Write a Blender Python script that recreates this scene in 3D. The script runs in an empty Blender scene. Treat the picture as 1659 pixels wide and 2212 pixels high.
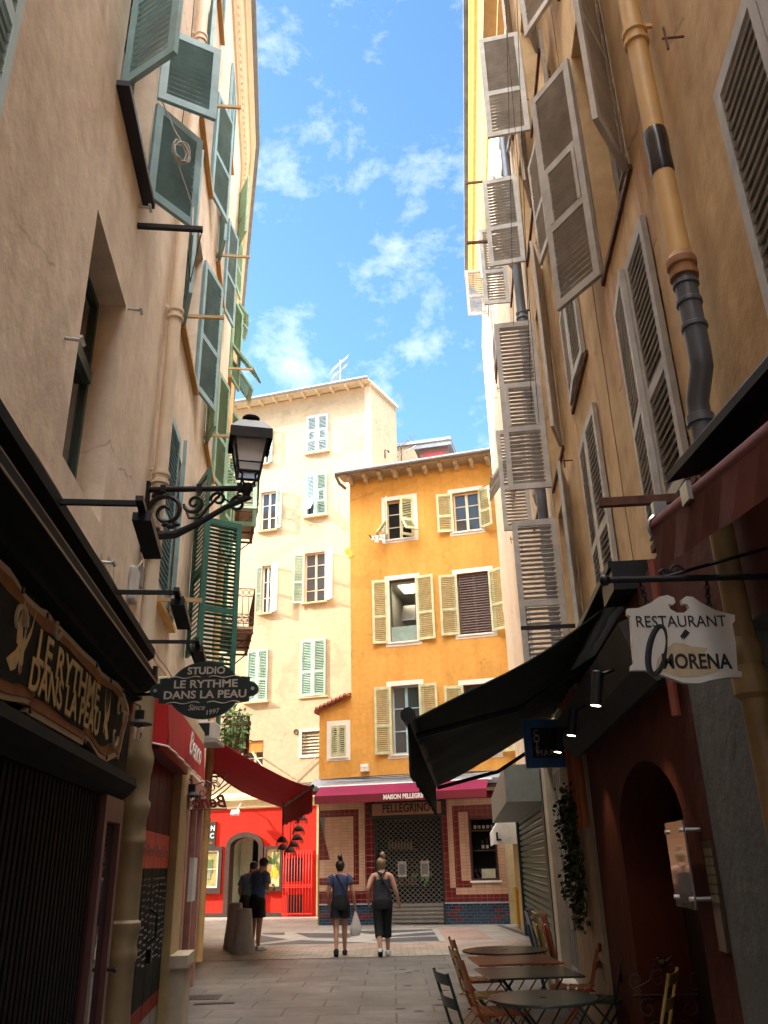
import bpy, bmesh, math, random
from mathutils import Matrix, Vector
random.seed(7)
R = math.radians
C = bpy.context.scene.collection
sc = bpy.context.scene

# ---------------------------------------------------------------- camera
EYE = Vector((0, 0, 1.6))
FOC, PCX, PCY = 1790.0, 829.5, 1106.0            # survey of a 1659 x 2212 print of the view
upc = Vector((725.0 - PCX, 3100.0 + PCY, FOC)).normalized()   # world up seen from the camera (right, up, forward)
fwc = (Vector((0, 0, 1)) - upc * upc.z).normalized()
rtc = upc.cross(fwc) * -1
if rtc.x < 0: rtc = -rtc
cam_d = bpy.data.cameras.new("camera"); cam = bpy.data.objects.new("camera", cam_d); C.objects.link(cam)
ax_r = Vector((rtc.x, fwc.x, upc.x)); ax_u = Vector((rtc.y, fwc.y, upc.y)); ax_f = Vector((rtc.z, fwc.z, upc.z))
cam.matrix_world = Matrix(((ax_r.x, ax_u.x, -ax_f.x, EYE.x), (ax_r.y, ax_u.y, -ax_f.y, EYE.y), (ax_r.z, ax_u.z, -ax_f.z, EYE.z), (0, 0, 0, 1)))
cam_d.sensor_fit = 'HORIZONTAL'; cam_d.sensor_width = 36; cam_d.lens = 36 * FOC / 1659
cam_d.clip_start = 0.05; cam_d.clip_end = 1000
sc.camera = cam
def ray(x, y):
    d = Vector((x - PCX, PCY - y, FOC)); return Vector((d.dot(rtc), d.dot(fwc), d.dot(upc)))
def at_depth(x, y, Y):
    r = ray(x, y); return EYE + r * (Y / r.y)
def at_z(x, y, z=0.0):
    r = ray(x, y); return EYE + r * ((z - EYE.z) / r.z)

# ---------------------------------------------------------------- sky, sun, exposure
SUN_TO = Vector((-4.0, 0.05, 2.15)).normalized()         # towards the sun: low from the cross street on the left
sun_el = math.asin(SUN_TO.z); sun_az = math.atan2(SUN_TO.x, SUN_TO.y)
world = bpy.data.worlds.new("World"); sc.world = world; world.use_nodes = True
nt = world.node_tree; nd = nt.nodes; ln = nt.links
bg = nd['Background']; bg.inputs['Strength'].default_value = 0.13
sky = nd.new('ShaderNodeTexSky'); sky.sky_type = 'NISHITA'; sky.sun_disc = False
sky.sun_elevation = sun_el; sky.sun_rotation = sun_az; sky.air_density = 1.0; sky.dust_density = 0.9; sky.ozone_density = 1.5
tc = nd.new('ShaderNodeTexCoord')
mp = nd.new('ShaderNodeMapping'); mp.inputs['Scale'].default_value = (1.0, 1.0, 1.4); mp.inputs['Location'].default_value = (0.35, 0.1, 0.2)
n1 = nd.new('ShaderNodeTexNoise'); n1.inputs['Scale'].default_value = 9.0; n1.inputs['Detail'].default_value = 9; n1.inputs['Roughness'].default_value = 0.66; n1.inputs['Distortion'].default_value = 0.15
r1 = nd.new('ShaderNodeValToRGB'); r1.color_ramp.elements[0].position = 0.49; r1.color_ramp.elements[1].position = 0.92
ln.new(tc.outputs['Generated'], mp.inputs['Vector']); ln.new(mp.outputs['Vector'], n1.inputs['Vector']); ln.new(n1.outputs['Fac'], r1.inputs['Fac'])
sep = nd.new('ShaderNodeSeparateXYZ'); ln.new(tc.outputs['Generated'], sep.inputs['Vector'])
behind = nd.new('ShaderNodeMapRange'); behind.inputs['From Min'].default_value = 0.25; behind.inputs['From Max'].default_value = -0.35
behind.inputs['To Min'].default_value = 0.0; behind.inputs['To Max'].default_value = 0.25
ln.new(sep.outputs['Y'], behind.inputs['Value'])                    # an unseen cloud bank behind us, added for whiter light in the lane
cmax = nd.new('ShaderNodeMath'); cmax.operation = 'MAXIMUM'
cm = nd.new('ShaderNodeMath'); cm.operation = 'MULTIPLY'; cm.inputs[1].default_value = 0.70
ln.new(r1.outputs['Color'], cm.inputs[0]); ln.new(cm.outputs[0], cmax.inputs[0]); ln.new(behind.outputs['Result'], cmax.inputs[1])
mx = nd.new('ShaderNodeMix'); mx.data_type = 'RGBA'
tint = nd.new('ShaderNodeMix'); tint.data_type = 'RGBA'; tint.blend_type = 'MULTIPLY'; tint.inputs['Factor'].default_value = 1.0
tint.inputs[7].default_value = (0.80, 1.10, 1.20, 1)
ln.new(sky.outputs['Color'], tint.inputs[6])
ln.new(cmax.outputs[0], mx.inputs['Factor']); ln.new(tint.outputs[2], mx.inputs[6]); mx.inputs[7].default_value = (6.6, 6.5, 6.2, 1)
over = nd.new('ShaderNodeMapRange'); over.inputs['From Min'].default_value = 0.86; over.inputs['From Max'].default_value = 0.94; ln.new(sep.outputs['Z'], over.inputs['Value'])
back = nd.new('ShaderNodeMapRange'); back.inputs['From Min'].default_value = 0.22; back.inputs['From Max'].default_value = -0.15; ln.new(sep.outputs['Y'], back.inputs['Value'])
upz = nd.new('ShaderNodeMapRange'); upz.inputs['From Min'].default_value = 0.55; upz.inputs['From Max'].default_value = 0.8; ln.new(sep.outputs['Z'], upz.inputs['Value'])
bz = nd.new('ShaderNodeMath'); bz.operation = 'MULTIPLY'; ln.new(back.outputs['Result'], bz.inputs[0]); ln.new(upz.outputs['Result'], bz.inputs[1])
cu = nd.new('ShaderNodeMath'); cu.operation = 'MAXIMUM'; ln.new(over.outputs['Result'], cu.inputs[0]); ln.new(bz.outputs[0], cu.inputs[1])
mc = nd.new('ShaderNodeMix'); mc.data_type = 'RGBA'; ln.new(cu.outputs[0], mc.inputs['Factor']); ln.new(mx.outputs[2], mc.inputs[6]); mc.inputs[7].default_value = (41.0, 39.5, 37.5, 1)   # extra bright cloud out of view overhead and behind, added to lift the shade
ln.new(mc.outputs[2], bg.inputs['Color'])
sl = bpy.data.lights.new("sun", 'SUN'); sl.energy = 4.6; sl.angle = R(0.5); sl.color = (1.0, 0.93, 0.80)
so = bpy.data.objects.new("sun", sl); C.objects.link(so); so.location = (-20, 10, 30)
so.rotation_euler = SUN_TO.to_track_quat('Z', 'Y').to_euler()
vs = sc.view_settings; vs.view_transform = 'Standard'; vs.look = 'None'; vs.exposure = 1.56; vs.gamma = 1.0
sc.cycles.max_bounces = 10; sc.cycles.diffuse_bounces = 6; sc.cycles.glossy_bounces = 4; sc.cycles.transmission_bounces = 6

# ---------------------------------------------------------------- materials
MATS = {}
def base_mat(name):
    m = bpy.data.materials.new(name); m.use_nodes = True; return m, m.node_tree.nodes, m.node_tree.links, m.node_tree.nodes['Principled BSDF']
def c4(c): return (c[0], c[1], c[2], 1)
def mat(name, col, rough=0.7, metal=0.0, var=0.12, vscale=6.0, bump=0.0, bscale=60.0, spec=0.4, emit=None, estr=0.0, objvar=0.0):
    if name in MATS: return MATS[name]
    m, n, l, b = base_mat(name)
    t = n.new('ShaderNodeTexCoord'); ns = n.new('ShaderNodeTexNoise'); ns.inputs['Scale'].default_value = vscale; ns.inputs['Detail'].default_value = 5
    l.new(t.outputs['Object'], ns.inputs['Vector'])
    rp = n.new('ShaderNodeValToRGB'); rp.color_ramp.elements[0].position = 0.3; rp.color_ramp.elements[1].position = 0.7
    rp.color_ramp.elements[0].color = c4([max(0, x * (1 - var)) for x in col]); rp.color_ramp.elements[1].color = c4([min(1, x * (1 + var)) for x in col])
    l.new(ns.outputs['Fac'], rp.inputs['Fac'])
    if objvar:                                                       # paint faded by different amounts from leaf to leaf, with scuffed patches
        oi = n.new('ShaderNodeObjectInfo'); mr = n.new('ShaderNodeMapRange'); mr.inputs['To Min'].default_value = 1 - objvar; mr.inputs['To Max'].default_value = 1 + objvar; l.new(oi.outputs['Random'], mr.inputs['Value'])
        w2 = n.new('ShaderNodeTexNoise'); w2.inputs['Scale'].default_value = 2.2; w2.inputs['Detail'].default_value = 12; w2.inputs['Roughness'].default_value = 0.75; w2.noise_dimensions = '4D'; l.new(t.outputs['Object'], w2.inputs['Vector'])
        ws = n.new('ShaderNodeMath'); ws.operation = 'MULTIPLY'; ws.inputs[1].default_value = 50; l.new(oi.outputs['Random'], ws.inputs[0]); l.new(ws.outputs[0], w2.inputs['W'])
        wr = n.new('ShaderNodeMapRange'); wr.inputs['From Min'].default_value = 0.35; wr.inputs['From Max'].default_value = 0.7; wr.inputs['To Min'].default_value = 0.78; wr.inputs['To Max'].default_value = 1.12; l.new(w2.outputs['Fac'], wr.inputs['Value'])
        pm = n.new('ShaderNodeMath'); pm.operation = 'MULTIPLY'; l.new(mr.outputs['Result'], pm.inputs[0]); l.new(wr.outputs['Result'], pm.inputs[1])
        om = n.new('ShaderNodeMix'); om.data_type = 'RGBA'; om.blend_type = 'MULTIPLY'; om.inputs['Factor'].default_value = 1; l.new(rp.outputs['Color'], om.inputs[6]); l.new(pm.outputs[0], om.inputs[7]); l.new(om.outputs[2], b.inputs['Base Color'])
    else: l.new(rp.outputs['Color'], b.inputs['Base Color'])
    b.inputs['Roughness'].default_value = rough; b.inputs['Metallic'].default_value = metal; b.inputs['Specular IOR Level'].default_value = spec
    if bump:
        n2 = n.new('ShaderNodeTexNoise'); n2.inputs['Scale'].default_value = bscale; n2.inputs['Detail'].default_value = 4; l.new(t.outputs['Object'], n2.inputs['Vector'])
        bp = n.new('ShaderNodeBump'); bp.inputs['Strength'].default_value = bump; bp.inputs['Distance'].default_value = 0.01
        l.new(n2.outputs['Fac'], bp.inputs['Height']); l.new(bp.outputs['Normal'], b.inputs['Normal'])
    if emit:
        b.inputs['Emission Color'].default_value = c4(emit); b.inputs['Emission Strength'].default_value = estr
    MATS[name] = m; return m
def plaster(name, col, stain, streak=0.5, bump=0.25, blotch=0.45, patch=-0.10, crack=0.45):
    """old lime render: cloudy patches, vertical rain streaks, fine grain; x runs along the wall, z up"""
    m, n, l, b = base_mat(name)
    t = n.new('ShaderNodeTexCoord')
    a = n.new('ShaderNodeTexNoise'); a.inputs['Scale'].default_value = 0.55; a.inputs['Detail'].default_value = 8; a.inputs['Roughness'].default_value = 0.65
    l.new(t.outputs['Object'], a.inputs['Vector'])
    mpn = n.new('ShaderNodeMapping'); mpn.inputs['Scale'].default_value = (2.6, 2.6, 0.22); l.new(t.outputs['Object'], mpn.inputs['Vector'])
    s = n.new('ShaderNodeTexNoise'); s.inputs['Scale'].default_value = 1.0; s.inputs['Detail'].default_value = 7; s.inputs['Roughness'].default_value = 0.6
    l.new(mpn.outputs['Vector'], s.inputs['Vector'])
    ra = n.new('ShaderNodeMapRange'); ra.inputs['From Min'].default_value = 0.40; ra.inputs['From Max'].default_value = 0.75; ra.inputs['To Max'].default_value = blotch; l.new(a.outputs['Fac'], ra.inputs['Value'])
    rs = n.new('ShaderNodeMapRange'); rs.inputs['From Min'].default_value = 0.42; rs.inputs['From Max'].default_value = 0.78; rs.inputs['To Max'].default_value = streak; l.new(s.outputs['Fac'], rs.inputs['Value'])
    ad = n.new('ShaderNodeMath'); ad.operation = 'ADD'; ad.use_clamp = True; l.new(ra.outputs['Result'], ad.inputs[0]); l.new(rs.outputs['Result'], ad.inputs[1])
    mxn = n.new('ShaderNodeMix'); mxn.data_type = 'RGBA'; mxn.inputs[6].default_value = c4(col); mxn.inputs[7].default_value = c4(stain)
    l.new(ad.outputs[0], mxn.inputs['Factor']); 
    g = n.new('ShaderNodeTexNoise'); g.inputs['Scale'].default_value = 7; g.inputs['Detail'].default_value = 10; l.new(t.outputs['Object'], g.inputs['Vector'])
    gm = n.new('ShaderNodeMapRange'); gm.inputs['To Min'].default_value = 0.80; gm.inputs['To Max'].default_value = 1.18; l.new(g.outputs['Fac'], gm.inputs['Value'])
    mu = n.new('ShaderNodeMix'); mu.data_type = 'RGBA'; mu.blend_type = 'MULTIPLY'; mu.inputs['Factor'].default_value = 1
    l.new(mxn.outputs[2], mu.inputs[6]); l.new(gm.outputs['Result'], mu.inputs[7])
    pn = n.new('ShaderNodeTexNoise'); pn.inputs['Scale'].default_value = 0.42; pn.inputs['Detail'].default_value = 3; pn.inputs['Distortion'].default_value = 1.2; l.new(t.outputs['Object'], pn.inputs['Vector'])
    pr = n.new('ShaderNodeMapRange'); pr.inputs['From Min'].default_value = 0.57; pr.inputs['From Max'].default_value = 0.60; pr.inputs['To Min'].default_value = 1.0; pr.inputs['To Max'].default_value = 1.0 + patch; l.new(pn.outputs['Fac'], pr.inputs['Value'])
    vo = n.new('ShaderNodeTexVoronoi'); vo.feature = 'DISTANCE_TO_EDGE'; vo.inputs['Scale'].default_value = 0.55
    dn = n.new('ShaderNodeTexNoise'); dn.inputs['Scale'].default_value = 2.5; dn.inputs['Detail'].default_value = 6; l.new(t.outputs['Object'], dn.inputs['Vector'])
    dm = n.new('ShaderNodeMix'); dm.data_type = 'RGBA'; dm.inputs['Factor'].default_value = 0.22; l.new(t.outputs['Object'], dm.inputs[6]); l.new(dn.outputs['Color'], dm.inputs[7]); l.new(dm.outputs[2], vo.inputs['Vector'])
    cr = n.new('ShaderNodeMapRange'); cr.inputs['From Min'].default_value = 0.0; cr.inputs['From Max'].default_value = 0.006; cr.inputs['To Min'].default_value = 1 - crack; cr.inputs['To Max'].default_value = 1.0; l.new(vo.outputs['Distance'], cr.inputs['Value'])
    ck = n.new('ShaderNodeMapRange'); ck.inputs['From Min'].default_value = 0.52; ck.inputs['From Max'].default_value = 0.58; l.new(a.outputs['Fac'], ck.inputs['Value'])
    cm_ = n.new('ShaderNodeMix'); cm_.data_type = 'FLOAT'; l.new(ck.outputs['Result'], cm_.inputs['Factor']); cm_.inputs[2].default_value = 1.0; l.new(cr.outputs['Result'], cm_.inputs[3])
    pc = n.new('ShaderNodeMath'); pc.operation = 'MULTIPLY'; l.new(pr.outputs['Result'], pc.inputs[0]); l.new(cm_.outputs[0], pc.inputs[1])
    m3 = n.new('ShaderNodeMix'); m3.data_type = 'RGBA'; m3.blend_type = 'MULTIPLY'; m3.inputs['Factor'].default_value = 1; l.new(mu.outputs[2], m3.inputs[6]); l.new(pc.outputs[0], m3.inputs[7]); l.new(m3.outputs[2], b.inputs['Base Color'])
    b.inputs['Roughness'].default_value = 0.92; b.inputs['Specular IOR Level'].default_value = 0.2
    bp = n.new('ShaderNodeBump'); bp.inputs['Strength'].default_value = bump; bp.inputs['Distance'].default_value = 0.04
    g2 = n.new('ShaderNodeTexNoise'); g2.inputs['Scale'].default_value = 3.0; g2.inputs['Detail'].default_value = 12; g2.inputs['Roughness'].default_value = 0.6; l.new(t.outputs['Object'], g2.inputs['Vector'])
    l.new(g2.outputs['Fac'], bp.inputs['Height']); l.new(bp.outputs['Normal'], b.inputs['Normal'])
    MATS[name] = m; return m
def brick(name, c1, c2, mortar, w, h, rough=0.5, msize=0.012, vert=True, offset=0.5, bump=0.4, noise=0.25, spec=0.4, stain=0.0):
    m, n, l, b = base_mat(name)
    t = n.new('ShaderNodeTexCoord'); k = n.new('ShaderNodeTexBrick')
    if vert:
        sx = n.new('ShaderNodeSeparateXYZ'); cb = n.new('ShaderNodeCombineXYZ'); l.new(t.outputs['Object'], sx.inputs[0])
        l.new(sx.outputs['X'], cb.inputs['X']); l.new(sx.outputs['Z'], cb.inputs['Y']); l.new(cb.outputs[0], k.inputs['Vector'])
    else: l.new(t.outputs['Object'], k.inputs['Vector'])
    k.offset = offset; k.inputs['Scale'].default_value = 1; k.inputs['Brick Width'].default_value = w; k.inputs['Row Height'].default_value = h
    k.inputs['Mortar Size'].default_value = msize; k.inputs['Mortar Smooth'].default_value = 0.2; k.inputs['Bias'].default_value = 0
    k.inputs['Color1'].default_value = c4(c1); k.inputs['Color2'].default_value = c4(c2); k.inputs['Mortar'].default_value = c4(mortar)
    ns = n.new('ShaderNodeTexNoise'); ns.inputs['Scale'].default_value = 2.2; ns.inputs['Detail'].default_value = 9; ns.inputs['Roughness'].default_value = 0.65; l.new(t.outputs['Object'], ns.inputs['Vector'])
    gm = n.new('ShaderNodeMapRange'); gm.inputs['From Min'].default_value = 0.3; gm.inputs['From Max'].default_value = 0.7; gm.inputs['To Min'].default_value = 1 - noise; gm.inputs['To Max'].default_value = 1 + noise; l.new(ns.outputs['Fac'], gm.inputs['Value'])
    mu = n.new('ShaderNodeMix'); mu.data_type = 'RGBA'; mu.blend_type = 'MULTIPLY'; mu.inputs['Factor'].default_value = 1
    l.new(k.outputs['Color'], mu.inputs[6]); l.new(gm.outputs['Result'], mu.inputs[7]); l.new(mu.outputs[2], b.inputs['Base Color'])
    if stain:
        big = n.new('ShaderNodeTexNoise'); big.inputs['Scale'].default_value = 0.7; big.inputs['Detail'].default_value = 8; big.inputs['Roughness'].default_value = 0.7; l.new(t.outputs['Object'], big.inputs['Vector'])
        br_ = n.new('ShaderNodeMapRange'); br_.inputs['From Min'].default_value = 0.35; br_.inputs['From Max'].default_value = 0.65; br_.inputs['To Min'].default_value = 1 - stain; br_.inputs['To Max'].default_value = 1.1; l.new(big.outputs['Fac'], br_.inputs['Value'])
        sp = n.new('ShaderNodeTexVoronoi'); sp.inputs['Scale'].default_value = 1.7; l.new(t.outputs['Object'], sp.inputs['Vector'])
        sr = n.new('ShaderNodeMapRange'); sr.inputs['From Min'].default_value = 0.035; sr.inputs['From Max'].default_value = 0.06; sr.inputs['To Min'].default_value = 0.6; l.new(sp.outputs['Distance'], sr.inputs['Value'])
        sm = n.new('ShaderNodeMath'); sm.operation = 'MULTIPLY'; l.new(br_.outputs['Result'], sm.inputs[0]); l.new(sr.outputs['Result'], sm.inputs[1])
        m4 = n.new('ShaderNodeMix'); m4.data_type = 'RGBA'; m4.blend_type = 'MULTIPLY'; m4.inputs['Factor'].default_value = 1; l.new(mu.outputs[2], m4.inputs[6]); l.new(sm.outputs[0], m4.inputs[7]); l.new(m4.outputs[2], b.inputs['Base Color'])
    b.inputs['Roughness'].default_value = rough; b.inputs['Specular IOR Level'].default_value = spec
    bp = n.new('ShaderNodeBump'); bp.inputs['Strength'].default_value = bump; bp.inputs['Distance'].default_value = 0.006; bp.invert = True
    l.new(k.outputs['Fac'], bp.inputs['Height']); l.new(bp.outputs['Normal'], b.inputs['Normal'])
    MATS[name] = m; return m
def glass_mat(name, col, rough=0.05, alpha=None):
    m, n, l, b = base_mat(name)
    b.inputs['Base Color'].default_value = c4(col); b.inputs['Roughness'].default_value = rough; b.inputs['Specular IOR Level'].default_value = 0.9
    if alpha is not None: b.inputs['Alpha'].default_value = alpha
    MATS[name] = m; return m

def canvas(name, col, trans=0.35, var=0.12):
    m = mat(name, col, 0.85, var=var, vscale=2, bump=0.35, bscale=5); n = m.node_tree.nodes; l = m.node_tree.links
    tr = n.new('ShaderNodeBsdfTranslucent'); tr.inputs['Color'].default_value = c4([min(1, x * 1.6) for x in col]); ms = n.new('ShaderNodeMixShader'); ms.inputs['Fac'].default_value = trans
    l.new(n['Principled BSDF'].outputs[0], ms.inputs[1]); l.new(tr.outputs[0], ms.inputs[2]); l.new(ms.outputs[0], n['Material Output'].inputs['Surface']); return m

PEACH = plaster('peach_render', (0.84, 0.71, 0.575), (0.62, 0.49, 0.375), 0.6, 0.35, 0.65)
CREAM = plaster('cream_render', (0.49, 0.395, 0.27), (0.42, 0.325, 0.21), 0.35, 0.3)
YELLOW = plaster('ochre_render', (0.70, 0.365, 0.09), (0.58, 0.25, 0.048), 0.6, 0.25)
OCHRE = plaster('weathered_ochre_render', (0.66, 0.47, 0.265), (0.34, 0.205, 0.10), 0.55, 0.4, 0.95)
PALE = plaster('pale_cream_render', (0.78, 0.64, 0.48), (0.60, 0.45, 0.31), 0.5, 0.3)
GOLD = mat('gold_cornice_paint', (0.82, 0.58, 0.22), 0.8, var=0.1)
TRIMCREAM = mat('cream_cornice_paint', (0.82, 0.70, 0.52), 0.85, var=0.06)
REDWALL = plaster('scarlet_render', (0.60, 0.028, 0.015), (0.45, 0.018, 0.010), 0.2, 0.15)
TERRA = plaster('dark_red_render', (0.090, 0.022, 0.015), (0.055, 0.014, 0.010), 0.4, 0.6)
GREYPL = plaster('grey_render', (0.13, 0.13, 0.12), (0.09, 0.09, 0.085), 0.3, 0.6)
STONE = plaster('pale_stone', (0.45, 0.38, 0.29), (0.30, 0.24, 0.17), 0.4, 0.6)
CONC = plaster('rough_concrete', (0.075, 0.072, 0.066), (0.05, 0.048, 0.044), 0.4, 0.8)
BOLL = plaster('worn_granite', (0.33, 0.30, 0.28), (0.17, 0.15, 0.14), 0.6, 0.5)
PIPEPAINT = mat('peach_pipe_paint', (0.80, 0.66, 0.51), 0.6, var=0.1, vscale=3)
PIPEYEL = mat('yellow_pipe_paint', (0.62, 0.40, 0.17), 0.55, var=0.15, vscale=3)
PVC = mat('grey_plastic_pipe', (0.085, 0.090, 0.105), 0.35, var=0.1)
ZINCPIPE = mat('weathered_zinc_pipe', (0.15, 0.17, 0.21), 0.45, 0.3, var=0.25, vscale=3)
TAPE = mat('black_tape', (0.022, 0.018, 0.02), 0.25, var=0.3)
ZINC = mat('zinc_sheet', (0.28, 0.31, 0.36), 0.45, 0.5, var=0.15)
GUTTER = mat('gutter_metal', (0.17, 0.15, 0.14), 0.5, 0.4, var=0.2)
IRON = mat('black_wrought_iron', (0.017, 0.016, 0.018), 0.45, 0.5, var=0.3)
RUST = mat('rusty_iron', (0.105, 0.045, 0.028), 0.8, 0.2, var=0.4, vscale=12)
STEEL = mat('bare_steel', (0.5, 0.5, 0.5), 0.35, 0.9, var=0.1)
SH_BLUE = mat('blue_green_shutter_paint', (0.29, 0.47, 0.52), 0.5, var=0.15, vscale=4, objvar=0.14)
SH_GREEN = mat('sage_green_shutter_paint', (0.27, 0.43, 0.30), 0.55, var=0.14, vscale=4, objvar=0.14)
SH_DARK = mat('dark_green_shutter_paint', (0.035, 0.135, 0.10), 0.45, var=0.15, vscale=4, objvar=0.1)
SH_MINT = mat('mint_shutter_paint', (0.40, 0.58, 0.47), 0.6, var=0.12, vscale=4, objvar=0.1)
SH_WHITE = mat('white_shutter_paint', (0.78, 0.79, 0.76), 0.6, var=0.06)
SH_SKY = mat('pale_blue_shutter_paint', (0.50, 0.66, 0.70), 0.6, var=0.08)
SH_OLIVE = mat('pale_olive_shutter_paint', (0.58, 0.57, 0.345), 0.6, var=0.14, vscale=5, objvar=0.1)
SH_TAUPE = mat('taupe_shutter_paint', (0.44, 0.40, 0.365), 0.6, var=0.16, vscale=5, objvar=0.16)
SH_GREY = mat('grey_white_shutter_paint', (0.47, 0.45, 0.42), 0.6, var=0.16, vscale=5, objvar=0.14)
SH_BROWN = mat('brown_louvre_paint', (0.145, 0.095, 0.085), 0.6, var=0.15)
WHITE = mat('white_paint', (0.78, 0.74, 0.68), 0.6, var=0.06)
FRAMEW = mat('cream_window_paint', (0.72, 0.66, 0.52), 0.55, var=0.06)
FRAMEG = mat('dark_green_window_paint', (0.045, 0.075, 0.065), 0.5, var=0.15)
NAVY = mat('navy_sill_metal', (0.02, 0.022, 0.035), 0.4, 0.3)
SILL = mat('ochre_sill_paint', (0.52, 0.29, 0.10), 0.8)
PANE = glass_mat('window_glass', (0.035, 0.042, 0.05), 0.03)
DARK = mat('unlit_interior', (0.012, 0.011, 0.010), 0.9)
BLACKP = mat('black_shop_paint', (0.010, 0.0105, 0.011), 0.75, var=0.2, spec=0.08)
BLACKM = mat('black_metal_paint', (0.012, 0.012, 0.014), 0.5, 0.0, var=0.2, spec=0.25)

# ---------------------------------------------------------------- mesh helpers
I4 = Matrix.Identity(4)
WM = {}
def T(x=0, y=0, z=0): return Matrix.Translation((x, y, z))
def RX(a): return Matrix.Rotation(a, 4, 'X')
def RY(a): return Matrix.Rotation(a, 4, 'Y')
def RZ(a): return Matrix.Rotation(a, 4, 'Z')
def tag(o, label=None, cat=None, group=None, kind=None):
    if label: o['label'] = label
    if cat: o['category'] = cat
    if group: o['group'] = group
    if kind: o['kind'] = kind
    return o
def place(o, M, parent=None):
    C.objects.link(o); WM[o] = M.copy()
    if parent is not None:
        o.parent = parent; o.matrix_basis = WM[parent].inverted() @ M
    else: o.matrix_basis = M
    return o
def thing(name, M, label, cat, group=None):
    o = bpy.data.objects.new(name, None); o.empty_display_size = 0.2
    place(o, M); return tag(o, label, cat, group)
class MB:
    def __init__(s): s.v = []; s.f = []; s.m = []; s.t = I4; s.sm = []
    def add(s, vs, fs, mi=0, smooth=False):
        k = len(s.v); s.v += [tuple(s.t @ Vector(p)) for p in vs]
        for f in fs: s.f.append([i + k for i in f]); s.m.append(mi); s.sm.append(smooth)
        return s
    def box(s, x0, x1, y0, y1, z0, z1, mi=0):
        if x0 > x1: x0, x1 = x1, x0
        if y0 > y1: y0, y1 = y1, y0
        if z0 > z1: z0, z1 = z1, z0
        return s.add([(x0, y0, z0), (x1, y0, z0), (x1, y1, z0), (x0, y1, z0), (x0, y0, z1), (x1, y0, z1), (x1, y1, z1), (x0, y1, z1)],
                     [(0, 3, 2, 1), (4, 5, 6, 7), (0, 1, 5, 4), (1, 2, 6, 5), (2, 3, 7, 6), (3, 0, 4, 7)], mi)
    def quad(s, a, b, c, d, mi=0): return s.add([a, b, c, d], [(0, 1, 2, 3)], mi)
    def prism(s, poly, y0, y1, mi=0):
        """outline in x, z extruded along y; faces to -y when the outline runs counter-clockwise seen from -y"""
        n = len(poly); vs = [(p[0], y0, p[1]) for p in poly] + [(p[0], y1, p[1]) for p in poly]
        fs = [list(range(n)), list(range(2 * n - 1, n - 1, -1))] + [[i, i + n, (i + 1) % n + n, (i + 1) % n] for i in range(n)]
        return s.add(vs, fs, mi)
    def prismx(s, poly, x0, x1, mi=0):
        n = len(poly); vs = [(x0, p[0], p[1]) for p in poly] + [(x1, p[0], p[1]) for p in poly]
        fs = [list(range(n - 1, -1, -1)), list(range(n, 2 * n))] + [[i, (i + 1) % n, (i + 1) % n + n, i + n] for i in range(n)]
        return s.add(vs, fs, mi)
    def tube(s, pts, r, n=8, mi=0, closed=False, flat=None):
        pts = [Vector(p) for p in pts]; rs = r if isinstance(r, (list, tuple)) else [r] * len(pts)
        L = len(pts); rings = []; prev = None
        for i, p in enumerate(pts):
            a = pts[(i - 1) % L] if (i or closed) else p; b = pts[(i + 1) % L] if (i < L - 1 or closed) else p
            d = (b - a)
            d = d.normalized() if d.length > 1e-9 else Vector((0, 0, 1))
            if prev is None:
                up = Vector((0, 0, 1)) if abs(d.z) < 0.9 else Vector((1, 0, 0))
                u = d.cross(up).normalized()
            else:
                u = (prev - d * prev.dot(d))
                u = u.normalized() if u.length > 1e-6 else d.orthogonal().normalized()
            prev = u; w = d.cross(u)
            fl = flat or 1.0
            rings.append([tuple(p + u * (math.cos(2 * math.pi * k / n) * rs[i]) + w * (math.sin(2 * math.pi * k / n) * rs[i] * fl)) for k in range(n)])
        vs = [q for rg in rings for q in rg]; fs = []
        for i in range(L - 1 + (1 if closed else 0)):
            j = (i + 1) % L
            for k in range(n): fs.append((i * n + k, i * n + (k + 1) % n, j * n + (k + 1) % n, j * n + k))
        if not closed: fs.append(list(range(n - 1, -1, -1))); fs.append([(L - 1) * n + k for k in range(n)])
        return s.add(vs, fs, mi, True)
    def lathe(s, prof, n=20, mi=0, M=I4, cap=True):
        old = s.t; s.t = s.t @ M
        vs = []; fs = []
        for r, z in prof: vs += [(r * math.cos(2 * math.pi * k / n), r * math.sin(2 * math.pi * k / n), z) for k in range(n)]
        for i in range(len(prof) - 1):
            for k in range(n): fs.append((i * n + k, i * n + (k + 1) % n, (i + 1) * n + (k + 1) % n, (i + 1) * n + k))
        if cap: fs.append(list(range(n - 1, -1, -1))); fs.append([(len(prof) - 1) * n + k for k in range(n)])
        s.add(vs, fs, mi, True); s.t = old; return s
    def loft(s, rings, n=16, mi=0, cap=True):
        """rings: (centre, rx, ry[, tilt about x])"""
        vs = []; fs = []
        for rg in rings:
            c = Vector(rg[0]); q = RX(rg[3]) if len(rg) > 3 else I4
            vs += [tuple(c + (q @ Vector((rg[1] * math.cos(2 * math.pi * k / n), rg[2] * math.sin(2 * math.pi * k / n), 0)))) for k in range(n)]
        for i in range(len(rings) - 1):
            for k in range(n): fs.append((i * n + k, i * n + (k + 1) % n, (i + 1) * n + (k + 1) % n, (i + 1) * n + k))
        if cap: fs.append(list(range(n - 1, -1, -1))); fs.append([(len(rings) - 1) * n + k for k in range(n)])
        return s.add(vs, fs, mi, True)
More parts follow.
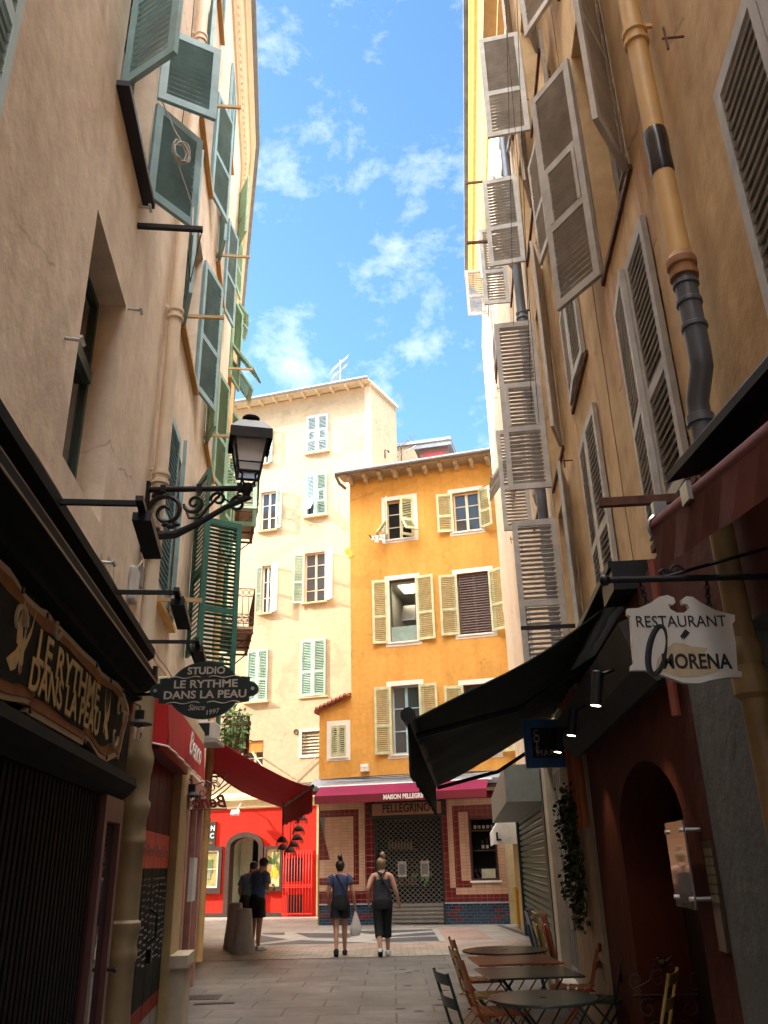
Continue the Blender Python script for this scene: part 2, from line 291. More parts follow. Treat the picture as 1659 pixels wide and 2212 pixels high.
    def sphere(s, c, r, n=12, mi=0, sc=(1, 1, 1)):
        m = n // 2; rings = []
        for i in range(1, m): rings.append((c[2] - r * sc[2] * math.cos(math.pi * i / m), r * math.sin(math.pi * i / m)))
        vs = [(c[0] + q * sc[0] * math.cos(2 * math.pi * k / n), c[1] + q * sc[1] * math.sin(2 * math.pi * k / n), z) for z, q in rings for k in range(n)]
        b = len(vs); vs += [(c[0], c[1], c[2] - r * sc[2]), (c[0], c[1], c[2] + r * sc[2])]; fs = []
        for i in range(len(rings) - 1):
            for k in range(n): fs.append((i * n + k, i * n + (k + 1) % n, (i + 1) * n + (k + 1) % n, (i + 1) * n + k))
        for k in range(n): fs.append((b, (k + 1) % n, k)); fs.append((b + 1, (len(rings) - 1) * n + k, (len(rings) - 1) * n + (k + 1) % n))
        return s.add(vs, fs, mi, True)
    def mesh(s, name, mats):
        me = bpy.data.meshes.new(name); me.from_pydata(s.v, [], s.f)
        for m in (mats if isinstance(mats, (list, tuple)) else [mats]): me.materials.append(m)
        me.polygons.foreach_set('material_index', s.m); me.polygons.foreach_set('use_smooth', s.sm); me.update()
        return me
    def build(s, name, mats, parent=None, M=None, label=None, cat=None, group=None, kind=None):
        if M is None: M = WM[parent] if parent is not None else I4
        o = bpy.data.objects.new(name, s.mesh(name, mats)); place(o, M, parent)
        return tag(o, label, cat, group, kind)
def smooth_angle(o, ang=35):
    for p in o.data.polygons: p.use_smooth = True
    try: o.data.set_sharp_from_angle(angle=R(ang))
    except Exception: pass
    return o
def bevel(o, w=0.01, seg=2):
    b = o.modifiers.new('bevel', 'BEVEL'); b.width = w; b.segments = seg; b.limit_method = 'ANGLE'; b.angle_limit = R(40); return o
def lettering(parent, body, size, M, m, extrude=0.003, sx=1.0, shear=0.0, bold=0.0, align='CENTER', spacing=1.0, name='lettering', fit=None):
    """text standing in the local x-z plane, read from -y"""
    cu = bpy.data.curves.new(name, 'FONT'); cu.body = body; cu.size = size; cu.align_x = align; cu.align_y = 'CENTER'
    cu.extrude = extrude; cu.shear = shear; cu.offset = bold; cu.space_character = spacing; cu.materials.append(m); cu.resolution_u = 3
    tmp = bpy.data.objects.new(name, cu); C.objects.link(tmp); dg = bpy.context.evaluated_depsgraph_get()
    me = bpy.data.meshes.new_from_object(tmp.evaluated_get(dg)); me.name = name; bpy.data.objects.remove(tmp)
    if fit:
        xs = [v.co.x for v in me.vertices]; k = fit / ((max(xs) - min(xs)) * sx)
        for v in me.vertices: v.co.x *= k
    o = bpy.data.objects.new(name, me); place(o, M @ RX(R(90)) @ Matrix.Diagonal((sx, 1, 1, 1)), parent); return o
def spiral(c, r0, r1, a0, a1, n=28):
    return [(c[0] + (r0 + (r1 - r0) * i / n) * math.cos(a0 + (a1 - a0) * i / n), 0, c[1] + (r0 + (r1 - r0) * i / n) * math.sin(a0 + (a1 - a0) * i / n)) for i in range(n + 1)]
def sag(a, b, d, n=14):
    a = Vector(a); b = Vector(b); return [a.lerp(b, i / n) - Vector((0, 0, 4 * d * (i / n) * (1 - i / n))) for i in range(n + 1)]

# ---------------------------------------------------------------- walls with openings
class Wall:
    """vertical wall plane; A is its left end and B its right end as one faces it: x along, y into the wall, z up"""
    def __init__(s, A, B):
        s.A = Vector((A[0], A[1], 0)); s.B = Vector((B[0], B[1], 0)); s.L = (s.B - s.A).length
        u = (s.B - s.A) / s.L; n = Vector((-u.y, u.x, 0))
        s.u = u; s.n = n; s.open = []
        s.M = Matrix(((u.x, n.x, 0, A[0]), (u.y, n.y, 0, A[1]), (0, 0, 1, 0), (0, 0, 0, 1)))
    def s_at(s, Y): return (Y - s.A.y) / s.u.y
    def hit(s, x, y, out=0.0):
        r = ray(x, y); A = s.A - s.n * out
        t = (A - EYE).dot(s.n) / Vector((r.x, r.y, 0)).dot(s.n); P = EYE + r * t
        return (P - s.A).dot(s.u), P.z
    def box_px(s, x0, y0, x1, y1, out=0.0):
        """spans from opposite corners of the survey print"""
        a = s.hit(x0, y0, out); b = s.hit(x1, y1, out); c = s.hit(x1, y0, out); d = s.hit(x0, y1, out)
        return (a[0] + d[0]) / 2, (b[0] + c[0]) / 2, (b[1] + d[1]) / 2, (a[1] + c[1]) / 2
def wall_faces(mb, w, z0, z1, s0=0.0, s1=None, reveal=0.28, mi=0, mi_rev=0):
    s1 = w.L if s1 is None else s1
    op = [(max(s0, a), min(s1, b), max(z0, c), min(z1, d), dp) for a, b, c, d, dp in w.open if b > s0 and a < s1 and d > z0 and c < z1]
    xs = sorted({s0, s1, *[o[0] for o in op], *[o[1] for o in op]}); zs = sorted({z0, z1, *[o[2] for o in op], *[o[3] for o in op]})
    for i in range(len(xs) - 1):
        for j in range(len(zs) - 1):
            xm = (xs[i] + xs[i + 1]) / 2; zm = (zs[j] + zs[j + 1]) / 2
            if any(o[0] < xm < o[1] and o[2] < zm < o[3] for o in op): continue
            mb.quad((xs[i], 0, zs[j]), (xs[i + 1], 0, zs[j]), (xs[i + 1], 0, zs[j + 1]), (xs[i], 0, zs[j + 1]), mi)
    for a, b, c, d, dp in op:
        dp = dp or reveal
        mb.quad((a, 0, c), (a, 0, d), (a, dp, d), (a, dp, c), mi_rev); mb.quad((b, 0, d), (b, 0, c), (b, dp, c), (b, dp, d), mi_rev)
        mb.quad((a, 0, d), (b, 0, d), (b, dp, d), (a, dp, d), mi_rev); mb.quad((b, 0, c), (a, 0, c), (a, dp, c), (b, dp, c), mi_rev)

# ---------------------------------------------------------------- shutters and windows
LEAF = {}
def leaf_mesh(w, h, m, style='n', flip=False, zs=None):
    """louvred leaf hinged at x = 0: two stiles, rails and tilted slats; style n = two fields, p = three, f = no bottom field (flap hangs apart)"""
    key = (round(w, 2), round(h, 2), m.name, style, flip, zs)
    if key in LEAF: return LEAF[key]
    mb = MB(); st = min(0.075, w * 0.15); rl = 0.085; th = 0.02
    mb.box(0, st, -th, th, 0, h); mb.box(w - st, w, -th, th, 0, h)
    if style == 'n': fields = [(0.0, 0.42), (0.42, 1.0)]
    elif style == 'p': fields = [(0.0, 0.34), (0.34, 0.60), (0.60, 1.0)]
    elif style == 'f': fields = [(0.42, 1.0)]
    else: fields = [(0.0, 1.0)]
    mb.box(st, w - st, -th, th, 0, rl); mb.box(st, w - st, -th, th, h - rl, h)
    zc = sorted({f[0] for f in fields} | {f[1] for f in fields})
    for z in zc:
        if 0 < z < 1: mb.box(st, w - st, -th, th, z * h - rl / 2, z * h + rl / 2)
    for k, (a, b) in enumerate(fields):
        lo = a * h + (rl if a == 0 else rl / 2); hi = b * h - (rl if b == 1 else rl / 2); x0, x1 = st, w - st
        if style == 'p' and k == 1:                                  # the small hinged hatch has its own frame
            mb.box(x0 + 0.006, x0 + 0.05, -th - 0.006, th + 0.006, lo, hi); mb.box(x1 - 0.05, x1 - 0.006, -th - 0.006, th + 0.006, lo, hi)
            x0 += 0.05; x1 -= 0.05
        n = max(2, int((hi - lo) / 0.062)); st_z = (hi - lo) / n; sg = -1 if flip else 1
        for i in range(n):
            z = lo + (i + 0.5) * st_z; dy, dz = 0.015 * sg, 0.0135
            ty, tz = 0.0045 * sg, -0.0045
            mb.add([(x0, -dy - ty, z - dz - tz), (x1, -dy - ty, z - dz - tz), (x1, dy - ty, z + dz - tz), (x0, dy - ty, z + dz - tz),
                    (x0, -dy + ty, z - dz + tz), (x1, -dy + ty, z - dz + tz), (x1, dy + ty, z + dz + tz), (x0, dy + ty, z + dz + tz)],
                   [(0, 1, 2, 3), (7, 6, 5, 4), (0, 4, 5, 1), (3, 2, 6, 7), (0, 3, 7, 4), (1, 5, 6, 2)])
    LEAF[key] = mb.mesh('shutter', m); return LEAF[key]
def leaf(win, w, x, z, width, h, side, ang, m, style='n', out=0.03, lift=None, label=None):
    """hang a leaf on frame w (a Wall); side 'L' or 'R' jamb, ang in degrees from closed"""
    me = leaf_mesh(width, h, m, style, side == 'R')
    o = bpy.data.objects.new('shutter', me)
    rot = RZ(-R(ang)) if side == 'L' else RZ(math.pi + R(ang))
    place(o, w.M @ T(x, -out, z) @ rot, win)
    if label: o['label'] = label
    if style == 'f':                                                  # bottom-hung hatch pushed out at its foot
        hh = 0.42 * h; fm = leaf_mesh(width - 0.02, hh, m, 's', side == 'R')
        fo = bpy.data.objects.new('shutter_hatch', fm)
        sgn = -1 if side == 'L' else 1
        place(fo, w.M @ T(x, -out, z + hh) @ rot @ T(0.01, 0, 0) @ RX(R(180 + sgn * (lift or 35))) @ T(0, 0, 0), win)
    return o
def window(bld, w, s0, s1, z0, z1, leaves=(), depth=0.22, frame=None, pane=None, sill=None, sill_d=0.07, surround=None, sw=0.13, bars=2, style='n', hole=True, label=None, closed=None, rail=None):
    """one window: frame mesh is the part, panes, shutters, sill and surround are its sub-parts"""
    if hole: w.open.append((s0, s1, z0, z1, depth + 0.06))
    frame = frame or FRAMEW; pane = pane or PANE
    f = MB(); t = 0.055; yd = depth - 0.03; mid = (s0 + s1) / 2
    f.box(s0, s0 + t, yd, yd + 0.06, z0, z1); f.box(s1 - t, s1, yd, yd + 0.06, z0, z1)
    f.box(s0 + t, s1 - t, yd, yd + 0.06, z1 - t, z1); f.box(s0 + t, s1 - t, yd, yd + 0.06, z0, z0 + t)
    f.box(mid - 0.045, mid + 0.045, yd - 0.005, yd + 0.055, z0 + t, z1 - t)
    for k in range(1, bars + 1):
        z = z0 + (z1 - z0) * k / (bars + 1)
        f.box(s0 + t, mid - 0.045, yd + 0.01, yd + 0.045, z - 0.016, z + 0.016); f.box(mid + 0.045, s1 - t, yd + 0.01, yd + 0.045, z - 0.016, z + 0.016)
    if rail is not None: f.box(s0 + t, s1 - t, yd - 0.03, yd + 0.065, z0 + (z1 - z0) * rail - 0.05, z0 + (z1 - z0) * rail + 0.05)
    win = f.build('window', frame, bld, w.M, label)
    p = MB(); p.quad((s0 + 0.02, yd + 0.03, z0 + 0.02), (s1 - 0.02, yd + 0.03, z0 + 0.02), (s1 - 0.02, yd + 0.03, z1 - 0.02), (s0 + 0.02, yd + 0.03, z1 - 0.02))
    p.build('pane', pane, win, w.M)
    if sill: MB().box(s0 - 0.08, s1 + 0.08, -sill_d, depth - 0.035, z0 - 0.055, z0 - 0.002).build('sill', sill, win, w.M)
    if surround:
        q = MB(); e = 0.012
        q.box(s0 - sw, s0, -e, 0.01, z0 - sw * 0.9, z1 + sw); q.box(s1, s1 + sw, -e, 0.01, z0 - sw * 0.9, z1 + sw)
        q.box(s0, s1, -e, 0.01, z1, z1 + sw); q.box(s0, s1, -e, 0.01, z0 - sw * 0.9, z0 - 0.06)
        q.build('surround', surround, win, w.M)
    hw = (s1 - s0) / 2
    for lf in leaves:
        side, ang, m = lf[0], lf[1], lf[2]; st = lf[3] if len(lf) > 3 else style; lw = lf[4] if len(lf) > 4 else hw
        leaf(win, w, s0 if side == 'L' else s1, z0 + 0.01, lw - 0.004, z1 - z0 - 0.02, side, ang, m, st)
    return win

# ================================================================ GROUND
PAVE = brick('stone_pavers', (0.122, 0.114, 0.106), (0.102, 0.096, 0.089), (0.05, 0.046, 0.042), 0.9, 0.62, 0.5, 0.014, False, 0.5, 0.6, 0.3, stain=0.4)
SETT = brick('sand_setts', (0.25, 0.215, 0.172), (0.21, 0.178, 0.142), (0.12, 0.10, 0.08), 0.26, 0.17, 0.6, 0.012, False, 0.5, 0.5, 0.25, stain=0.3)
PINK = brick('pink_paving', (0.31, 0.205, 0.165), (0.26, 0.17, 0.14), (0.19, 0.14, 0.115), 0.26, 0.17, 0.6, 0.01, False, 0.5, 0.4, 0.2, stain=0.3)
SLAB = brick('pale_paving_slabs', (0.27, 0.245, 0.21), (0.235, 0.21, 0.18), (0.14, 0.125, 0.105), 1.1, 0.9, 0.55, 0.012, False, 0.5, 0.4, 0.2, stain=0.3)
DARKP = mat('charcoal_paving', (0.055, 0.055, 0.06), 0.6, var=0.2, vscale=2)
PALEP = mat('pale_paving_band', (0.27, 0.25, 0.22), 0.6, var=0.12, vscale=2)
def sheet(name, pts, z, m, label=None):
    mb = MB(); mb.add([(p[0], p[1], z) for p in pts], [list(range(len(pts)))])
    return mb.build(name, m, kind='structure')
sheet('ground', [(-150, -150), (150, -150), (150, 150), (-150, 150)], 0.0, mat('bare_ground', (0.2, 0.17, 0.14), 0.9))
sheet('street', [(-6, -8), (5, -8), (5, 17.55), (-6, 17.55)], 0.004, PAVE)
sheet('street_kerb_strip', [(-7, 17.55), (5, 17.55), (5, 17.66), (-7, 17.66)], 0.008, mat('drain_channel', (0.05, 0.043, 0.036), 0.8))
sheet('street_setts', [(-8, 17.66), (5, 17.66), (5, 19.6), (-8, 19.6)], 0.004, SETT)
sheet('street_pink_band', [(-8, 19.6), (5, 19.6), (5, 20.35), (-8, 20.35)], 0.004, PINK)
sheet('plaza', [(-30, 20.35), (9, 20.35), (9, 40), (-30, 40)], 0.004, SLAB)
# the star inlaid in the crossing
sq = [(-3.3, 20.6), (1.15, 20.6), (1.15, 24.6), (-3.6, 24.6)]
sheet('plaza_inlay_base', sq, 0.008, PALEP)
cx0, cy0 = -1.1, 22.55
for tri in ([(-3.1, 20.75), (-0.6, 20.75), (-2.2, 21.9)], [(-0.2, 20.75), (1.0, 20.75), (1.0, 22.0), (0.5, 22.0), (-0.55, 21.5)], [(-3.3, 21.1), (-2.55, 22.2), (-3.4, 23.6)],
            [(-0.3, 22.1), (1.0, 22.35), (1.0, 23.4), (0.1, 22.8)], [(-2.1, 22.6), (-1.1, 22.15), (-0.9, 23.5), (-2.6, 24.3)], [(-0.6, 23.2), (1.0, 23.9), (1.0, 24.4), (-1.2, 24.4)], [(-3.4, 24.0), (-2.8, 23.6), (-2.9, 24.5), (-3.5, 24.5)]):
    sheet('plaza_inlay', tri, 0.012, DARKP)
sheet('plaza_pink_inlay', [(1.15, 20.9), (2.2, 20.9), (2.2, 24.5), (1.15, 24.5)], 0.008, PINK)
sheet('plaza_dark_band', [(3.1, 20.3), (3.25, 20.3), (2.95, 25.4), (2.78, 25.4)], 0.008, DARKP)

# ================================================================ LEFT BUILDING (peach)
LP = [(-0.72, -6.0), (-1.41, 0.0), (-2.62, 10.5), (-3.12, 14.5), (-3.95, 18.2), (-5.0, 22.9), (-6.3, 28.5)]
LW = [Wall(LP[i], LP[i + 1]) for i in range(len(LP) - 1)]
def lw(Y):
    for w in LW:
        if w.A.y <= Y < w.B.y: return w
LEFT = thing('peach_building', Matrix.Translation((-1.41, 0, 0)), 'tall peach rendered house with sea-green shutters and a dentilled cornice', 'building')
HL = 17.2
def lwin(Y0, Y1, z0, z1, leaves=(), **k):
    w = lw(Y0); return window(LEFT, w, w.s_at(Y0), w.s_at(Y1), z0, z1, leaves, **k)
NOFR = dict(frame=FRAMEG, bars=1)
lwin(4.42, 5.5, 3.9, 5.8, (), depth=0.24, frame=FRAMEG, bars=0, rail=0.62, sill=None)
wb = lwin(4.5, 5.6, 7.05, 9.2, (('L', 128, SH_BLUE, 'n'),), sill=NAVY, sill_d=0.10, frame=FRAMEG)
w1 = lw(5.0); leaf(wb, w1, w1.s_at(5.6), 7.08, 0.56, 1.10, 'R', 138, SH_BLUE, 's', label='blue-green lower leaf swung out with a coil of rope hung on it')
leaf(wb, w1, w1.s_at(5.6), 8.25, 0.56, 0.95, 'R', 112, SH_BLUE, 's')
lwin(1.55, 2.70, 4.2, 6.7, (('L', 1, SH_SKY, 'n'), ('R', 1, SH_SKY, 'n')), label='pale blue closed shutters')
lwin(7.75, 9.05, 4.12, 6.15, (('L', 2, SH_BLUE), ('R', 8, SH_BLUE)), sill=SILL)
lwin(8.15, 9.5, 7.5, 9.65, (('L', 167, SH_BLUE), ('R', 163, SH_BLUE)), sill=SILL, frame=FRAMEG)
lwin(8.15, 9.5, 10.9, 13.0, (('L', 167, SH_BLUE), ('R', 163, SH_BLUE)), sill=SILL, frame=FRAMEG)
lwin(8.3, 9.5, 14.2, 15.8, (('L', 1, SH_BLUE), ('R', 1, SH_BLUE)), sill=SILL)
lwin(10.55, 11.75, 4.1, 6.6, (('L', 160, SH_DARK), ('R', 118, SH_DARK)), frame=FRAMEG, label='tall dark green shutters standing open')
lwin(11.1, 12.3, 7.5, 9.6, (('L', 163, SH_GREEN), ('R', 166, SH_GREEN)), sill=SILL, frame=FRAMEG)
lwin(11.1, 12.3, 10.9, 13.0, (('L', 166, SH_BLUE), ('R', 166, SH_BLUE)), sill=SILL, frame=FRAMEG)
lwin(11.2, 12.3, 14.2, 15.8, (('L', 1, SH_BLUE), ('R', 1, SH_BLUE)), sill=SILL)
lwin(14.55, 15.75, 7.6, 9.6, (('L', 92, SH_GREEN, 'f', 0.66), ('R', 160, SH_GREEN)), sill=SILL, frame=FRAMEG, label='sage green shutter standing straight out with its hatch pushed open')
lwin(14.55, 15.75, 10.9, 12.9, (('L', 20, SH_GREEN, 'f'), ('R', 3, SH_GREEN, 'f')), sill=SILL)
lwin(14.55, 15.75, 14.2, 15.8, (('L', 165, SH_GREEN), ('R', 165, SH_GREEN)), sill=SILL, frame=FRAMEG)
lwin(17.0, 18.1, 7.6, 9.6, (('L', 150, SH_GREEN), ('R', 165, SH_GREEN)), sill=SILL, frame=FRAMEG)
lwin(17.0, 18.1, 10.9, 12.9, (('L', 4, SH_GREEN, 'f'), ('R', 4, SH_GREEN, 'f')), sill=SILL)
lwin(17.0, 18.1, 14.2, 15.8, (('L', 4, SH_GREEN, 'f'), ('R', 4, SH_GREEN, 'f')), sill=SILL)
for zz in (4.1, 7.3, 10.7): lwin(20.7, 21.9, zz, zz + 2.3, (('L', 150, SH_DARK), ('R', 150, SH_DARK)), frame=FRAMEG)
# ground-floor openings between the shopfronts (dark)
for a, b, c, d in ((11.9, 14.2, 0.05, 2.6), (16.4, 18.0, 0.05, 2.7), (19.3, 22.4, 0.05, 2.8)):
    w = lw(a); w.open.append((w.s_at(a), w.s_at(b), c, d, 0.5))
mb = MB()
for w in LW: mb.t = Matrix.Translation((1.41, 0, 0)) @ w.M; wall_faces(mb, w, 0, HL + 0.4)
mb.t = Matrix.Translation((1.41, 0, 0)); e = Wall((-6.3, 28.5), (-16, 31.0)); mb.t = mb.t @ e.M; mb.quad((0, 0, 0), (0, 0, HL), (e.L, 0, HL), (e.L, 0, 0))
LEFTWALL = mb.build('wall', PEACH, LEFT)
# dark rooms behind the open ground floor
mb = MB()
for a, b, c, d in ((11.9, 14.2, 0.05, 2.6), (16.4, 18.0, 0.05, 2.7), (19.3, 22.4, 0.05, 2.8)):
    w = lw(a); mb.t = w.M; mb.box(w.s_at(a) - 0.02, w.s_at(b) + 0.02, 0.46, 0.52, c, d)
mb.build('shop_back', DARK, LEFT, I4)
# cornice: stepped mouldings, dentils, gutter, following the bends of the wall
prof = [(0.0, HL - 0.62), (-0.05, HL - 0.62), (-0.05, HL - 0.53), (-0.09, HL - 0.5), (-0.09, HL - 0.34), (-0.14, HL - 0.30), (-0.20, HL - 0.16), (-0.24, HL - 0.16), (-0.24, HL - 0.05), (-0.32, HL + 0.02), (-0.32, HL + 0.10), (0.3, HL + 0.25)]
def sweep_poly(mb, pts, prof, mi=0):
    """sweep a (d, z) profile along a plan polyline, mitred at the bends; d < 0 towards the street"""
    V = [Vector((p[0], p[1], 0)) for p in pts]; rows = []
    for i, p in enumerate(V):
        ns = []
        if i: u = (V[i] - V[i - 1]).normalized(); ns.append(Vector((-u.y, u.x, 0)))
        if i < len(V) - 1: u = (V[i + 1] - V[i]).normalized(); ns.append(Vector((-u.y, u.x, 0)))
        n = sum(ns, Vector()).normalized(); k = 1 / max(0.5, n.dot(ns[0]))
        rows.append([tuple(p + n * (d * k) + Vector((0, 0, z))) for d, z in prof])
    q = len(prof); vs = [v for r_ in rows for v in r_]; fs = []
    for i in range(len(V) - 1):
        for j in range(q - 1): fs.append((i * q + j, (i + 1) * q + j, (i + 1) * q + j + 1, i * q + j + 1))
    fs.append([j for j in range(q)]); fs.append([(len(V) - 1) * q + j for j in reversed(range(q))])
    mb.add(vs, fs, mi)
mb = MB(); mb.t = I4; sweep_poly(mb, LP, prof)
for w in LW[1:]:
    mb.t = w.M; n = int(w.L / 0.17)
    for i in range(n): mb.box(i * 0.17 + 0.03, i * 0.17 + 0.11, -0.125, -0.085, HL - 0.475, HL - 0.38)
mb.build('cornice', TRIMCREAM, LEFT, I4)
mb = MB(); sweep_poly(mb, LP, [(-0.32, HL + 0.10), (-0.41, HL + 0.10), (-0.42, HL + 0.20), (-0.40, HL + 0.22), (-0.32, HL + 0.22)]); mb.build('gutter', ZINC, LEFT, I4)
mb = MB(); sweep_poly(mb, LP, [(-0.36, HL + 0.24), (4.0, HL + 1.5), (9.0, HL + 0.3), (9.0, HL + 0.1), (-0.28, HL + 0.16)]); mb.build('roof', mat('terracotta_roof', (0.38, 0.16, 0.09), 0.85, var=0.25, vscale=3), LEFT, I4)
def downpipe(mb, w, s, z0, z1, r=0.055, out=0.09, collars=(), cr=1.28, mi=0, mic=0, n=14):
    mb.t = w.M; mb.tube([(s, -out, z0), (s, -out, z1)], r, n, mi)
    for z in collars: mb.lathe([(r, z - 0.07), (r * cr, z - 0.06), (r * cr, z - 0.03), (r * 1.06, z - 0.02), (r * 1.06, z + 0.02), (r * cr, z + 0.03), (r * cr, z + 0.06), (r, z + 0.07)], n, mic, T(s, -out, 0))
    for z in collars: mb.box(s - 0.012, s + 0.012, -out, 0.0, z + 0.09, z + 0.115, mic)
w = lw(7.2); sp = w.s_at(7.15)
mb = MB(); downpipe(mb, w, sp, 2.95, HL - 0.6, 0.068, 0.10, (5.05, 6.95, 9.0, 11.1, 13.2)); mb.build('downpipe', PIPEPAINT, LEFT, I4)
mb = MB(); mb.t = w.M; r_ = 0.098
mb.lathe([(r_, 0.0), (r_, 0.95), (r_ * 1.14, 0.98), (r_ * 1.14, 1.04), (r_ * 1.03, 1.07), (r_ * 1.18, 1.16), (r_ * 1.24, 1.18), (r_ * 1.24, 1.23), (r_, 1.25), (r_, 1.78), (r_ * 1.1, 1.80), (r_ * 1.1, 1.84), (r_ * 1.0, 1.86), (r_ * 1.0, 1.98), (r_ * 1.2, 2.06), (r_ * 1.22, 2.11), (r_ * 1.0, 2.14), (r_ * 1.04, 2.3), (r_ * 1.15, 2.40), (r_ * 1.2, 2.43), (r_ * 1.2, 2.48), (r_ * 0.95, 2.55), (r_ * 0.9, 2.97)], 22, 0, T(sp, -0.14, 0))
mb.build('downpipe', mat('old_cream_cast_iron', (0.30, 0.225, 0.13), 0.55, var=0.2, vscale=4), LEFT, I4, 'thick cast-iron foot of the downpipe with moulded collars')
w = lw(16.6); mb = MB(); downpipe(mb, w, w.s_at(16.55), 0.1, HL - 0.7, 0.07, 0.10, (2.4, 4.6, 7.9, 10.4, 13.4)); mb.build('downpipe', PIPEYEL, LEFT, I4)
w = lw(20.0); mb = MB(); downpipe(mb, w, w.s_at(19.0), 0.1, 3.6, 0.08, 0.11, (1.6, 2.9)); mb.build('downpipe', PIPEYEL, LEFT, I4)
# clothes-line bars at the sills and small wall hooks
def line_bar(w, Y, z, L, m, group=True):
    mb = MB(); s = w.s_at(Y); mb.t = w.M; mb.box(s - 0.016, s + 0.016, -L, 0, z - 0.02, z + 0.02); mb.box(s - 0.04, s + 0.04, -0.012, 0, z - 0.05, z + 0.05)
    return mb.build('clothes_line_bar', m, LEFT, w.M @ T(0, 0, 0) if False else I4)
for Y, z, L in ((7.72, 4.02, 0.5), (8.08, 7.62, 0.5), (8.08, 11.05, 0.55), (11.02, 7.62, 0.5), (11.02, 11.02, 0.55), (14.4, 11.0, 0.5)):
    line_bar(lw(Y), Y, z, L, mat('peach_bar_paint', (0.55, 0.36, 0.17), 0.7))

# ================================================================ BACK BUILDING (cream) and red shop
CWALL = Wall((-12.0, 34.6), (-0.45, 31.2))
HC = 20.9
BACK = thing('cream_building', T(-4, 32.2, 0), 'sunlit cream house closing the lane, with mint and white shutters', 'building')
def cbox(*q): return CWALL.box_px(*q)
def cwin(q, leaves=(), **k):
    a = cbox(*q); return window(BACK, CWALL, a[0], a[1], a[2], a[3], leaves, depth=0.16, **k)
SC = mat('cream_sill', (0.72, 0.52, 0.26), 0.8)
cwin((560, 930, 581.6, 1003), (('R', 150, SH_MINT, 'p'),), sill=SC, sill_d=0.14)
cwin((663, 897.6, 709, 978), (('L', 2, SH_SKY, 'p'), ('R', 2, SH_SKY, 'p')), sill=SC, sill_d=0.14, label='pale blue closed shutters under the eave')
cwin((563, 1062, 597, 1146), (('R', 150, SH_MINT, 'p'),), sill=SC, sill_d=0.14, frame=WHITE)
wd = cwin((661, 1024, 706, 1115), (('L', 6, SH_SKY, 'f'), ('R', 3, SH_MINT, 'p')), sill=SC, sill_d=0.14, frame=WHITE)
cwin((565, 1222, 586, 1325), (('L', 168, SH_MINT), ('R', 150, SH_WHITE, 'n', 0.42)), sill=SC, sill_d=0.14, frame=WHITE, label='one mint shutter and one white shutter folded back')
cwin((657.5, 1193, 703.5, 1301), (('L', 165, SH_MINT), ('R', 145, SH_WHITE)), sill=SC, sill_d=0.14, frame=mat('pinkish_window_paint', (0.70, 0.52, 0.40), 0.6), bars=3)
cwin((533.5, 1404, 578.6, 1516), (('L', 2, SH_MINT), ('R', 4, SH_MINT)), sill=SC, sill_d=0.14)
cwin((650, 1381, 704, 1504), (('L', 2, SH_MINT), ('R', 3, SH_MINT)), sill=SC, sill_d=0.05)
wi = cwin((528, 1600, 568, 1675), (), frame=FRAMEW, bars=1)
a = cbox(530, 1603, 566, 1625); MB().box(a[0], a[1], 0.06, 0.075, a[2], a[3]).build('blind', mat('orange_blind', (0.70, 0.22, 0.04), 0.8), wi, CWALL.M)
a = cbox(652, 1580, 692, 1630); CWALL.open.append((a[0], a[1], a[2], a[3], 0.2))
mb = MB(); n = 7; mb.box(a[0], a[1], 0.15, 0.17, a[2], a[3])
for i in range(n):
    z = a[2] + (i + 0.5) * (a[3] - a[2]) / n; mb.prismx([(0.02, z - 0.09), (0.11, z + 0.06), (0.12, z + 0.045), (0.03, z - 0.105)], a[0], a[1])
mb.build('louvred_vent', mat('vent_paint', (0.40, 0.37, 0.27), 0.6), BACK, CWALL.M)
a2 = (a[0] - 0.1, a[1] + 0.1, a[2] - 0.1, a[3] + 0.1)
mb = MB(); mb.box(a2[0], a[0], -0.03, 0.02, a2[2], a2[3]); mb.box(a[1], a2[1], -0.03, 0.02, a2[2], a2[3]); mb.box(a[0], a[1], -0.03, 0.02, a[3], a2[3]); mb.box(a[0], a[1], -0.03, 0.02, a2[2], a[2]); mb.build('vent_frame', FRAMEW, BACK, CWALL.M)
h = CWALL.hit(640, 1581); mb = MB(); mb.lathe([(0.10, 0), (0.10, 0.04), (0.075, 0.04), (0.075, 0.0)], 16, 0, T(h[0], 0.005, h[1]) @ RX(R(90))); mb.build('vent_pipe', mat('dark_vent', (0.06, 0.045, 0.04), 0.8), BACK, CWALL.M)
ZR = CWALL.hit(560, 1746)[1]                                         # top of the red shopfront
RD = [cbox(497, 1809, 559, 1978), cbox(437, 1842, 472, 1915)]
arch = RD[0]; 
SIDEW = Wall((-0.45, 31.2), (0.66, 33.3))
mb = MB(); mb.t = T(4, -32.2, 0) @ CWALL.M
wall_faces(mb, CWALL, ZR + 0.55, HC, reveal=0.2)
mb.t = T(4, -32.2, 0) @ SIDEW.M; mb.quad((0, 0, 0), (SIDEW.L, 0, 0), (SIDEW.L, 0, HC), (0, 0, HC))
mb.t = T(4, -32.2, 0); mb.quad((0.66, 33.3, 0), (-2, 44, 0), (-2, 44, HC), (0.66, 33.3, HC))
mb.build('wall', CREAM, BACK)
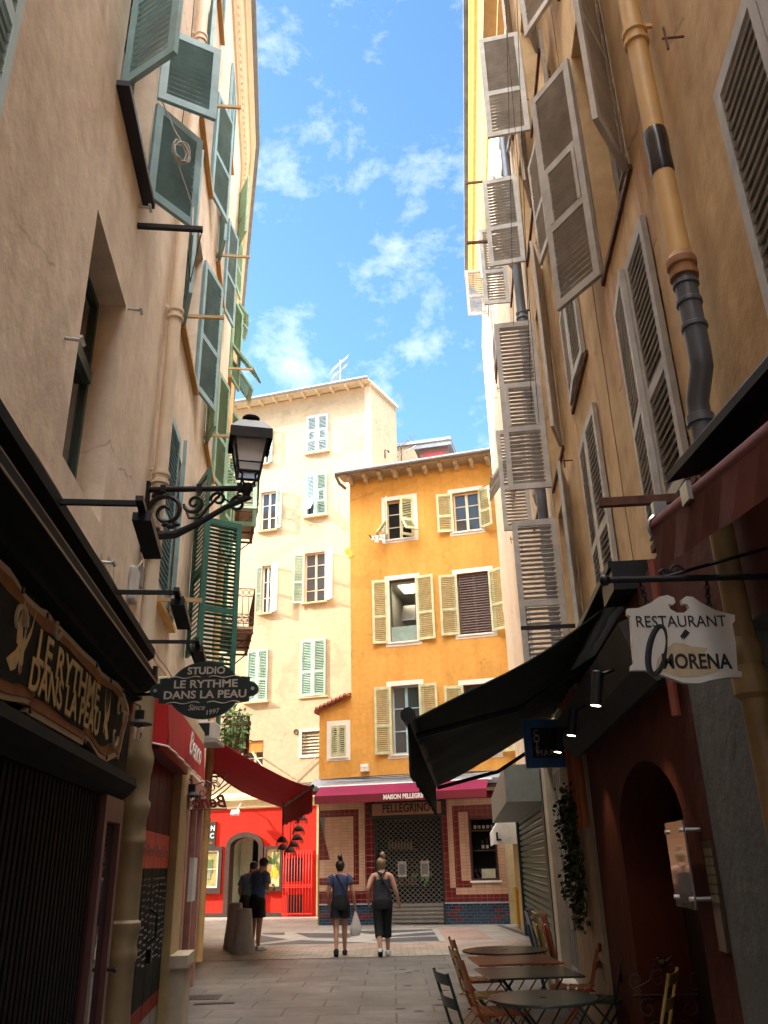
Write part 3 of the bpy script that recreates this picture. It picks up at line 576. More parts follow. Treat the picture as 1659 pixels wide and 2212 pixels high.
# eave: boards on rafters, gutter
EAV = [CWALL.A.xy, CWALL.B.xy]
mb = MB(); mb.t = CWALL.M
mb.prismx([(-0.55, HC + 0.02), (0.2, HC + 0.18), (0.2, HC + 0.24), (-0.55, HC + 0.08)], 0, CWALL.L + 0.05)
mb.t = SIDEW.M; mb.prismx([(-0.12, HC + 0.02), (0.2, HC + 0.06), (0.2, HC + 0.24), (-0.12, HC + 0.16)], -0.05, SIDEW.L)
mb.build('eave_boards', mat('pale_eave_paint', (0.62, 0.56, 0.40), 0.8), BACK, I4)
mb = MB(); mb.t = CWALL.M
for i in range(18): s = CWALL.L - 0.35 - i * 0.68; mb.prismx([(-0.50, HC + 0.02), (0.0, HC + 0.12), (0.0, HC - 0.06), (-0.42, HC - 0.04)], s - 0.05, s + 0.05)
mb.build('rafter_ends', mat('pale_eave_paint', (0.62, 0.56, 0.40), 0.8), BACK, I4)
mb = MB(); mb.t = CWALL.M; mb.tube([(0, -0.60, HC + 0.07), (CWALL.L + 0.06, -0.60, HC + 0.07)], 0.075, 10)
for i in range(16): s = CWALL.L - 0.3 - i * 0.75; mb.tube([(s, -0.68, HC + 0.06), (s, -0.60, HC - 0.02), (s, -0.5, HC + 0.02)], 0.012, 5)
mb.build('gutter', ZINC, BACK, I4)
mb = MB(); V = [(-12, 34.6), (-0.45, 31.2), (0.66, 33.3), (-2, 44), (-10, 46)]
mb.add([(p[0], p[1], HC + 0.23) for p in V] + [(-4, 38, HC + 1.0)], [(0, 1, 5), (1, 2, 5), (2, 3, 5), (3, 4, 5), (4, 0, 5)]); mb.build('roof', MATS['terracotta_roof'], BACK, I4)
mb = MB(); mb.t = CWALL.M; s = CWALL.hit(838, 900)[0]; mb.box(CWALL.L - 0.28, CWALL.L + 0.01, -0.012, 0.02, ZR + 1, HC); mb.build('corner_band', plaster('pinkish_render', (0.72, 0.56, 0.46), (0.62, 0.46, 0.36), 0.3, 0.2), BACK, I4)

# ---- red shopfront at its foot
RED = thing('red_shopfront', CWALL.M @ T(CWALL.hit(560, 1980)[0], 0, 0), 'scarlet painted shopfront with brown arched doorway at the foot of the cream house', 'shopfront')
sL, sR = CWALL.hit(400, 1900)[0] - 1.0, CWALL.hit(684, 1900)[0]
ax0, ax1, az0, azt = RD[0]; az0 = 0.0; rad = (ax1 - ax0) / 2; azs = azt - rad * 0.55; axm = (ax0 + ax1) / 2
def archpts(x0, x1, zs, zt, n=14):
    xm = (x0 + x1) / 2; r = (x1 - x0) / 2
    return [(xm + r * math.cos(math.pi * (1 - i / n)), zs + (zt - zs) * math.sin(math.pi * i / n)) for i in range(n + 1)]
op = archpts(ax0, ax1, azs, azt)
poly = [(sL, 0.0), (ax0, 0.0)] + op + [(ax1, 0.0), (sR, 0.0), (sR, ZR), (sL, ZR)]
mb = MB(); mb.add([(p[0], -0.02, p[1]) for p in poly], [list(range(len(poly)))])
mb.build('red_wall', REDWALL, RED, CWALL.M)
fo = 0.18; op2 = archpts(ax0 - fo, ax1 + fo, azs, azt + fo)
mb = MB(); inner = [(ax0, 0.0)] + op + [(ax1, 0.0)]; outer = [(ax0 - fo, 0.0)] + op2 + [(ax1 + fo, 0.0)]
for k in range(len(inner) - 1):
    a, b, c, d = inner[k], inner[k + 1], outer[k + 1], outer[k]
    mb.add([(a[0], -0.11, a[1]), (b[0], -0.11, b[1]), (c[0], -0.11, c[1]), (d[0], -0.11, d[1]), (a[0], 0.25, a[1]), (b[0], 0.25, b[1]), (c[0], -0.01, c[1]), (d[0], -0.01, d[1])], [(3, 2, 1, 0), (0, 1, 5, 4), (2, 3, 7, 6)])
BROWNW = mat('dark_brown_moulding', (0.055, 0.03, 0.022), 0.45, var=0.2)
mb.build('arched_door_frame', BROWNW, RED, CWALL.M)
mb = MB(); mb.box(ax0 - 0.3, ax1 + 0.3, 1.9, 1.95, 0, azt + 0.4, 1); mb.box(ax0 - 0.25, axm - 0.1, 0.3, 1.9, 0, 0.03, 1); mb.box(ax0 - 0.02, axm - 0.12, 0.85, 0.9, 0, azt, 0); mb.box(ax0 - 0.3, ax0 - 0.05, 0.26, 1.9, 0, azt + 0.4, 0); mb.box(ax1 + 0.02, ax1 + 0.3, 0.26, 1.9, 0, azt + 0.4, 1)
mb.build('shop_interior', [mat('pale_green_interior', (0.40, 0.42, 0.30), 0.8), DARK], RED, CWALL.M)
def case(q, glassm, frame_m, name, label=None, wf=0.14, whitef=True):
    a = cbox(*q); mb = MB(); mb.box(a[0] - wf, a[0], -0.10, -0.02, a[2] - wf, a[3] + wf); mb.box(a[1], a[1] + wf, -0.10, -0.02, a[2] - wf, a[3] + wf); mb.box(a[0], a[1], -0.10, -0.02, a[3], a[3] + wf); mb.box(a[0], a[1], -0.10, -0.02, a[2] - wf, a[2]); mb.box(a[0] - wf - 0.03, a[1] + wf + 0.03, -0.14, -0.02, a[2] - wf - 0.05, a[2] - wf - 0.002)
    o = mb.build(name, frame_m, RED, CWALL.M, label)
    mb = MB(); mb.box(a[0], a[1], -0.045, -0.03, a[2], a[3]); mb.build('pane', glassm, o, CWALL.M)
    if whitef:
        t = 0.05; mb = MB(); mb.box(a[0], a[0] + t, -0.075, -0.045, a[2], a[3]); mb.box(a[1] - t, a[1], -0.075, -0.045, a[2], a[3]); mb.box(a[0] + t, a[1] - t, -0.075, -0.045, a[3] - t, a[3]); mb.box(a[0] + t, a[1] - t, -0.075, -0.045, a[2], a[2] + t)
        mb.box(a[0] + t, a[1] - t, -0.06, -0.045, (a[2] + a[3]) / 2 - 0.01, (a[2] + a[3]) / 2 + 0.01); mb.build('inner_frame', WHITE, o, CWALL.M)
    return o, a
o, a = case((427, 1838, 473, 1918), mat('olive_backboard', (0.36, 0.32, 0.13), 0.25, var=0.2), BROWNW, 'display_case')
mb = MB(); mb.box(a[0] + 0.42, a[0] + 0.62, -0.058, -0.046, a[3] - 0.75, a[3] - 0.3, 0); mb.box(a[0] + 0.42, a[0] + 0.56, -0.058, -0.046, a[2] + 0.3, a[2] + 0.58, 1); mb.build('bottle_picture', [mat('green_label', (0.12, 0.17, 0.06), 0.5), mat('grey_label', (0.3, 0.28, 0.2), 0.5)], o, CWALL.M)
o, a = case((577.5, 1834, 606, 1915), mat('cream_poster', (0.66, 0.50, 0.26), 0.5, var=0.04), BROWNW, 'poster_frame', 'framed poster of lemons on cream paper', 0.1, False)
W_, H_ = a[1] - a[0], a[3] - a[2]
def pp(u, v): return (a[0] + u * W_, -0.052, a[2] + v * H_)
def disc(mb, u, v, ru, rv, mi, rot=0, n=14, y=-0.052, tip=0):
    pts = []
    for k in range(n):
        t = 2 * math.pi * k / n; x = ru * math.cos(t); z = rv * math.sin(t) * (1 + tip * abs(math.sin(t)) ** 6)
        pts.append((a[0] + u * W_ + x * math.cos(rot) - z * math.sin(rot), y, a[2] + v * H_ + x * math.sin(rot) + z * math.cos(rot)))
    mb.add(pts, [list(range(n))], mi)
mb = MB(); disc(mb, 0.66, 0.40, 0.13, 0.20, 0, 0, tip=0.25); disc(mb, 0.25, 0.33, 0.115, 0.14, 0, 0.1); disc(mb, 0.25, 0.33, 0.085, 0.105, 3, 0.1, y=-0.054); disc(mb, 0.80, 0.47, 0.07, 0.19, 4, -0.15, y=-0.0515)
for u, v, r_ in ((0.32, 0.72, 0.9), (0.16, 0.66, 1.3), (0.72, 0.76, -0.5), (0.55, 0.80, 0.05), (0.50, 0.63, 1.6), (0.80, 0.55, 0.2)): disc(mb, u, v, 0.055, 0.15, 1, r_, tip=0.3, y=-0.053)
mb.tube([pp(0.66, 0.5), pp(0.5, 0.62), pp(0.5, 0.75)], 0.008, 5, 1); mb.box(pp(0.42, 0)[0], pp(0.58, 0)[0], -0.056, -0.052, pp(0, 0.015)[2], pp(0, 0.075)[2], 2)
mb.build('lemon_print', [mat('lemon_yellow', (0.62, 0.42, 0.03), 0.5), mat('leaf_ink', (0.10, 0.16, 0.04), 0.5), mat('brown_ink', (0.09, 0.045, 0.02), 0.5), mat('pale_lemon', (0.70, 0.42, 0.08), 0.5), mat('shaded_lemon_ink', (0.34, 0.24, 0.03), 0.5)], o, CWALL.M)
# red gate with barred openings
a = cbox(613, 1837, 678, 1980); MB().box(a[0], a[1], -0.07, -0.025, 0.0, a[3]).build('red_gate', REDWALL, RED, CWALL.M)
gate = RED.children[-1]
b1 = cbox(621, 1853, 657, 1904); b2 = cbox(622, 1932, 656, 1971)
mb = MB(); mb.box(b1[0], b1[1], -0.078, -0.07, b1[2], b1[3]); mb.box(b2[0], b2[1], -0.078, -0.07, b2[2], b2[3]); mb.build('gate_opening', DARK, gate, CWALL.M)
mb = MB(); n = 11
for i in range(n):
    x = a[0] + 0.03 + i * (a[1] - a[0] - 0.06) / (n - 1); mb.tube([(x, -0.14, 0.03), (x, -0.14, a[3])], 0.013, 6)
for z in (0.1, a[3] * 0.44, a[3] * 0.47, a[3] - 0.03): mb.box(a[0], a[1], -0.155, -0.125, z - 0.015, z + 0.015)
mb.build('grille', mat('red_bar_paint', (0.62, 0.03, 0.02), 0.5), gate, CWALL.M)
# cream ledge and dark gutter over the red wall
mb = MB(); mb.t = CWALL.M; mb.prismx([(-0.02, ZR), (-0.10, ZR + 0.04), (-0.10, ZR + 0.2), (-0.22, ZR + 0.3), (-0.22, ZR + 0.42), (0.0, ZR + 0.56), (0.2, ZR + 0.56), (0.2, ZR)], sL, sR); mb.build('ledge', mat('cream_ledge', (0.66, 0.55, 0.34), 0.8), RED, I4)
mb = MB(); mb.box(sR, sR + 1.2, -0.05, 0.1, 0, ZR + 0.62); mb.build('end_pilaster', plaster('peeling_cream_render', (0.58, 0.47, 0.28), (0.36, 0.29, 0.18), 0.6, 0.5), RED, CWALL.M)
mb = MB(); mb.t = CWALL.M; mb.tube([(sR + 0.25, -0.14, 0), (sR + 0.25, -0.14, ZR + 0.5)], 0.07, 10); mb.build('downpipe', PIPEYEL, RED, I4)
mb = MB(); mb.t = CWALL.M; mb.box(CWALL.hit(610, 1690)[0], sR + 0.5, -0.30, -0.01, ZR + 0.66, ZR + 0.80); mb.build('gutter', GUTTER, RED, I4)
mb = MB(); mb.box(sL, ax0 - fo, -0.06, -0.02, 0, 0.14); mb.box(ax1 + fo, cbox(613, 1837, 678, 1980)[0], -0.06, -0.02, 0, 0.14); mb.build('plinth', BROWNW, RED, CWALL.M)
# spot lamp
h = CWALL.hit(520, 1757); mb = MB(); mb.tube([(h[0] + 0.12, -0.02, h[1] + 0.3), (h[0] + 0.12, -0.3, h[1] + 0.3), (h[0] + 0.05, -0.42, h[1] + 0.08)], 0.02, 6); mb.t = T(h[0], -0.45, h[1]) @ RX(R(-35)); mb.box(-0.16, 0.16, -0.05, 0.05, -0.09, 0.09); mb.build('spot_lamp', mat('pale_lamp_head', (0.6, 0.6, 0.6), 0.4), None, CWALL.M, 'small floodlight on a bent arm over the red shop sign', 'lamp')
# sign ON / IAC
a = cbox(415, 1776, 467, 1832); sg = MB().box(a[0], a[1], -0.07, -0.025, a[2], a[3]).build('shop_sign', mat('charcoal_sign', (0.025, 0.025, 0.022), 0.5), None, CWALL.M, 'charcoal square sign with white capitals on the red wall', 'sign')
whl = mat('white_letter', (0.75, 0.72, 0.66), 0.6); ogl = mat('ochre_letter', (0.55, 0.27, 0.05), 0.6)
hh = a[3] - a[2]
lettering(sg, 'ON', hh * 0.27, CWALL.M @ T(a[1] - 0.02, -0.073, a[2] + hh * 0.74), whl, bold=0.008, align='RIGHT', spacing=1.35)
lettering(sg, 'IAC', hh * 0.27, CWALL.M @ T(a[1] - 0.05, -0.073, a[2] + hh * 0.45), whl, bold=0.008, align='RIGHT', spacing=1.35)
lettering(sg, 'à Menton', hh * 0.14, CWALL.M @ T(a[1] - 0.1, -0.073, a[2] + hh * 0.2), ogl, align='RIGHT')

# ================================================================ YELLOW BUILDING
YW = Wall((-2.25, 27.2), (3.85, 25.5))
HY = 14.25
YEL = thing('ochre_building', YW.M @ T(3, 0, 0), 'orange-yellow house at the bend with olive shutters and bracketed eave', 'building')
def ybox(*q): return YW.box_px(*q)
def ywin(q, leaves=(), sur=True, depth=0.18, lwid=None, **k):
    a = ybox(*q); return window(YEL, YW, a[0], a[1], a[2], a[3], leaves, depth=depth, surround=WHITE if sur else None, sw=0.15, sill=WHITE, sill_d=0.05, **k)
sY0 = YW.hit(757, 1250)[0]                                           # left edge of the tall part
ywin((834, 1079, 893, 1163), (('L', 72, SH_OLIVE, 'f'), ('R', 40, SH_OLIVE, 'f')), label='half open shutters with hatches pushed out', pane=DARK)
ywin((979, 1062, 1036, 1146.5), (('L', 170, SH_OLIVE, 'n', 0.56), ('R', 150, SH_OLIVE, 'n', 0.5)), frame=FRAMEW)
kb = ybox(842, 1250.6, 899, 1385.5)
YW.open.append((kb[0], kb[1], kb[2], kb[3], 0.22))
kw = MB(); t = 0.05; kw.box(kb[0], kb[0] + t, 0.1, 0.16, kb[2], kb[3]); kw.box(kb[1] - t, kb[1], 0.1, 0.16, kb[2], kb[3]); kw.box(kb[0] + t, kb[1] - t, 0.1, 0.16, kb[3] - t, kb[3]); kw.box(kb[0] + t, kb[1] - t, 0.1, 0.16, kb[2], kb[2] + t)
win = kw.build('window', FRAMEG, YEL, YW.M, 'open kitchen window with a lit ceiling and extractor hood')
mb = MB(); g = 0.15; e = 0.012; s0, s1, z0, z1 = kb
mb.box(s0 - g, s0, -e, 0.01, z0 - g, z1 + g); mb.box(s1, s1 + g, -e, 0.01, z0 - g, z1 + g); mb.box(s0, s1, -e, 0.01, z1, z1 + g); mb.box(s0, s1, -e, 0.01, z0 - g, z0 - 0.06); mb.box(s0 - 0.08, s1 + 0.08, -0.05, 0.1, z0 - 0.055, z0 - 0.002); mb.build('surround', WHITE, win, YW.M)
KIT = mat('kitchen_wall', (0.35, 0.36, 0.33), 0.7)
mb = MB()
for q in ([(s0 - 0.3, 3.2, z0 - 0.8), (s1 + 1.6, 3.2, z0 - 0.8), (s1 + 1.6, 3.2, z1 + 0.12), (s0 - 0.3, 3.2, z1 + 0.12)], [(s0 - 0.3, 0.24, z0 - 0.8), (s0 - 0.3, 3.2, z0 - 0.8), (s0 - 0.3, 3.2, z1 + 0.12), (s0 - 0.3, 0.24, z1 + 0.12)], [(s1 + 1.6, 3.2, z0 - 0.8), (s1 + 1.6, 0.24, z0 - 0.8), (s1 + 1.6, 0.24, z1 + 0.12), (s1 + 1.6, 3.2, z1 + 0.12)],
          [(s0 - 0.3, 0.24, z1 + 0.12), (s1 + 1.6, 0.24, z1 + 0.12), (s1 + 1.6, 3.2, z1 + 0.12), (s0 - 0.3, 3.2, z1 + 0.12)], [(s0 - 0.3, 0.24, z0 - 0.8), (s1 + 1.6, 0.24, z0 - 0.8), (s1 + 1.6, 3.2, z0 - 0.8), (s0 - 0.3, 3.2, z0 - 0.8)]): mb.quad(*q)
mb.build('kitchen_room', KIT, win, YW.M)
mb = MB(); mb.box(s0 + 0.05, s1 - 0.12, 1.0, 1.9, z1 + 0.09, z1 + 0.11); mb.build('ceiling_light', mat('ceiling_panel_light', (0.9, 0.85, 0.7), 0.5, emit=(1.0, 0.82, 0.55), estr=4.0), win, YW.M)
mb = MB(); mb.prismx([(0.9, z0 + 0.95), (1.9, z0 + 0.95), (1.7, z0 + 1.55), (1.2, z0 + 1.55)], s0 + 0.15, s1 + 0.2); mb.build('extractor_hood', STEEL, win, YW.M)
mb = MB(); mb.box(s0 - 0.3, s1 + 0.3, 0.5, 1.1, z0 - 0.6, z0 + 0.62); mb.build('worktop', mat('green_grey_unit', (0.2, 0.27, 0.22), 0.5), win, YW.M)
mb = MB(); mb.box(s0 + 0.02, s1 - 0.02, 0.06, 0.075, z0 + 0.02, z0 + 0.52); mb.build('guard_pane', mat('frosted_guard', (0.25, 0.34, 0.30), 0.3), win, YW.M)
for sd, an, wd_ in (('L', 173, 0.52), ('R', 172, 0.6)): leaf(win, YW, s0 - 0.06 if sd == 'L' else s1 + 0.04, z0 - 0.02, wd_, z1 - z0 + 0.05, sd, an, SH_OLIVE, 'n')
wq = ywin((990, 1236, 1059.5, 1369), (('L', 173, SH_OLIVE, 'n', 0.6), ('R', 150, SH_OLIVE, 'n', 0.58)), label='brown louvred blind closed behind olive shutters')
a = ybox(990, 1236, 1059.5, 1369); mb = MB(); n = 24
for i in range(n): z = a[2] + (i + 0.5) * (a[3] - a[2]) / n; mb.prismx([(0.04, z - 0.045), (0.10, z + 0.035), (0.11, z + 0.025), (0.05, z - 0.055)], a[0] + 0.02, a[1] - 0.02)
mb.build('louvred_blind', SH_BROWN, wq, YW.M)
ywin((846.5, 1480, 907.6, 1628), (('L', 172, SH_OLIVE, 'n', 0.55), ('R', 172, SH_OLIVE, 'n', 0.62)), frame=SH_BLUE, pane=PANE)
ywin((1004.6, 1477, 1070, 1628), (('L', 172, SH_OLIVE, 'n', 0.6), ('R', 160, SH_OLIVE, 'n', 0.58)), frame=mat('dark_frame', (0.05, 0.045, 0.045), 0.5))
ywin((715.7, 1567, 747, 1634), (('L', 2, SH_OLIVE, 's'), ('R', 2, SH_OLIVE, 's')), depth=0.1, bars=0)
ZS = YW.hit(880, 1690)[1]                                            # height of the zinc shop canopy
sE = YW.L
mb = MB(); mb.t = T(-3, 0, 0)
wall_faces(mb, YW, ZS - 0.1, HY, sY0, sE, reveal=0.2)
za = YW.hit(757, 1504)[1]; zb = YW.hit(690, 1537)[1]
ann = [o for o in YW.open if o[1] < sY0]
a = ann[0]
mb.add([(0, 0, ZS - 0.1), (a[0], 0, ZS - 0.1), (a[0], 0, zb + (za - zb) * a[0] / sY0), (0, 0, zb)], [(0, 1, 2, 3)])
mb.add([(a[1], 0, ZS - 0.1), (sY0, 0, ZS - 0.1), (sY0, 0, za), (a[1], 0, zb + (za - zb) * a[1] / sY0)], [(0, 1, 2, 3)])
mb.quad((a[0], 0, ZS - 0.1), (a[1], 0, ZS - 0.1), (a[1], 0, a[2]), (a[0], 0, a[2])); mb.quad((a[0], 0, a[3]), (a[1], 0, a[3]), (a[1], 0, zb + (za - zb) * a[1] / sY0), (a[0], 0, zb + (za - zb) * a[0] / sY0))
mb.quad((sY0, 6, ZS), (sY0, 0, ZS), (sY0, 0, HY), (sY0, 6, HY)); mb.quad((0, 5, 0), (0, 0, 0), (0, 0, zb), (0, 5, zb)); mb.quad((sE, 0, 0), (sE, 6, 0), (sE, 6, HY), (sE, 0, HY))
mb.build('wall', YELLOW, YEL, YW.M @ T(3, 0, 0))
mb = MB(); xr0 = YW.hit(1103, 1990)[0]; mb.box(xr0 - 0.02, sE, -0.02, 0.2, 0, ZS - 0.1); mb.build('end_pilaster', MATS['peeling_cream_render'], YEL, YW.M)
mb = MB(); d = 0.10; mb.t = YW.M
k = (za - zb) / sY0
mb.prism([(-0.14, zb - 0.14 * k - 0.02), (sY0, za), (sY0, za + d), (-0.14, zb - 0.14 * k - 0.02 + d)], -0.14, 4.0)
for i in range(8): x = sY0 * (i + 0.5) / 8 - 0.1; mb.tube([(x, -0.18, zb + k * x + 0.08), (x, 3.5, zb + k * x + 0.08)], 0.07, 8)
mb.build('lean_to_roof', mat('red_roof_tile', (0.33, 0.11, 0.06), 0.8, var=0.3, vscale=5), YEL, I4)
mb = MB(); mb.t = YW.M; mb.prismx([(-0.62, HY + 0.02), (0.2, HY + 0.10), (0.2, HY + 0.2), (-0.62, HY + 0.07)], sY0 - 0.28, sE + 0.1)
mb.build('eave_boards', mat('weathered_eave_board', (0.38, 0.27, 0.16), 0.8), YEL, I4)
mb = MB(); mb.t = YW.M
n = 10
for i in range(n):
    s = sY0 + 0.12 + i * (sE - sY0 - 0.35) / (n - 1)
    mb.prismx([(-0.50, HY + 0.02), (0.0, HY + 0.05), (0.0, HY - 0.20), (-0.10, HY - 0.17), (-0.22, HY - 0.20), (-0.32, HY - 0.10), (-0.44, HY - 0.12), (-0.52, HY - 0.05)], s - 0.06, s + 0.06)
mb.build('brackets', mat('carved_bracket_paint', (0.42, 0.30, 0.17), 0.8), YEL, I4)
mb = MB(); mb.t = YW.M; mb.tube([(sY0 - 0.32, -0.68, HY + 0.05), (sE + 0.1, -0.68, HY + 0.10)], 0.085, 10); mb.tube([(sY0 - 0.30, -0.68, HY + 0.0), (sY0 - 0.22, -0.5, HY - 0.25), (sY0 - 0.12, -0.14, HY - 0.3)], 0.055, 8)
mb.build('gutter', GUTTER, YEL, I4)
mb = MB(); mb.t = YW.M; mb.add([(sY0 - 0.3, -0.65, HY + 0.12), (sE + 0.1, -0.65, HY + 0.15), (sE + 0.1, 5, HY + 1.1), (sY0 - 0.3, 5, HY + 1.1)], [(0, 1, 2, 3)]); mb.build('roof', MATS['terracotta_roof'], YEL, I4)
a = ybox(781, 1651, 798, 1667); mb = MB(); mb.box(a[0], a[1], -0.12, 0, a[2], a[3]); mb.box(a[0] + 0.04, a[1] - 0.04, -0.13, -0.12, a[2] + 0.12, a[3] - 0.05); bevel(mb.build('alarm_box', WHITE, None, YW.M, 'small white alarm box above the zinc canopy', 'box'), 0.015)
# laundry on a short line under the upper left window
h = YW.hit(806, 1168); h2 = YW.hit(845, 1172)
LN = thing('laundry', YW.M @ T(h[0], -0.4, h[1]), 'small pale cloths pegged on a line under the upper ochre window', 'laundry')
mb = MB(); mb.t = T(0, 0, 0); mb.tube([(0, 0.4, 0.03), (0, -0.1, 0.03)], 0.02, 6); mb.tube([(0, -0.05, 0), (h2[0] - h[0], -0.05, 0.02)], 0.006, 4); mb.build('line', RUST, LN)
for i, (x, wd_, hh_) in enumerate(((0.07, 0.1, 0.16), (0.19, 0.14, 0.26), (0.34, 0.12, 0.2), (0.46, 0.1, 0.3))):
    mb = MB(); mb.add([(x, -0.05, 0), (x + wd_, -0.05, 0), (x + wd_ * 0.95, -0.08, -hh_ / 2), (x + 0.02, -0.03, -hh_ / 2), (x + wd_, -0.06, -hh_), (x - 0.01, -0.07, -hh_ * 0.9)], [(0, 3, 2, 1), (3, 5, 4, 2)]); mb.build('cloth', [WHITE, SH_SKY][i % 2], LN)

# ================================================================ TILED WINE SHOP
SH = thing('tiled_shopfront', YW.M @ T(YW.L / 2, 0, 0), 'wine shop front of pink, dark red and blue glazed tiles under a magenta awning', 'shopfront')
x0 = YW.hit(690, 1990)[0]; x1 = YW.hit(1103, 1990)[0]
zt = YW.hit(880, 1716)[1]; zred = YW.hit(1030, 1920)[1]; zblue = YW.hit(1030, 1928)[1]
gx0, gx1, _, gz1 = ybox(812.6, 1767.7, 957, 1990)
wx0, wx1, wz0, wz1 = ybox(1015, 1765, 1075, 1902)
T_PINK = brick('pink_glazed_tile', (0.52, 0.325, 0.215), (0.46, 0.28, 0.185), (0.32, 0.18, 0.12), 0.24, 0.085, 0.18, 0.006, True, 0.0, 0.5, 0.12, 0.6)
T_RED = brick('dark_red_glazed_tile', (0.14, 0.013, 0.013), (0.10, 0.010, 0.010), (0.20, 0.09, 0.07), 0.17, 0.17, 0.15, 0.006, True, 0.0, 0.5, 0.2, 0.6)
T_BLUE = mat('blue_glazed_tile', (0.011, 0.022, 0.045), 0.15, var=0.45, vscale=9, spec=0.6)
T_MID = mat('mid_blue_glazed_tile', (0.018, 0.045, 0.080), 0.15, var=0.4, vscale=9, spec=0.6)
T_RBR = mat('red_brick_tile', (0.13, 0.016, 0.016), 0.2, var=0.35, vscale=9, spec=0.6)
GROUT = mat('pale_tile_joint', (0.13, 0.165, 0.21), 0.8)
mb = MB(); 
for a in ((x0, gx0, 0, zt), (gx1, wx0, 0, zt), (wx1, x1, 0, zt), (wx0, wx1, 0, wz0), (wx0, wx1, wz1, zt), (gx0, gx1, gz1, zt)): mb.box(a[0], a[1], -0.03, 0.10, a[2], a[3])
mb.build('tile_bed', GROUT, SH, YW.M)
def band(mb, a, b, c, d, mi, y=-0.036): mb.box(a, b, y, -0.028, c, d, mi)
tw = 0.17
mb = MB()                                                             # left panel
L0, L1 = x0, gx0; Z0 = zred - 0.34; Z1 = zt
band(mb, L0, L1 - 0.33, Z1 - 0.17, Z1, 1) ; band(mb, L1 - 0.33, L1, Z0, Z1, 1)
band(mb, L0, L1 - 0.33, Z0, Z0 + 0.34, 1)
band(mb, L0, L1 - 0.33, Z1 - 0.36, Z1 - 0.17, 0); band(mb, L1 - 0.52, L1 - 0.33, Z0 + 0.51, Z1 - 0.36, 0); band(mb, L0, L1 - 0.33, Z0 + 0.34, Z0 + 0.51, 0)
band(mb, L0, L1 - 0.52, Z1 - 0.56, Z1 - 0.36, 1); band(mb, L1 - 0.69, L1 - 0.52, Z0 + 0.70, Z1 - 0.56, 1); band(mb, L0, L1 - 0.52, Z0 + 0.51, Z0 + 0.70, 1)
band(mb, L0 + 0.16, L1 - 0.69, Z0 + 0.70, Z1 - 0.56, 0); band(mb, L0, L0 + 0.16, Z0 + 0.70, Z0 + 1.2, 0)
zz = Z1 - 0.56; mb.add([(L0, -0.036, zz), (L0, -0.036, Z0 + 1.2), (L0 + 0.16, -0.036, Z0 + 1.2), (L0 + 0.16, -0.0365, Z0 + 1.2 + 0.4)], [(0, 1, 2, 3)], 1)
mb.add([(L0 + 0.16, -0.038, Z0 + 1.2), (L0 + 0.34, -0.038, Z0 + 1.2), (L0 + 0.02, -0.038, zz - 0.1)], [(0, 1, 2)], 1)
# right panel round the window
Q0, Q1 = gx1, x1
band(mb, Q0, Q1, Z1 - 0.2, Z1, 1); band(mb, Q0, Q0 + 0.2, Z0, Z1 - 0.2, 1); band(mb, Q0 + 0.2, Q1, Z0, Z0 + 0.2, 1)
band(mb, Q0 + 0.2, Q1, Z1 - 0.38, Z1 - 0.2, 0); band(mb, Q0 + 0.2, Q0 + 0.36, Z0 + 0.38, Z1 - 0.38, 0); band(mb, Q0 + 0.36, Q1, Z0 + 0.2, Z0 + 0.38, 0); band(mb, Q0 + 0.2, Q0 + 0.36, Z0 + 0.2, Z0 + 0.38, 1)
band(mb, Q0 + 0.36, wx0, Z1 - 0.56, Z1 - 0.38, 1); band(mb, wx0, Q1, wz1, Z1 - 0.38, 1); band(mb, Q0 + 0.36, Q0 + 0.54, Z0 + 0.38, Z1 - 0.56, 1); band(mb, Q0 + 0.54, wx0, Z0 + 0.38, Z0 + 0.56, 1)
band(mb, Q0 + 0.54, wx0, Z0 + 0.56, Z1 - 0.56, 0); band(mb, wx1, Q1, Z0 + 0.38, wz1, 0)
if wz0 > Z0 + 0.38: band(mb, wx0, wx1, Z0 + 0.38, wz0, 0)
mb.build('glazed_tiles', [T_PINK, T_RED], SH, YW.M)
def blue_base(a, b, z1, name):
    mb = MB(); bw, bh = 0.215, 0.078; n = max(2, round((b - a) / bw)); bw = (b - a) / n; m = int(z1 / bh)
    for j in range(m):
        z = j * bh; off = 0.5 * (j % 2)
        for i in range(-1, n + 1):
            u0 = max(a, a + (i + off) * bw); u1 = min(b, a + (i + 1 + off) * bw)
            if u1 - u0 < 0.02: continue
            uc = ((u0 + u1) / 2 - a) / (b - a) * 2; vv = (z + bh / 2) / z1
            mi = 1 if j < 2 else 0
            if 0.16 < vv < 0.88:
                uu = (uc % 1.0) - 0.5; dd = abs(uu) * 1.55 + abs(vv - 0.52) * 1.35
                mi = 1
                if 0.38 < dd < 0.56 and abs(uu) < 0.36: mi = 2
                if dd < 0.09: mi = 2
                if abs(uu) > 0.42 and abs(vv - 0.52) < 0.07: mi = 2
                if random.random() < 0.10: mi = 0
            mb.box(u0 + 0.006, u1 - 0.006, -0.038, -0.026, z + 0.006, z + bh - 0.006, mi)
    mb.build(name, [T_BLUE, T_MID, T_RBR], SH, YW.M)
blue_base(x0, gx0 - 0.02, Z0 - 0.02, 'blue_tile_base'); blue_base(gx1 + 0.02, x1, Z0 - 0.02, 'blue_tile_base')
mb = MB(); mb.box(x0, gx0, -0.05, 0.0, Z0 - 0.035, Z0 + 0.005); mb.box(gx1, x1, -0.05, 0.0, Z0 - 0.035, Z0 + 0.005); mb.build('tile_ledge', mat('pale_blue_tile', (0.30, 0.36, 0.42), 0.2), SH, YW.M)
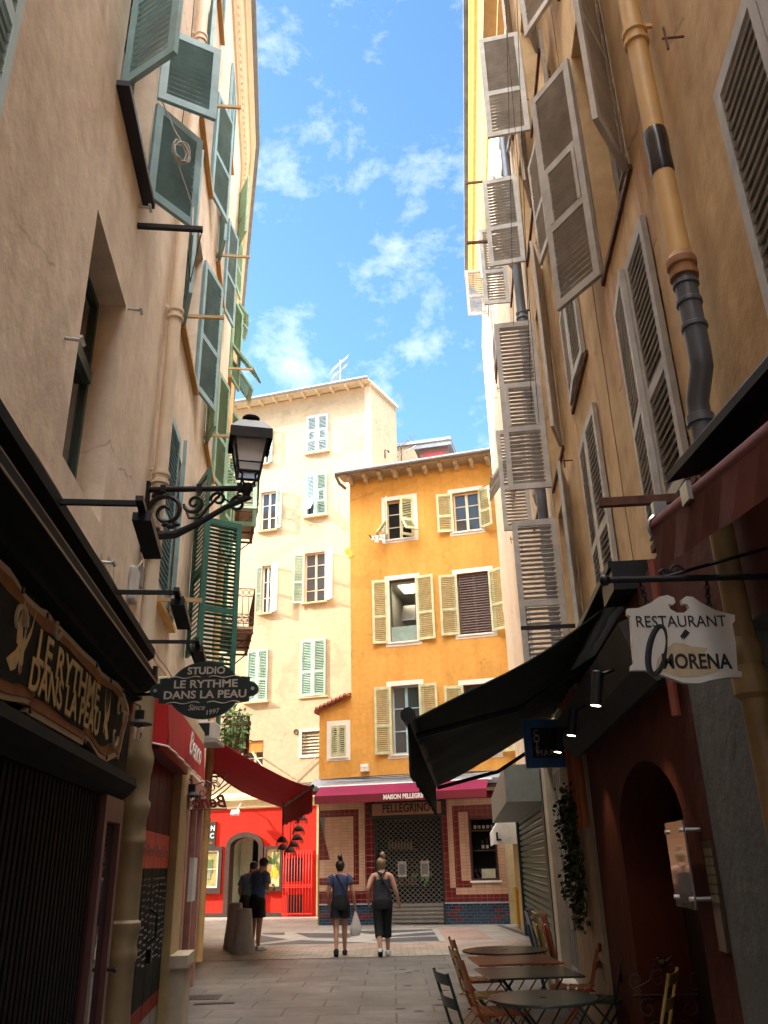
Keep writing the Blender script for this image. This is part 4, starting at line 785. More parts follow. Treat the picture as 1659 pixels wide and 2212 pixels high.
# doorway: lattice grille, slatted foot, dark shop with shelves behind
mb = MB(); mb.box(gx0 - 0.1, gx1 + 0.1, 1.6, 1.66, 0, gz1 + 0.2); mb.box(gx0 - 0.12, gx0, 0.1, 1.6, 0, gz1 + 0.2); mb.box(gx1, gx1 + 0.12, 0.1, 1.6, 0, gz1 + 0.2); mb.box(gx0, gx1, 0.1, 1.6, gz1, gz1 + 0.1); mb.build('shop_interior', DARK, SH, YW.M)
mb = MB()
for z in (1.0, 1.5, 2.0): mb.box(gx0, gx0 + 0.9, 1.2, 1.55, z, z + 0.03, 0)
for i in range(26):
    z = (1.03, 1.53, 2.03)[i % 3]; x = gx0 + 0.06 + (i // 3) * 0.1; mb.lathe([(0.035, 0), (0.035, 0.17), (0.012, 0.22), (0.012, 0.28)], 8, 1 + (i * 7) % 3, T(x, 1.3, z))
mb.build('bottle_shelf', [mat('dark_wood', (0.08, 0.045, 0.025), 0.6), mat('amber_bottle', (0.20, 0.09, 0.03), 0.2), mat('green_bottle', (0.03, 0.05, 0.02), 0.2), mat('gold_bottle', (0.28, 0.18, 0.07), 0.3)], SH, YW.M)
GR = mat('grey_grille_steel', (0.26, 0.24, 0.22), 0.45, 0.4)
zg = 0.56
mb = MB(); cw, ch = 0.155, 0.135; nx = int(round((gx1 - gx0) / cw)); cw = (gx1 - gx0) / nx; nz = int((gz1 - zg) / ch); ch = (gz1 - zg) / nz
for i in range(nx):
    for j in range(nz):
        xa, za_ = gx0 + i * cw, zg + j * ch
        mb.tube([(xa, 0.03, za_ + ch / 2), (xa + cw * 0.38, 0.03, za_ + ch * 0.12), (xa + cw * 0.62, 0.03, za_ + ch * 0.12), (xa + cw, 0.03, za_ + ch / 2)], 0.0075, 4)
        mb.tube([(xa, 0.03, za_ + ch / 2), (xa + cw * 0.38, 0.03, za_ + ch * 0.88), (xa + cw * 0.62, 0.03, za_ + ch * 0.88), (xa + cw, 0.03, za_ + ch / 2)], 0.0075, 4)
mb.build('lattice_grille', GR, SH, YW.M)
mb = MB(); n = 5
for i in range(n): z = 0.04 + i * (zg - 0.04) / n; mb.prismx([(0.05, z), (0.015, z + 0.015), (0.015, z + 0.085), (0.05, z + 0.10)], gx0, gx1)
mb.build('grille_slats', GR, SH, YW.M)
mb = MB(); mb.box(gx0 - 0.03, gx0 + 0.03, -0.05, 0.09, 0, gz1 + 0.06); mb.box(gx1 - 0.03, gx1 + 0.03, -0.05, 0.09, 0, gz1 + 0.06); mb.box(gx0, gx1, -0.05, 0.09, gz1 - 0.02, gz1 + 0.06)
mb.build('door_frame', mat('green_black_paint', (0.018, 0.022, 0.018), 0.4), SH, YW.M)
for u in (0.38, 0.72):
    x = gx0 + (gx1 - gx0) * u; mb = MB(); mb.box(x - 0.13, x + 0.13, 0.10, 0.105, 1.25, 1.68, 0); mb.box(x - 0.09, x + 0.09, 0.095, 0.0995, 1.32, 1.6, 1); mb.build('notice', [mat('paper', (0.5, 0.46, 0.40), 0.7), mat('grey_print', (0.20, 0.21, 0.20), 0.7)], SH, YW.M)
mb = MB()
for u, z, s_ in ((0.62, 1.15, 0.16), (0.66, 1.05, 0.2), (0.50, 1.3, 0.14), (0.7, 1.25, 0.13)):
    for k in range(7):
        x = gx0 + (gx1 - gx0) * u + random.uniform(-.1, .1); zz = z + random.uniform(-.1, .1); mb.add([(x, 0.6, zz), (x + s_ * 0.3, 0.62, zz + s_ * 0.3), (x + s_ * 0.1, 0.6, zz + s_ * 0.9)], [(0, 1, 2)])
mb.build('plant', mat('bright_leaf', (0.10, 0.30, 0.03), 0.5), SH, YW.M)
# sign board over the door
a = ybox(800, 1733, 962, 1760); mb = MB(); mb.box(a[0], a[1], -0.14, 0.0, a[2] - 0.06, a[3] + 0.02); mb.build('sign_frame', MATS['green_black_paint'], SH, YW.M)
mb = MB(); mb.box(a[0] + 0.1, a[1] - 0.1, -0.155, -0.14, a[2], a[3] - 0.02); sgo = mb.build('shop_sign', mat('brown_sign_panel', (0.30, 0.15, 0.09), 0.5), SH, YW.M)
lettering(sgo, 'PELLEGRINO', (a[3] - a[2]) * 0.95, YW.M @ T((a[0] + a[1]) / 2, -0.158, (a[2] + a[3]) / 2), mat('black_letter', (0.012, 0.01, 0.01), 0.5), bold=0.006, sx=0.78)
# shop window with bottles
mb = MB(); t = 0.06; mb.box(wx0, wx0 + t, -0.05, 0.1, wz0, wz1); mb.box(wx1 - t, wx1, -0.05, 0.1, wz0, wz1); mb.box(wx0 + t, wx1 - t, -0.05, 0.1, wz1 - t, wz1); mb.box(wx0 + t, wx1 - t, -0.05, 0.1, wz0, wz0 + t)
sw_ = mb.build('shop_window', mat('dark_red_frame', (0.06, 0.02, 0.018), 0.4), SH, YW.M)
mb = MB(); mb.box(wx0, wx1, 0.55, 0.58, wz0, wz1, 0); mb.box(wx0, wx1, 0.1, 0.55, wz0, wz0 + 0.03, 2); mb.box(wx0, wx1, 0.15, 0.55, wz0 + 0.78, wz0 + 0.81, 1); mb.box(wx0, wx1, 0.15, 0.55, wz0 + 1.32, wz0 + 1.35, 1); mb.box(wx0 - 0.03, wx0, 0.1, 0.58, wz0, wz1, 0); mb.box(wx1, wx1 + 0.03, 0.1, 0.58, wz0, wz1, 0); mb.box(wx0, wx1, 0.1, 0.58, wz1, wz1 + 0.03, 0); mb.build('display', [DARK, MATS['dark_wood'], mat('pale_shelf', (0.45, 0.40, 0.25), 0.6)], sw_, YW.M)
bm_ = [mat('black_glass', (0.012, 0.014, 0.010), 0.1), mat('bottle_label', (0.55, 0.52, 0.47), 0.6)]
mb = MB()
for z, n in ((wz0 + 1.35, 6), (wz0 + 0.81, 2)):
    for i in range(n):
        x = wx0 + 0.13 + (i if n > 2 else i + 1.6) * 0.13; mb.lathe([(0.042, 0), (0.042, 0.2), (0.015, 0.26), (0.015, 0.33)], 10, 0, T(x, 0.28, z)); mb.lathe([(0.0435, 0.04), (0.0435, 0.13)], 10, 1, T(x, 0.28, z), False)
mb.build('bottles', bm_, sw_, YW.M)
mb = MB(); mb.box(wx1 - 0.55, wx1 - 0.15, 0.25, 0.45, wz0 + 0.03, wz0 + 0.30, 1)
for i in range(3): mb.t = T(wx0 + 0.16 + i * 0.1, 0.3, wz0 + 0.05) @ RY(R(-25 + i * 8)); mb.lathe([(0.042, 0), (0.042, 0.2), (0.015, 0.26), (0.015, 0.33)], 10, 0)
mb.build('gift_box', [bm_[0], mat('cream_card', (0.6, 0.56, 0.42), 0.7)], sw_, YW.M)
mb = MB(); mb.box(wx0 - 0.03, wx1 + 0.06, -0.09, -0.04, wz0 - 0.05, wz0); mb.build('sill', WHITE, sw_, YW.M)
# pale upper fascia and zinc canopy
mb = MB(); mb.box(x0, x1, -0.032, 0.1, zt, ZS - 0.16); mb.build('fascia', mat('pale_fascia', (0.55, 0.42, 0.30), 0.7), SH, YW.M)
mb = MB(); mb.t = YW.M; c0 = YW.hit(672, 1692, 0.3)[0]; mb.prismx([(-0.42, ZS - 0.16), (-0.46, ZS - 0.02), (0.0, ZS + 0.22), (0.02, ZS + 0.1), (-0.3, ZS - 0.16)], c0, YW.L - 0.1)
mb.build('zinc_canopy', ZINC, SH, I4)
mb = MB(); mb.t = YW.M; mb.box(c0 + 0.05, YW.L - 0.15, -0.36, 0.02, ZS - 0.26, ZS - 0.165); mb.build('canopy_soffit', BROWNW, SH, I4)
# magenta awning with lettering
AW = thing('shop_awning', YW.M @ T(YW.L / 2, -0.2, ZS - 0.3), 'magenta awning with white shop name over the wine shop', 'awning')
CLOTHM = canvas('magenta_canvas', (0.24, 0.011, 0.06), 0.25)
ax0_, ax1_ = YW.hit(704, 1700)[0], YW.hit(1061, 1685)[0]; pz = YW.hit(880, 1711, 1.0)[1]; pv = YW.hit(880, 1729, 1.0)[1]; za_t = YW.hit(880, 1691, 0.5)[1]
mb = MB(); n = 24
for i in range(n):
    u0 = ax0_ + (ax1_ - ax0_) * i / n; u1 = ax0_ + (ax1_ - ax0_) * (i + 1) / n
    mb.quad((u0, -1.0, pz), (u1, -1.0, pz), (u1, -0.5, za_t), (u0, -0.5, za_t))
mb.quad((ax0_, -0.5, za_t), (ax1_, -0.5, za_t), (ax1_, -0.1, za_t - 0.12), (ax0_, -0.1, za_t - 0.12))
mb.quad((ax0_, -0.5, za_t - 0.01), (ax1_, -0.5, za_t - 0.01), (ax1_, -0.99, pz - 0.01), (ax0_, -0.99, pz - 0.01))
mb.build('canopy', CLOTHM, AW, YW.M)
mb = MB(); mb.box(ax0_, ax1_, -1.005, -0.995, pv, pz); vo = mb.build('valance', mat('dark_red_canvas', (0.15, 0.010, 0.020), 0.8, var=0.1), AW, YW.M)
tx = YW.hit(828, 1723, 1.0)[0]
lettering(vo, 'MAISON PELLEGRINO', (pz - pv) * 0.78, YW.M @ T(tx, -1.008, (pz + pv) / 2), whl, bold=0.008, sx=0.8, align='LEFT')
mb = MB(); mb.tube([(ax0_ - 0.1, -0.47, za_t + 0.0), (ax1_ + 0.1, -0.47, za_t + 0.0)], 0.03, 8); mb.build('roller_bar', WHITE, AW, YW.M)
# loose cables over the canopy
mb = MB()
for k in range(3): mb.tube(sag((YW.hit(700, 1685)[0] + k * 0.3, -0.3 - 0.03 * k, ZS + 0.17), (YW.hit(1070, 1668)[0] - k * 0.2, -0.28, ZS + 0.17), -0.04 + 0.05 * k, 20), 0.014, 5)
mb.build('cable', mat('black_cable', (0.02, 0.02, 0.02), 0.6), None, YW.M, 'bundle of black cables lying along the zinc canopy edge', 'cable')

# ================================================================ ROOFTOP THINGS BEHIND
BH = Wall((0.9, 36), (7, 34.5))
z = EYE.z + (ray(900, 962).z / ray(900, 962).y) * 36
o = thing('plain_building', BH.M, 'plain cream house end rising behind the ochre roof', 'building')
MB().box(-0.5, 2.4, 0, 4, 8, BH.hit(895, 961)[1]).build('wall', CREAM, o); MB().box(-0.5, 2.5, -0.1, 4, BH.hit(895, 961)[1], BH.hit(895, 961)[1] + 0.16).build('coping', ZINC, o)
q = BH.hit(942, 985); a = BH.box_px(915, 985, 976, 1010)
dm = thing('dormer', BH.M @ T(q[0], -1, q[1] - 1), 'grey-red dormer with a flat roof above the ochre eave', 'dormer')
DM = BH.M @ T(0, -1.0, 0); a = (a[0], a[1], a[2], a[3])
MB().box(a[0], a[1], 0, 1.5, a[2] - 2, a[3] - 0.1).build('dormer_wall', mat('grey_red_wood', (0.25, 0.13, 0.12), 0.7), dm, DM)
MB().box(a[0] - 0.2, a[1] + 0.2, -0.2, 1.7, a[3] - 0.1, a[3] + 0.06).build('dormer_roof', ZINC, dm, DM); MB().box(a[0] + 0.2, a[1] - 0.2, -0.03, 0.02, a[3] - 0.62, a[3] - 0.3).build('dormer_window', mat('bright_red_frame', (0.4, 0.05, 0.05), 0.5), dm, DM)
def antenna(base, h, label, elems, boomz, ang, L):
    o = thing('television_antenna', T(*base), label, 'antenna'); mb = MB(); mb.tube([(0, 0, -1.2), (0, 0, h)], 0.025, 6); mb.build('mast', RUST if elems < 14 else STEEL, o)
    for bz, an, tilt, n_, ll in boomz:
        mb = MB(); mb.t = T(0, 0, bz) @ RZ(R(an)) @ RY(R(-tilt)); mb.tube([(-ll * 0.5, 0, 0), (ll * 0.5, 0, 0)], 0.02, 5)
        for i in range(n_): x = -ll * 0.5 + ll * i / (n_ - 1); mb.tube([(x, -0.22 - 0.1 * (1 - i / n_), 0.02), (x, 0.22 + 0.1 * (1 - i / n_), 0.02)], 0.011, 4)
        mb.build('aerial', mat('grey_aerial', (0.33, 0.35, 0.40), 0.4, 0.5), o)
    return o
P = at_depth(735, 832, 32.6); antenna((P.x, P.y, P.z), 1.35, 'grey comb antenna with three booms on the cream roof', 16, ((1.15, 20, 50, 13, 1.2), (0.75, 20, 50, 12, 1.1), (0.25, 5, 10, 8, 0.8)), 0, 1)
P = at_depth(868, 1018, 33.5); antenna((P.x, P.y, P.z), 1.3, 'thin rusty antenna with two tilted booms beside the cream gable', 10, ((1.25, -20, 35, 9, 1.6), (0.85, 10, 35, 8, 1.7), (0.3, 0, 20, 8, 1.0)), 0, 1)
h = at_depth(832, 985, 32.2); mb = MB(); mb.tube([(0, 0.2, 0), (0, 0, 0), (-0.35, 0, -0.12)], 0.02, 5); mb.tube([(0, 0, -0.1), (0, 0, 0.3), (0.15, 0, 0.25)], 0.025, 5); mb.sphere((0.15, 0, 0.2), 0.05, 8); mb.sphere((-0.2, 0, -0.02), 0.05, 8); mb.build('insulator_bracket', RUST, None, T(*h), 'rusty insulator bracket on the cream gable wall', 'bracket')

# ================================================================ RIGHT BUILDINGS
def rx(Y): return 1.5 + 0.083 * Y
RF = [Wall((3.58, 24.5), (rx(20.5), 20.5)), Wall((rx(20.5), 20.5), (rx(10.75), 10.75))]
RN = Wall((rx(10.75), 10.75), (rx(0), 0)); RB = Wall((rx(0), 0), (0.95, -6))
HR = 18.2; HN = 15.5; Z1R = 3.3
RFAR = thing('pale_building', T(rx(15), 15, 0), 'pale cream house with a gold cornice and grey zinc downpipe', 'building')
RNEAR = thing('weathered_ochre_building', T(rx(5), 5, 0), 'weathered ochre house with taupe louvred shutters and a taped downpipe', 'building')
def rfw(Y): return RF[0] if Y >= 20.5 else RF[1]
def rwin(b, w, Y0, Y1, z0, z1, leaves=(), **k):
    """Y0 near, Y1 far; the left jamb seen from the lane is the far one"""
    return window(b, w, w.s_at(Y1), w.s_at(Y0), z0, z1, leaves, **k)
k_ = dict(sill=RUST, sill_d=0.03, frame=mat('taupe_window_paint', (0.24, 0.20, 0.17), 0.6), depth=0.24)
rwin(RNEAR, RN, 1.8, 3.02, 3.3, 5.12, (('L', 1, SH_GREY, 's'), ('R', 1, SH_GREY, 's')), **k_)
rwin(RNEAR, RN, 4.5, 5.62, 3.7, 5.72, (('L', 5, SH_GREY), ('R', 1, SH_GREY)), **k_)
rwin(RNEAR, RN, 4.7, 5.88, 6.3, 9.0, (('L', 146, SH_TAUPE, 'p'), ('R', 150, SH_TAUPE, 'n')), label='tall taupe shutters thrown open, one with a small hatch', **k_)
rwin(RNEAR, RN, 4.7, 5.88, 10.0, 12.0, (('L', 150, SH_TAUPE), ('R', 160, SH_TAUPE)), **k_)
rwin(RNEAR, RN, 6.95, 8.0, 3.6, 5.66, (('L', 2, SH_GREY), ('R', 2, SH_GREY)), **k_)
w4 = rwin(RNEAR, RN, 7.1, 8.15, 6.3, 8.3, (), label='grey shutters closed below with two dark hatches pushed out above', **k_)
for sd, x in (('L', RN.s_at(8.15)), ('R', RN.s_at(7.1))):
    leaf(w4, RN, x, 6.32, 0.52, 1.15, sd, 3, SH_GREY, 's')
    fm = leaf_mesh(0.5, 0.8, SH_TAUPE, 's'); fo = bpy.data.objects.new('shutter_hatch', fm); place(fo, RN.M @ T(min(x, x - 0.5) if sd == 'R' else x, -0.03, 8.25) @ RX(R(180 + 68)), w4)
rwin(RNEAR, RN, 7.1, 8.15, 8.7, 10.4, (('L', 172, SH_TAUPE), ('R', 170, SH_TAUPE)), **k_)
rwin(RNEAR, RN, 7.4, 8.6, 11.0, 13.0, (('L', 97, SH_GREY), ('R', 158, SH_TAUPE)), **k_)
rwin(RNEAR, RN, 9.25, 10.45, 3.85, 5.9, (('L', 93, SH_TAUPE), ('R', 166, SH_GREY)), **k_)
rwin(RNEAR, RN, 9.25, 10.45, 6.35, 9.15, (('L', 93, SH_TAUPE, 'p'), ('R', 164, SH_TAUPE)), **k_)
rwin(RNEAR, RN, 9.35, 10.5, 10.3, 12.1, (('L', 98, SH_GREY), ('R', 166, SH_TAUPE)), **k_)
rwin(RNEAR, RN, 9.35, 10.5, 13.0, 14.9, (('L', 172, SH_TAUPE), ('R', 165, SH_TAUPE)), **k_)
fw = rfw(13)
k2 = dict(sill=RUST, sill_d=0.03, frame=k_['frame'], depth=0.22)
rwin(RFAR, RF[1], 12.4, 13.4, 6.9, 8.9, (('L', 92, SH_TAUPE), ('R', 168, SH_TAUPE)), **k2)
rwin(RFAR, RF[1], 12.4, 13.4, 11.7, 13.6, (('L', 92, SH_GREY), ('R', 150, SH_GREY)), **k2)
wf_ = rwin(RFAR, RF[1], 11.5, 12.6, 14.3, 16.3, (), label='three grey hatches pushed up from the closed shutters', **k2)
for zz, an in ((16.3, 62), (15.55, 66), (14.9, 60)):
    fm = leaf_mesh(0.95, 0.6, SH_GREY, 's'); fo = bpy.data.objects.new('shutter_hatch', fm); place(fo, RF[1].M @ T(RF[1].s_at(12.6), -0.03, zz) @ RX(R(180 + an)), wf_)
rwin(RFAR, RF[1], 16.0, 17.2, 9.0, 11.0, (('L', 3, SH_GREY, 'f'), ('R', 3, SH_GREY, 'f')), **k2)
rwin(RFAR, RF[1], 15.7, 16.6, 4.9, 6.4, (('L', 2, SH_GREY), ('R', 2, SH_GREY)), **k2)
rwin(RFAR, RF[1], 17.6, 18.8, 13.3, 15.3, (('L', 3, SH_GREY), ('R', 3, SH_GREY)), **k2)
rwin(RFAR, RF[1], 18.5, 19.6, 16.0, 17.6, (('L', 90, SH_GREY), ('R', 160, SH_GREY)), **k2)
mb = MB(); mb.t = T(-rx(5), -5, 0) @ RN.M; wall_faces(mb, RN, Z1R, HN)
mb.t = T(-rx(5), -5, 0) @ RB.M; mb.quad((0, 0, 0), (RB.L, 0, 0), (RB.L, 0, HN), (0, 0, HN))
mb.build('wall', OCHRE, RNEAR)
mb = MB()
for w in RF: mb.t = T(-rx(15), -15, 0) @ w.M; wall_faces(mb, w, Z1R, HR)
mb.t = T(-rx(15), -15, 0); mb.quad((5.5, 24.5, 0), (3.58, 24.5, 0), (3.58, 24.5, HR), (5.5, 24.5, HR)); mb.quad((rx(10.75), 10.75, HN - 1), (5, 10.4, HN - 1), (5, 10.4, HR), (rx(10.75), 10.75, HR))
mb.build('wall', PALE, RFAR)
gp = [(rx(21.0), 21.0), (rx(10.7), 10.7)]
mb = MB(); sweep_poly(mb, gp, [(0.0, HR - 0.75), (-0.06, HR - 0.72), (-0.06, HR - 0.60), (-0.14, HR - 0.5), (-0.14, HR - 0.36), (-0.30, HR - 0.16), (-0.35, HR - 0.16), (-0.35, HR - 0.04), (-0.44, HR + 0.02), (-0.44, HR + 0.12), (0.4, HR + 0.25), (0.4, HR - 0.75)]); mb.build('cornice', GOLD, RFAR, I4)
mb = MB(); sweep_poly(mb, gp, [(-0.44, HR + 0.1), (-0.54, HR + 0.12), (-0.55, HR + 0.24), (-0.52, HR + 0.26), (-0.44, HR + 0.26)]); mb.build('gutter', ZINCPIPE, RFAR, I4)
mb = MB(); mb.add([(rx(21) - 0.46, 21, HR + 0.25), (rx(10.7) - 0.46, 10.7, HR + 0.25), (7, 10.7, HR + 1.8), (7, 21, HR + 1.8)], [(0, 1, 2, 3)]); mb.add([(rx(10.75) - 0.3, 10.74, HN + 0.05), (rx(-6) - 0.3, -6, HN + 0.05), (6, -6, HN + 1.4), (6, 10.74, HN + 1.4)], [(0, 1, 2, 3)]); mb.build('roof', MATS['terracotta_roof'], RFAR, I4)
mb = MB(); sweep_poly(mb, [(rx(10.75), 10.74), (rx(0), 0), (0.95, -6)], [(0, HN - 0.3), (-0.12, HN - 0.25), (-0.12, HN - 0.12), (-0.35, HN), (-0.35, HN + 0.1), (0.3, HN + 0.1), (0.3, HN - 0.3)]); mb.build('cornice', mat('ochre_cornice', (0.55, 0.36, 0.17), 0.8), RNEAR, I4)
mb = MB(); downpipe(mb, RF[1], RF[1].s_at(10.95), 3.4, HR - 0.6, 0.075, 0.13, (5.6, 8.2, 9.6, 11.6, 13.8)); mb.build('downpipe', ZINCPIPE, RFAR, I4)
# painted patches round old window heads
PATCH = mat('pinkish_repair_plaster', (0.52, 0.33, 0.20), 0.9)
mb = MB(); mb.t = RN.M
for Y, z in ((5.95, 6.2), (5.75, 6.3), (8.25, 6.15), (10.5, 6.1)):
    s = RN.s_at(Y); mb.box(s - 0.07, s + 0.07, -0.003, 0.01, z - 1.0, z)
    s = RN.s_at(Y - 1.3); mb.box(s - 0.06, s + 0.06, -0.003, 0.01, z - 0.9, z - 0.1)
mb.build('repair_patch', PATCH, RNEAR, I4)
# ochre pipe, taped joint, grey plastic foot with offset
sp = RN.s_at(3.72)
mb = MB(); downpipe(mb, RN, sp, 4.62, HN, 0.062, 0.115, (6.45, 9.2, 12.0)); mb.build('downpipe', mat('ochre_pipe_paint', (0.56, 0.34, 0.13), 0.5, var=0.12, vscale=3), RNEAR, I4)
mb = MB(); mb.t = RN.M; mb.lathe([(0.064, 5.30), (0.069, 5.32), (0.066, 5.45), (0.070, 5.55), (0.067, 5.62), (0.064, 5.64)], 16, 0, T(sp, -0.115, 0)); mb.build('pipe_tape', TAPE, RNEAR, I4)
mb = MB(); mb.t = RN.M
mb.lathe([(0.068, 4.54), (0.078, 4.545), (0.078, 4.58), (0.068, 4.585), (0.068, 4.61), (0.082, 4.62), (0.084, 4.66), (0.076, 4.67), (0.066, 4.70)], 16, 0, T(sp, -0.115, 0)); mb.build('downpipe', mat('rusty_collar', (0.30, 0.14, 0.06), 0.7, var=0.3), RNEAR, I4, 'rusty collar joining the ochre and grey pipes')
mb = MB(); mb.t = RN.M
mb.tube([(sp, -0.115, 4.56), (sp, -0.115, 4.05), (sp - 0.01, -0.115, 3.98), (sp - 0.13, -0.13, 3.84), (sp - 0.14, -0.13, 3.76), (sp - 0.14, -0.13, 3.2)], 0.060, 14)
for z in (4.50, 4.38, 4.22): mb.lathe([(0.066, z - 0.015), (0.071, z - 0.01), (0.071, z + 0.01), (0.066, z + 0.015)], 14, 0, T(sp, -0.115, 0))
mb.lathe([(0.066, 3.70), (0.074, 3.705), (0.074, 3.75), (0.066, 3.755)], 14, 0, T(sp - 0.14, -0.13, 0))
mb.build('downpipe', PVC, RNEAR, I4, 'grey plastic pipe with an offset bend')
# hooks and wires on the right walls
mb = MB(); mb.t = RN.M
for Y, z in ((8.7, 5.9), (8.8, 9.2), (6.5, 9.5), (8.6, 11.6), (6.4, 11.4), (3.3, 5.9)):
    s = RN.s_at(Y); mb.tube([(s, 0, z), (s, -0.12, z)], 0.008, 5); mb.tube([(s, -0.1, z - 0.09), (s, -0.1, z + 0.09)], 0.008, 5)
mb.build('shutter_hook', RUST, RNEAR, I4)
mb = MB(); mb.t = RF[1].M
for Y, z in ((15, 7.2), (15.2, 9.4), (15.4, 12.3), (17.5, 8.3), (17.4, 12.2), (19.2, 13.0)):
    s = RF[1].s_at(Y); mb.tube([(s, 0, z), (s, -0.12, z)], 0.009, 5); mb.tube([(s, -0.1, z - 0.1), (s, -0.1, z + 0.06)], 0.009, 5)
mb.build('shutter_hook', RUST, RFAR, I4)
mb = MB(); mb.t = RN.M
for o_, (Ya, za_), (Yb, zb_) in ((0.32, (5.0, 13.5), (9.5, 7.0)), (0.36, (5.6, 13.5), (10.2, 8.9)), (0.30, (7.6, 13.5), (9.0, 6.6))): mb.tube([(RN.s_at(Ya), -o_, za_), (RN.s_at(Yb), -o_, zb_)], 0.004, 4)
mb.build('washing_lines', mat('thin_line', (0.07, 0.06, 0.055), 0.8), None, I4, 'thin washing lines strung in front of the taupe shutters', 'line')
mb = MB(); s = RN.s_at(4.35); mb.box(s - 0.02, s + 0.02, -0.62, 0.02, 3.47, 3.52); mb.build('iron_bar', RUST, None, RN.M, 'rusty flat iron bar sticking out over the near awning', 'bar')
mb = MB(); s = RN.s_at(9.0); mb.box(s - 0.018, s + 0.018, -0.75, 0.02, 3.98, 4.02); mb.build('iron_bar', IRON, None, RN.M, 'thin black bar sticking out above the dark green awning', 'bar')
mb = MB(); s = RF[1].s_at(12.2); mb.box(s - 0.018, s + 0.018, -0.85, 0.02, 12.2, 12.25); mb.box(s - 1.5, s - 1.464, -0.7, 0.02, 15.1, 15.15); mb.build('clothes_line_bar', RUST, RFAR, RF[1].M)

# ================================================================ RIGHT GROUND FLOOR
def gx(Y): return 1.30 + 0.083 * Y
GW = Wall((gx(25.0), 25.0), (gx(4.7), 4.7)); GNW = Wall((gx(4.7), 4.7), (gx(0.0) + 0.06, 0.0))
REST = thing('restaurant_facade', GW.M @ T(GW.s_at(7), 0, 0), 'dark red rendered restaurant front with an arched doorway', 'shopfront')
sa, sb = GW.s_at(8.95), GW.L
a0, a1 = GW.s_at(7.5), GW.s_at(5.25)
azt = 2.25; azs = 1.75; zl = 2.62
op = archpts(a0, a1, azs, azt)
poly = [(sa, 0), (a0, 0)] + op + [(a1, 0), (sb, 0), (sb, Z1R + 0.05), (sa, Z1R + 0.05)]
mb = MB(); mb.add([(p[0], 0.0, p[1]) for p in poly], [list(range(len(poly)))])
ip = [(a0, 0)] + op + [(a1, 0)]
for i in range(len(ip) - 1): mb.quad((ip[i + 1][0], 0, ip[i + 1][1]), (ip[i][0], 0, ip[i][1]), (ip[i][0], 0.45, ip[i][1]), (ip[i + 1][0], 0.45, ip[i + 1][1]))
mb.quad((sb, 0, 0), (sb, 0.5, 0), (sb, 0.5, Z1R), (sb, 0, Z1R))
mb.build('red_wall', TERRA, REST, GW.M)
mb = MB(); mb.box(a0 - 0.5, a1 + 0.3, 0.42, 0.6, 0, azt + 0.1); mb.build('doorway_dark', mat('dark_brown_door', (0.02, 0.011, 0.008), 0.6), REST, GW.M)
mb = MB(); n = 10; sl0, sl1 = GW.s_at(8.9), GW.s_at(4.9)
mb.prismx([(-0.22, zl + 0.05), (-0.30, zl + 0.30), (0.0, zl + 0.42), (0.0, zl), (-0.12, zl - 0.06)], sl0, sl1); mb.build('stone_lintel', CONC, REST, GW.M)
# grey pier and grey door nearest the camera
GREY = thing('grey_doorway', GNW.M @ T(0.5, 0, 0), 'grey rendered pier and grey panelled door beside the bell panel', 'doorway')
g0, g1 = 0.0, GNW.s_at(3.75); dz = 2.55
mb = MB(); mb.quad((g0, 0, 0), (g1, 0, 0), (g1, 0, dz), (g0, 0, dz)); mb.quad((g0, 0, dz), (GNW.L, 0, dz), (GNW.L, 0, Z1R + 0.05), (g0, 0, Z1R + 0.05), 1); mb.quad((g1, 0, 0), (g1, 0.35, 0), (g1, 0.35, dz), (g1, 0, dz)); mb.quad((g1, 0, dz), (g1, 0.35, dz), (GNW.L, 0.35, dz), (GNW.L, 0, dz)); mb.build('grey_wall', [GREYPL, TERRA], GREY, GNW.M)
mb = MB(); mb.box(g1, GNW.L, 0.30, 0.34, 2.1, dz, 1); mb.box(g1, GNW.L, 0.26, 0.34, 0.0, 2.1, 0); mb.box(g1 + 0.1, g1 + 0.7, 0.245, 0.26, 0.15, 0.9, 0); mb.box(g1 + 0.1, g1 + 0.7, 0.245, 0.26, 1.0, 1.95, 0)
for i in range(4): mb.box(g1 + 0.2 + i * 0.1, g1 + 0.23 + i * 0.1, 0.235, 0.245, 1.1, 1.85, 1)
mb.build('panelled_door', [mat('grey_door_paint', (0.14, 0.145, 0.13), 0.5), BLACKM], GREY, GNW.M)
mb = MB(); mb.t = GNW.M; mb.tube([(GNW.s_at(3.5), -0.08, 0.0), (GNW.s_at(3.5), -0.08, 3.3)], 0.055, 12); mb.lathe([(0.055, 2.2), (0.075, 2.22), (0.075, 2.30), (0.06, 2.34), (0.075, 2.38), (0.075, 2.42), (0.055, 2.46)], 14, 0, T(GNW.s_at(3.5), -0.08, 0)); mb.build('downpipe', mat('dull_ochre_pipe', (0.21, 0.125, 0.05), 0.55, var=0.25), GREY, I4)
mb = MB(); mb.t = GW.M
for k in range(1): mb.tube([(GW.s_at(4.86), -0.05, 2.35), (GW.s_at(4.86), -0.05, 3.3)], 0.028, 8)
mb.build('pipe', mat('dark_red_pipe', (0.20, 0.05, 0.03), 0.5), REST, I4)
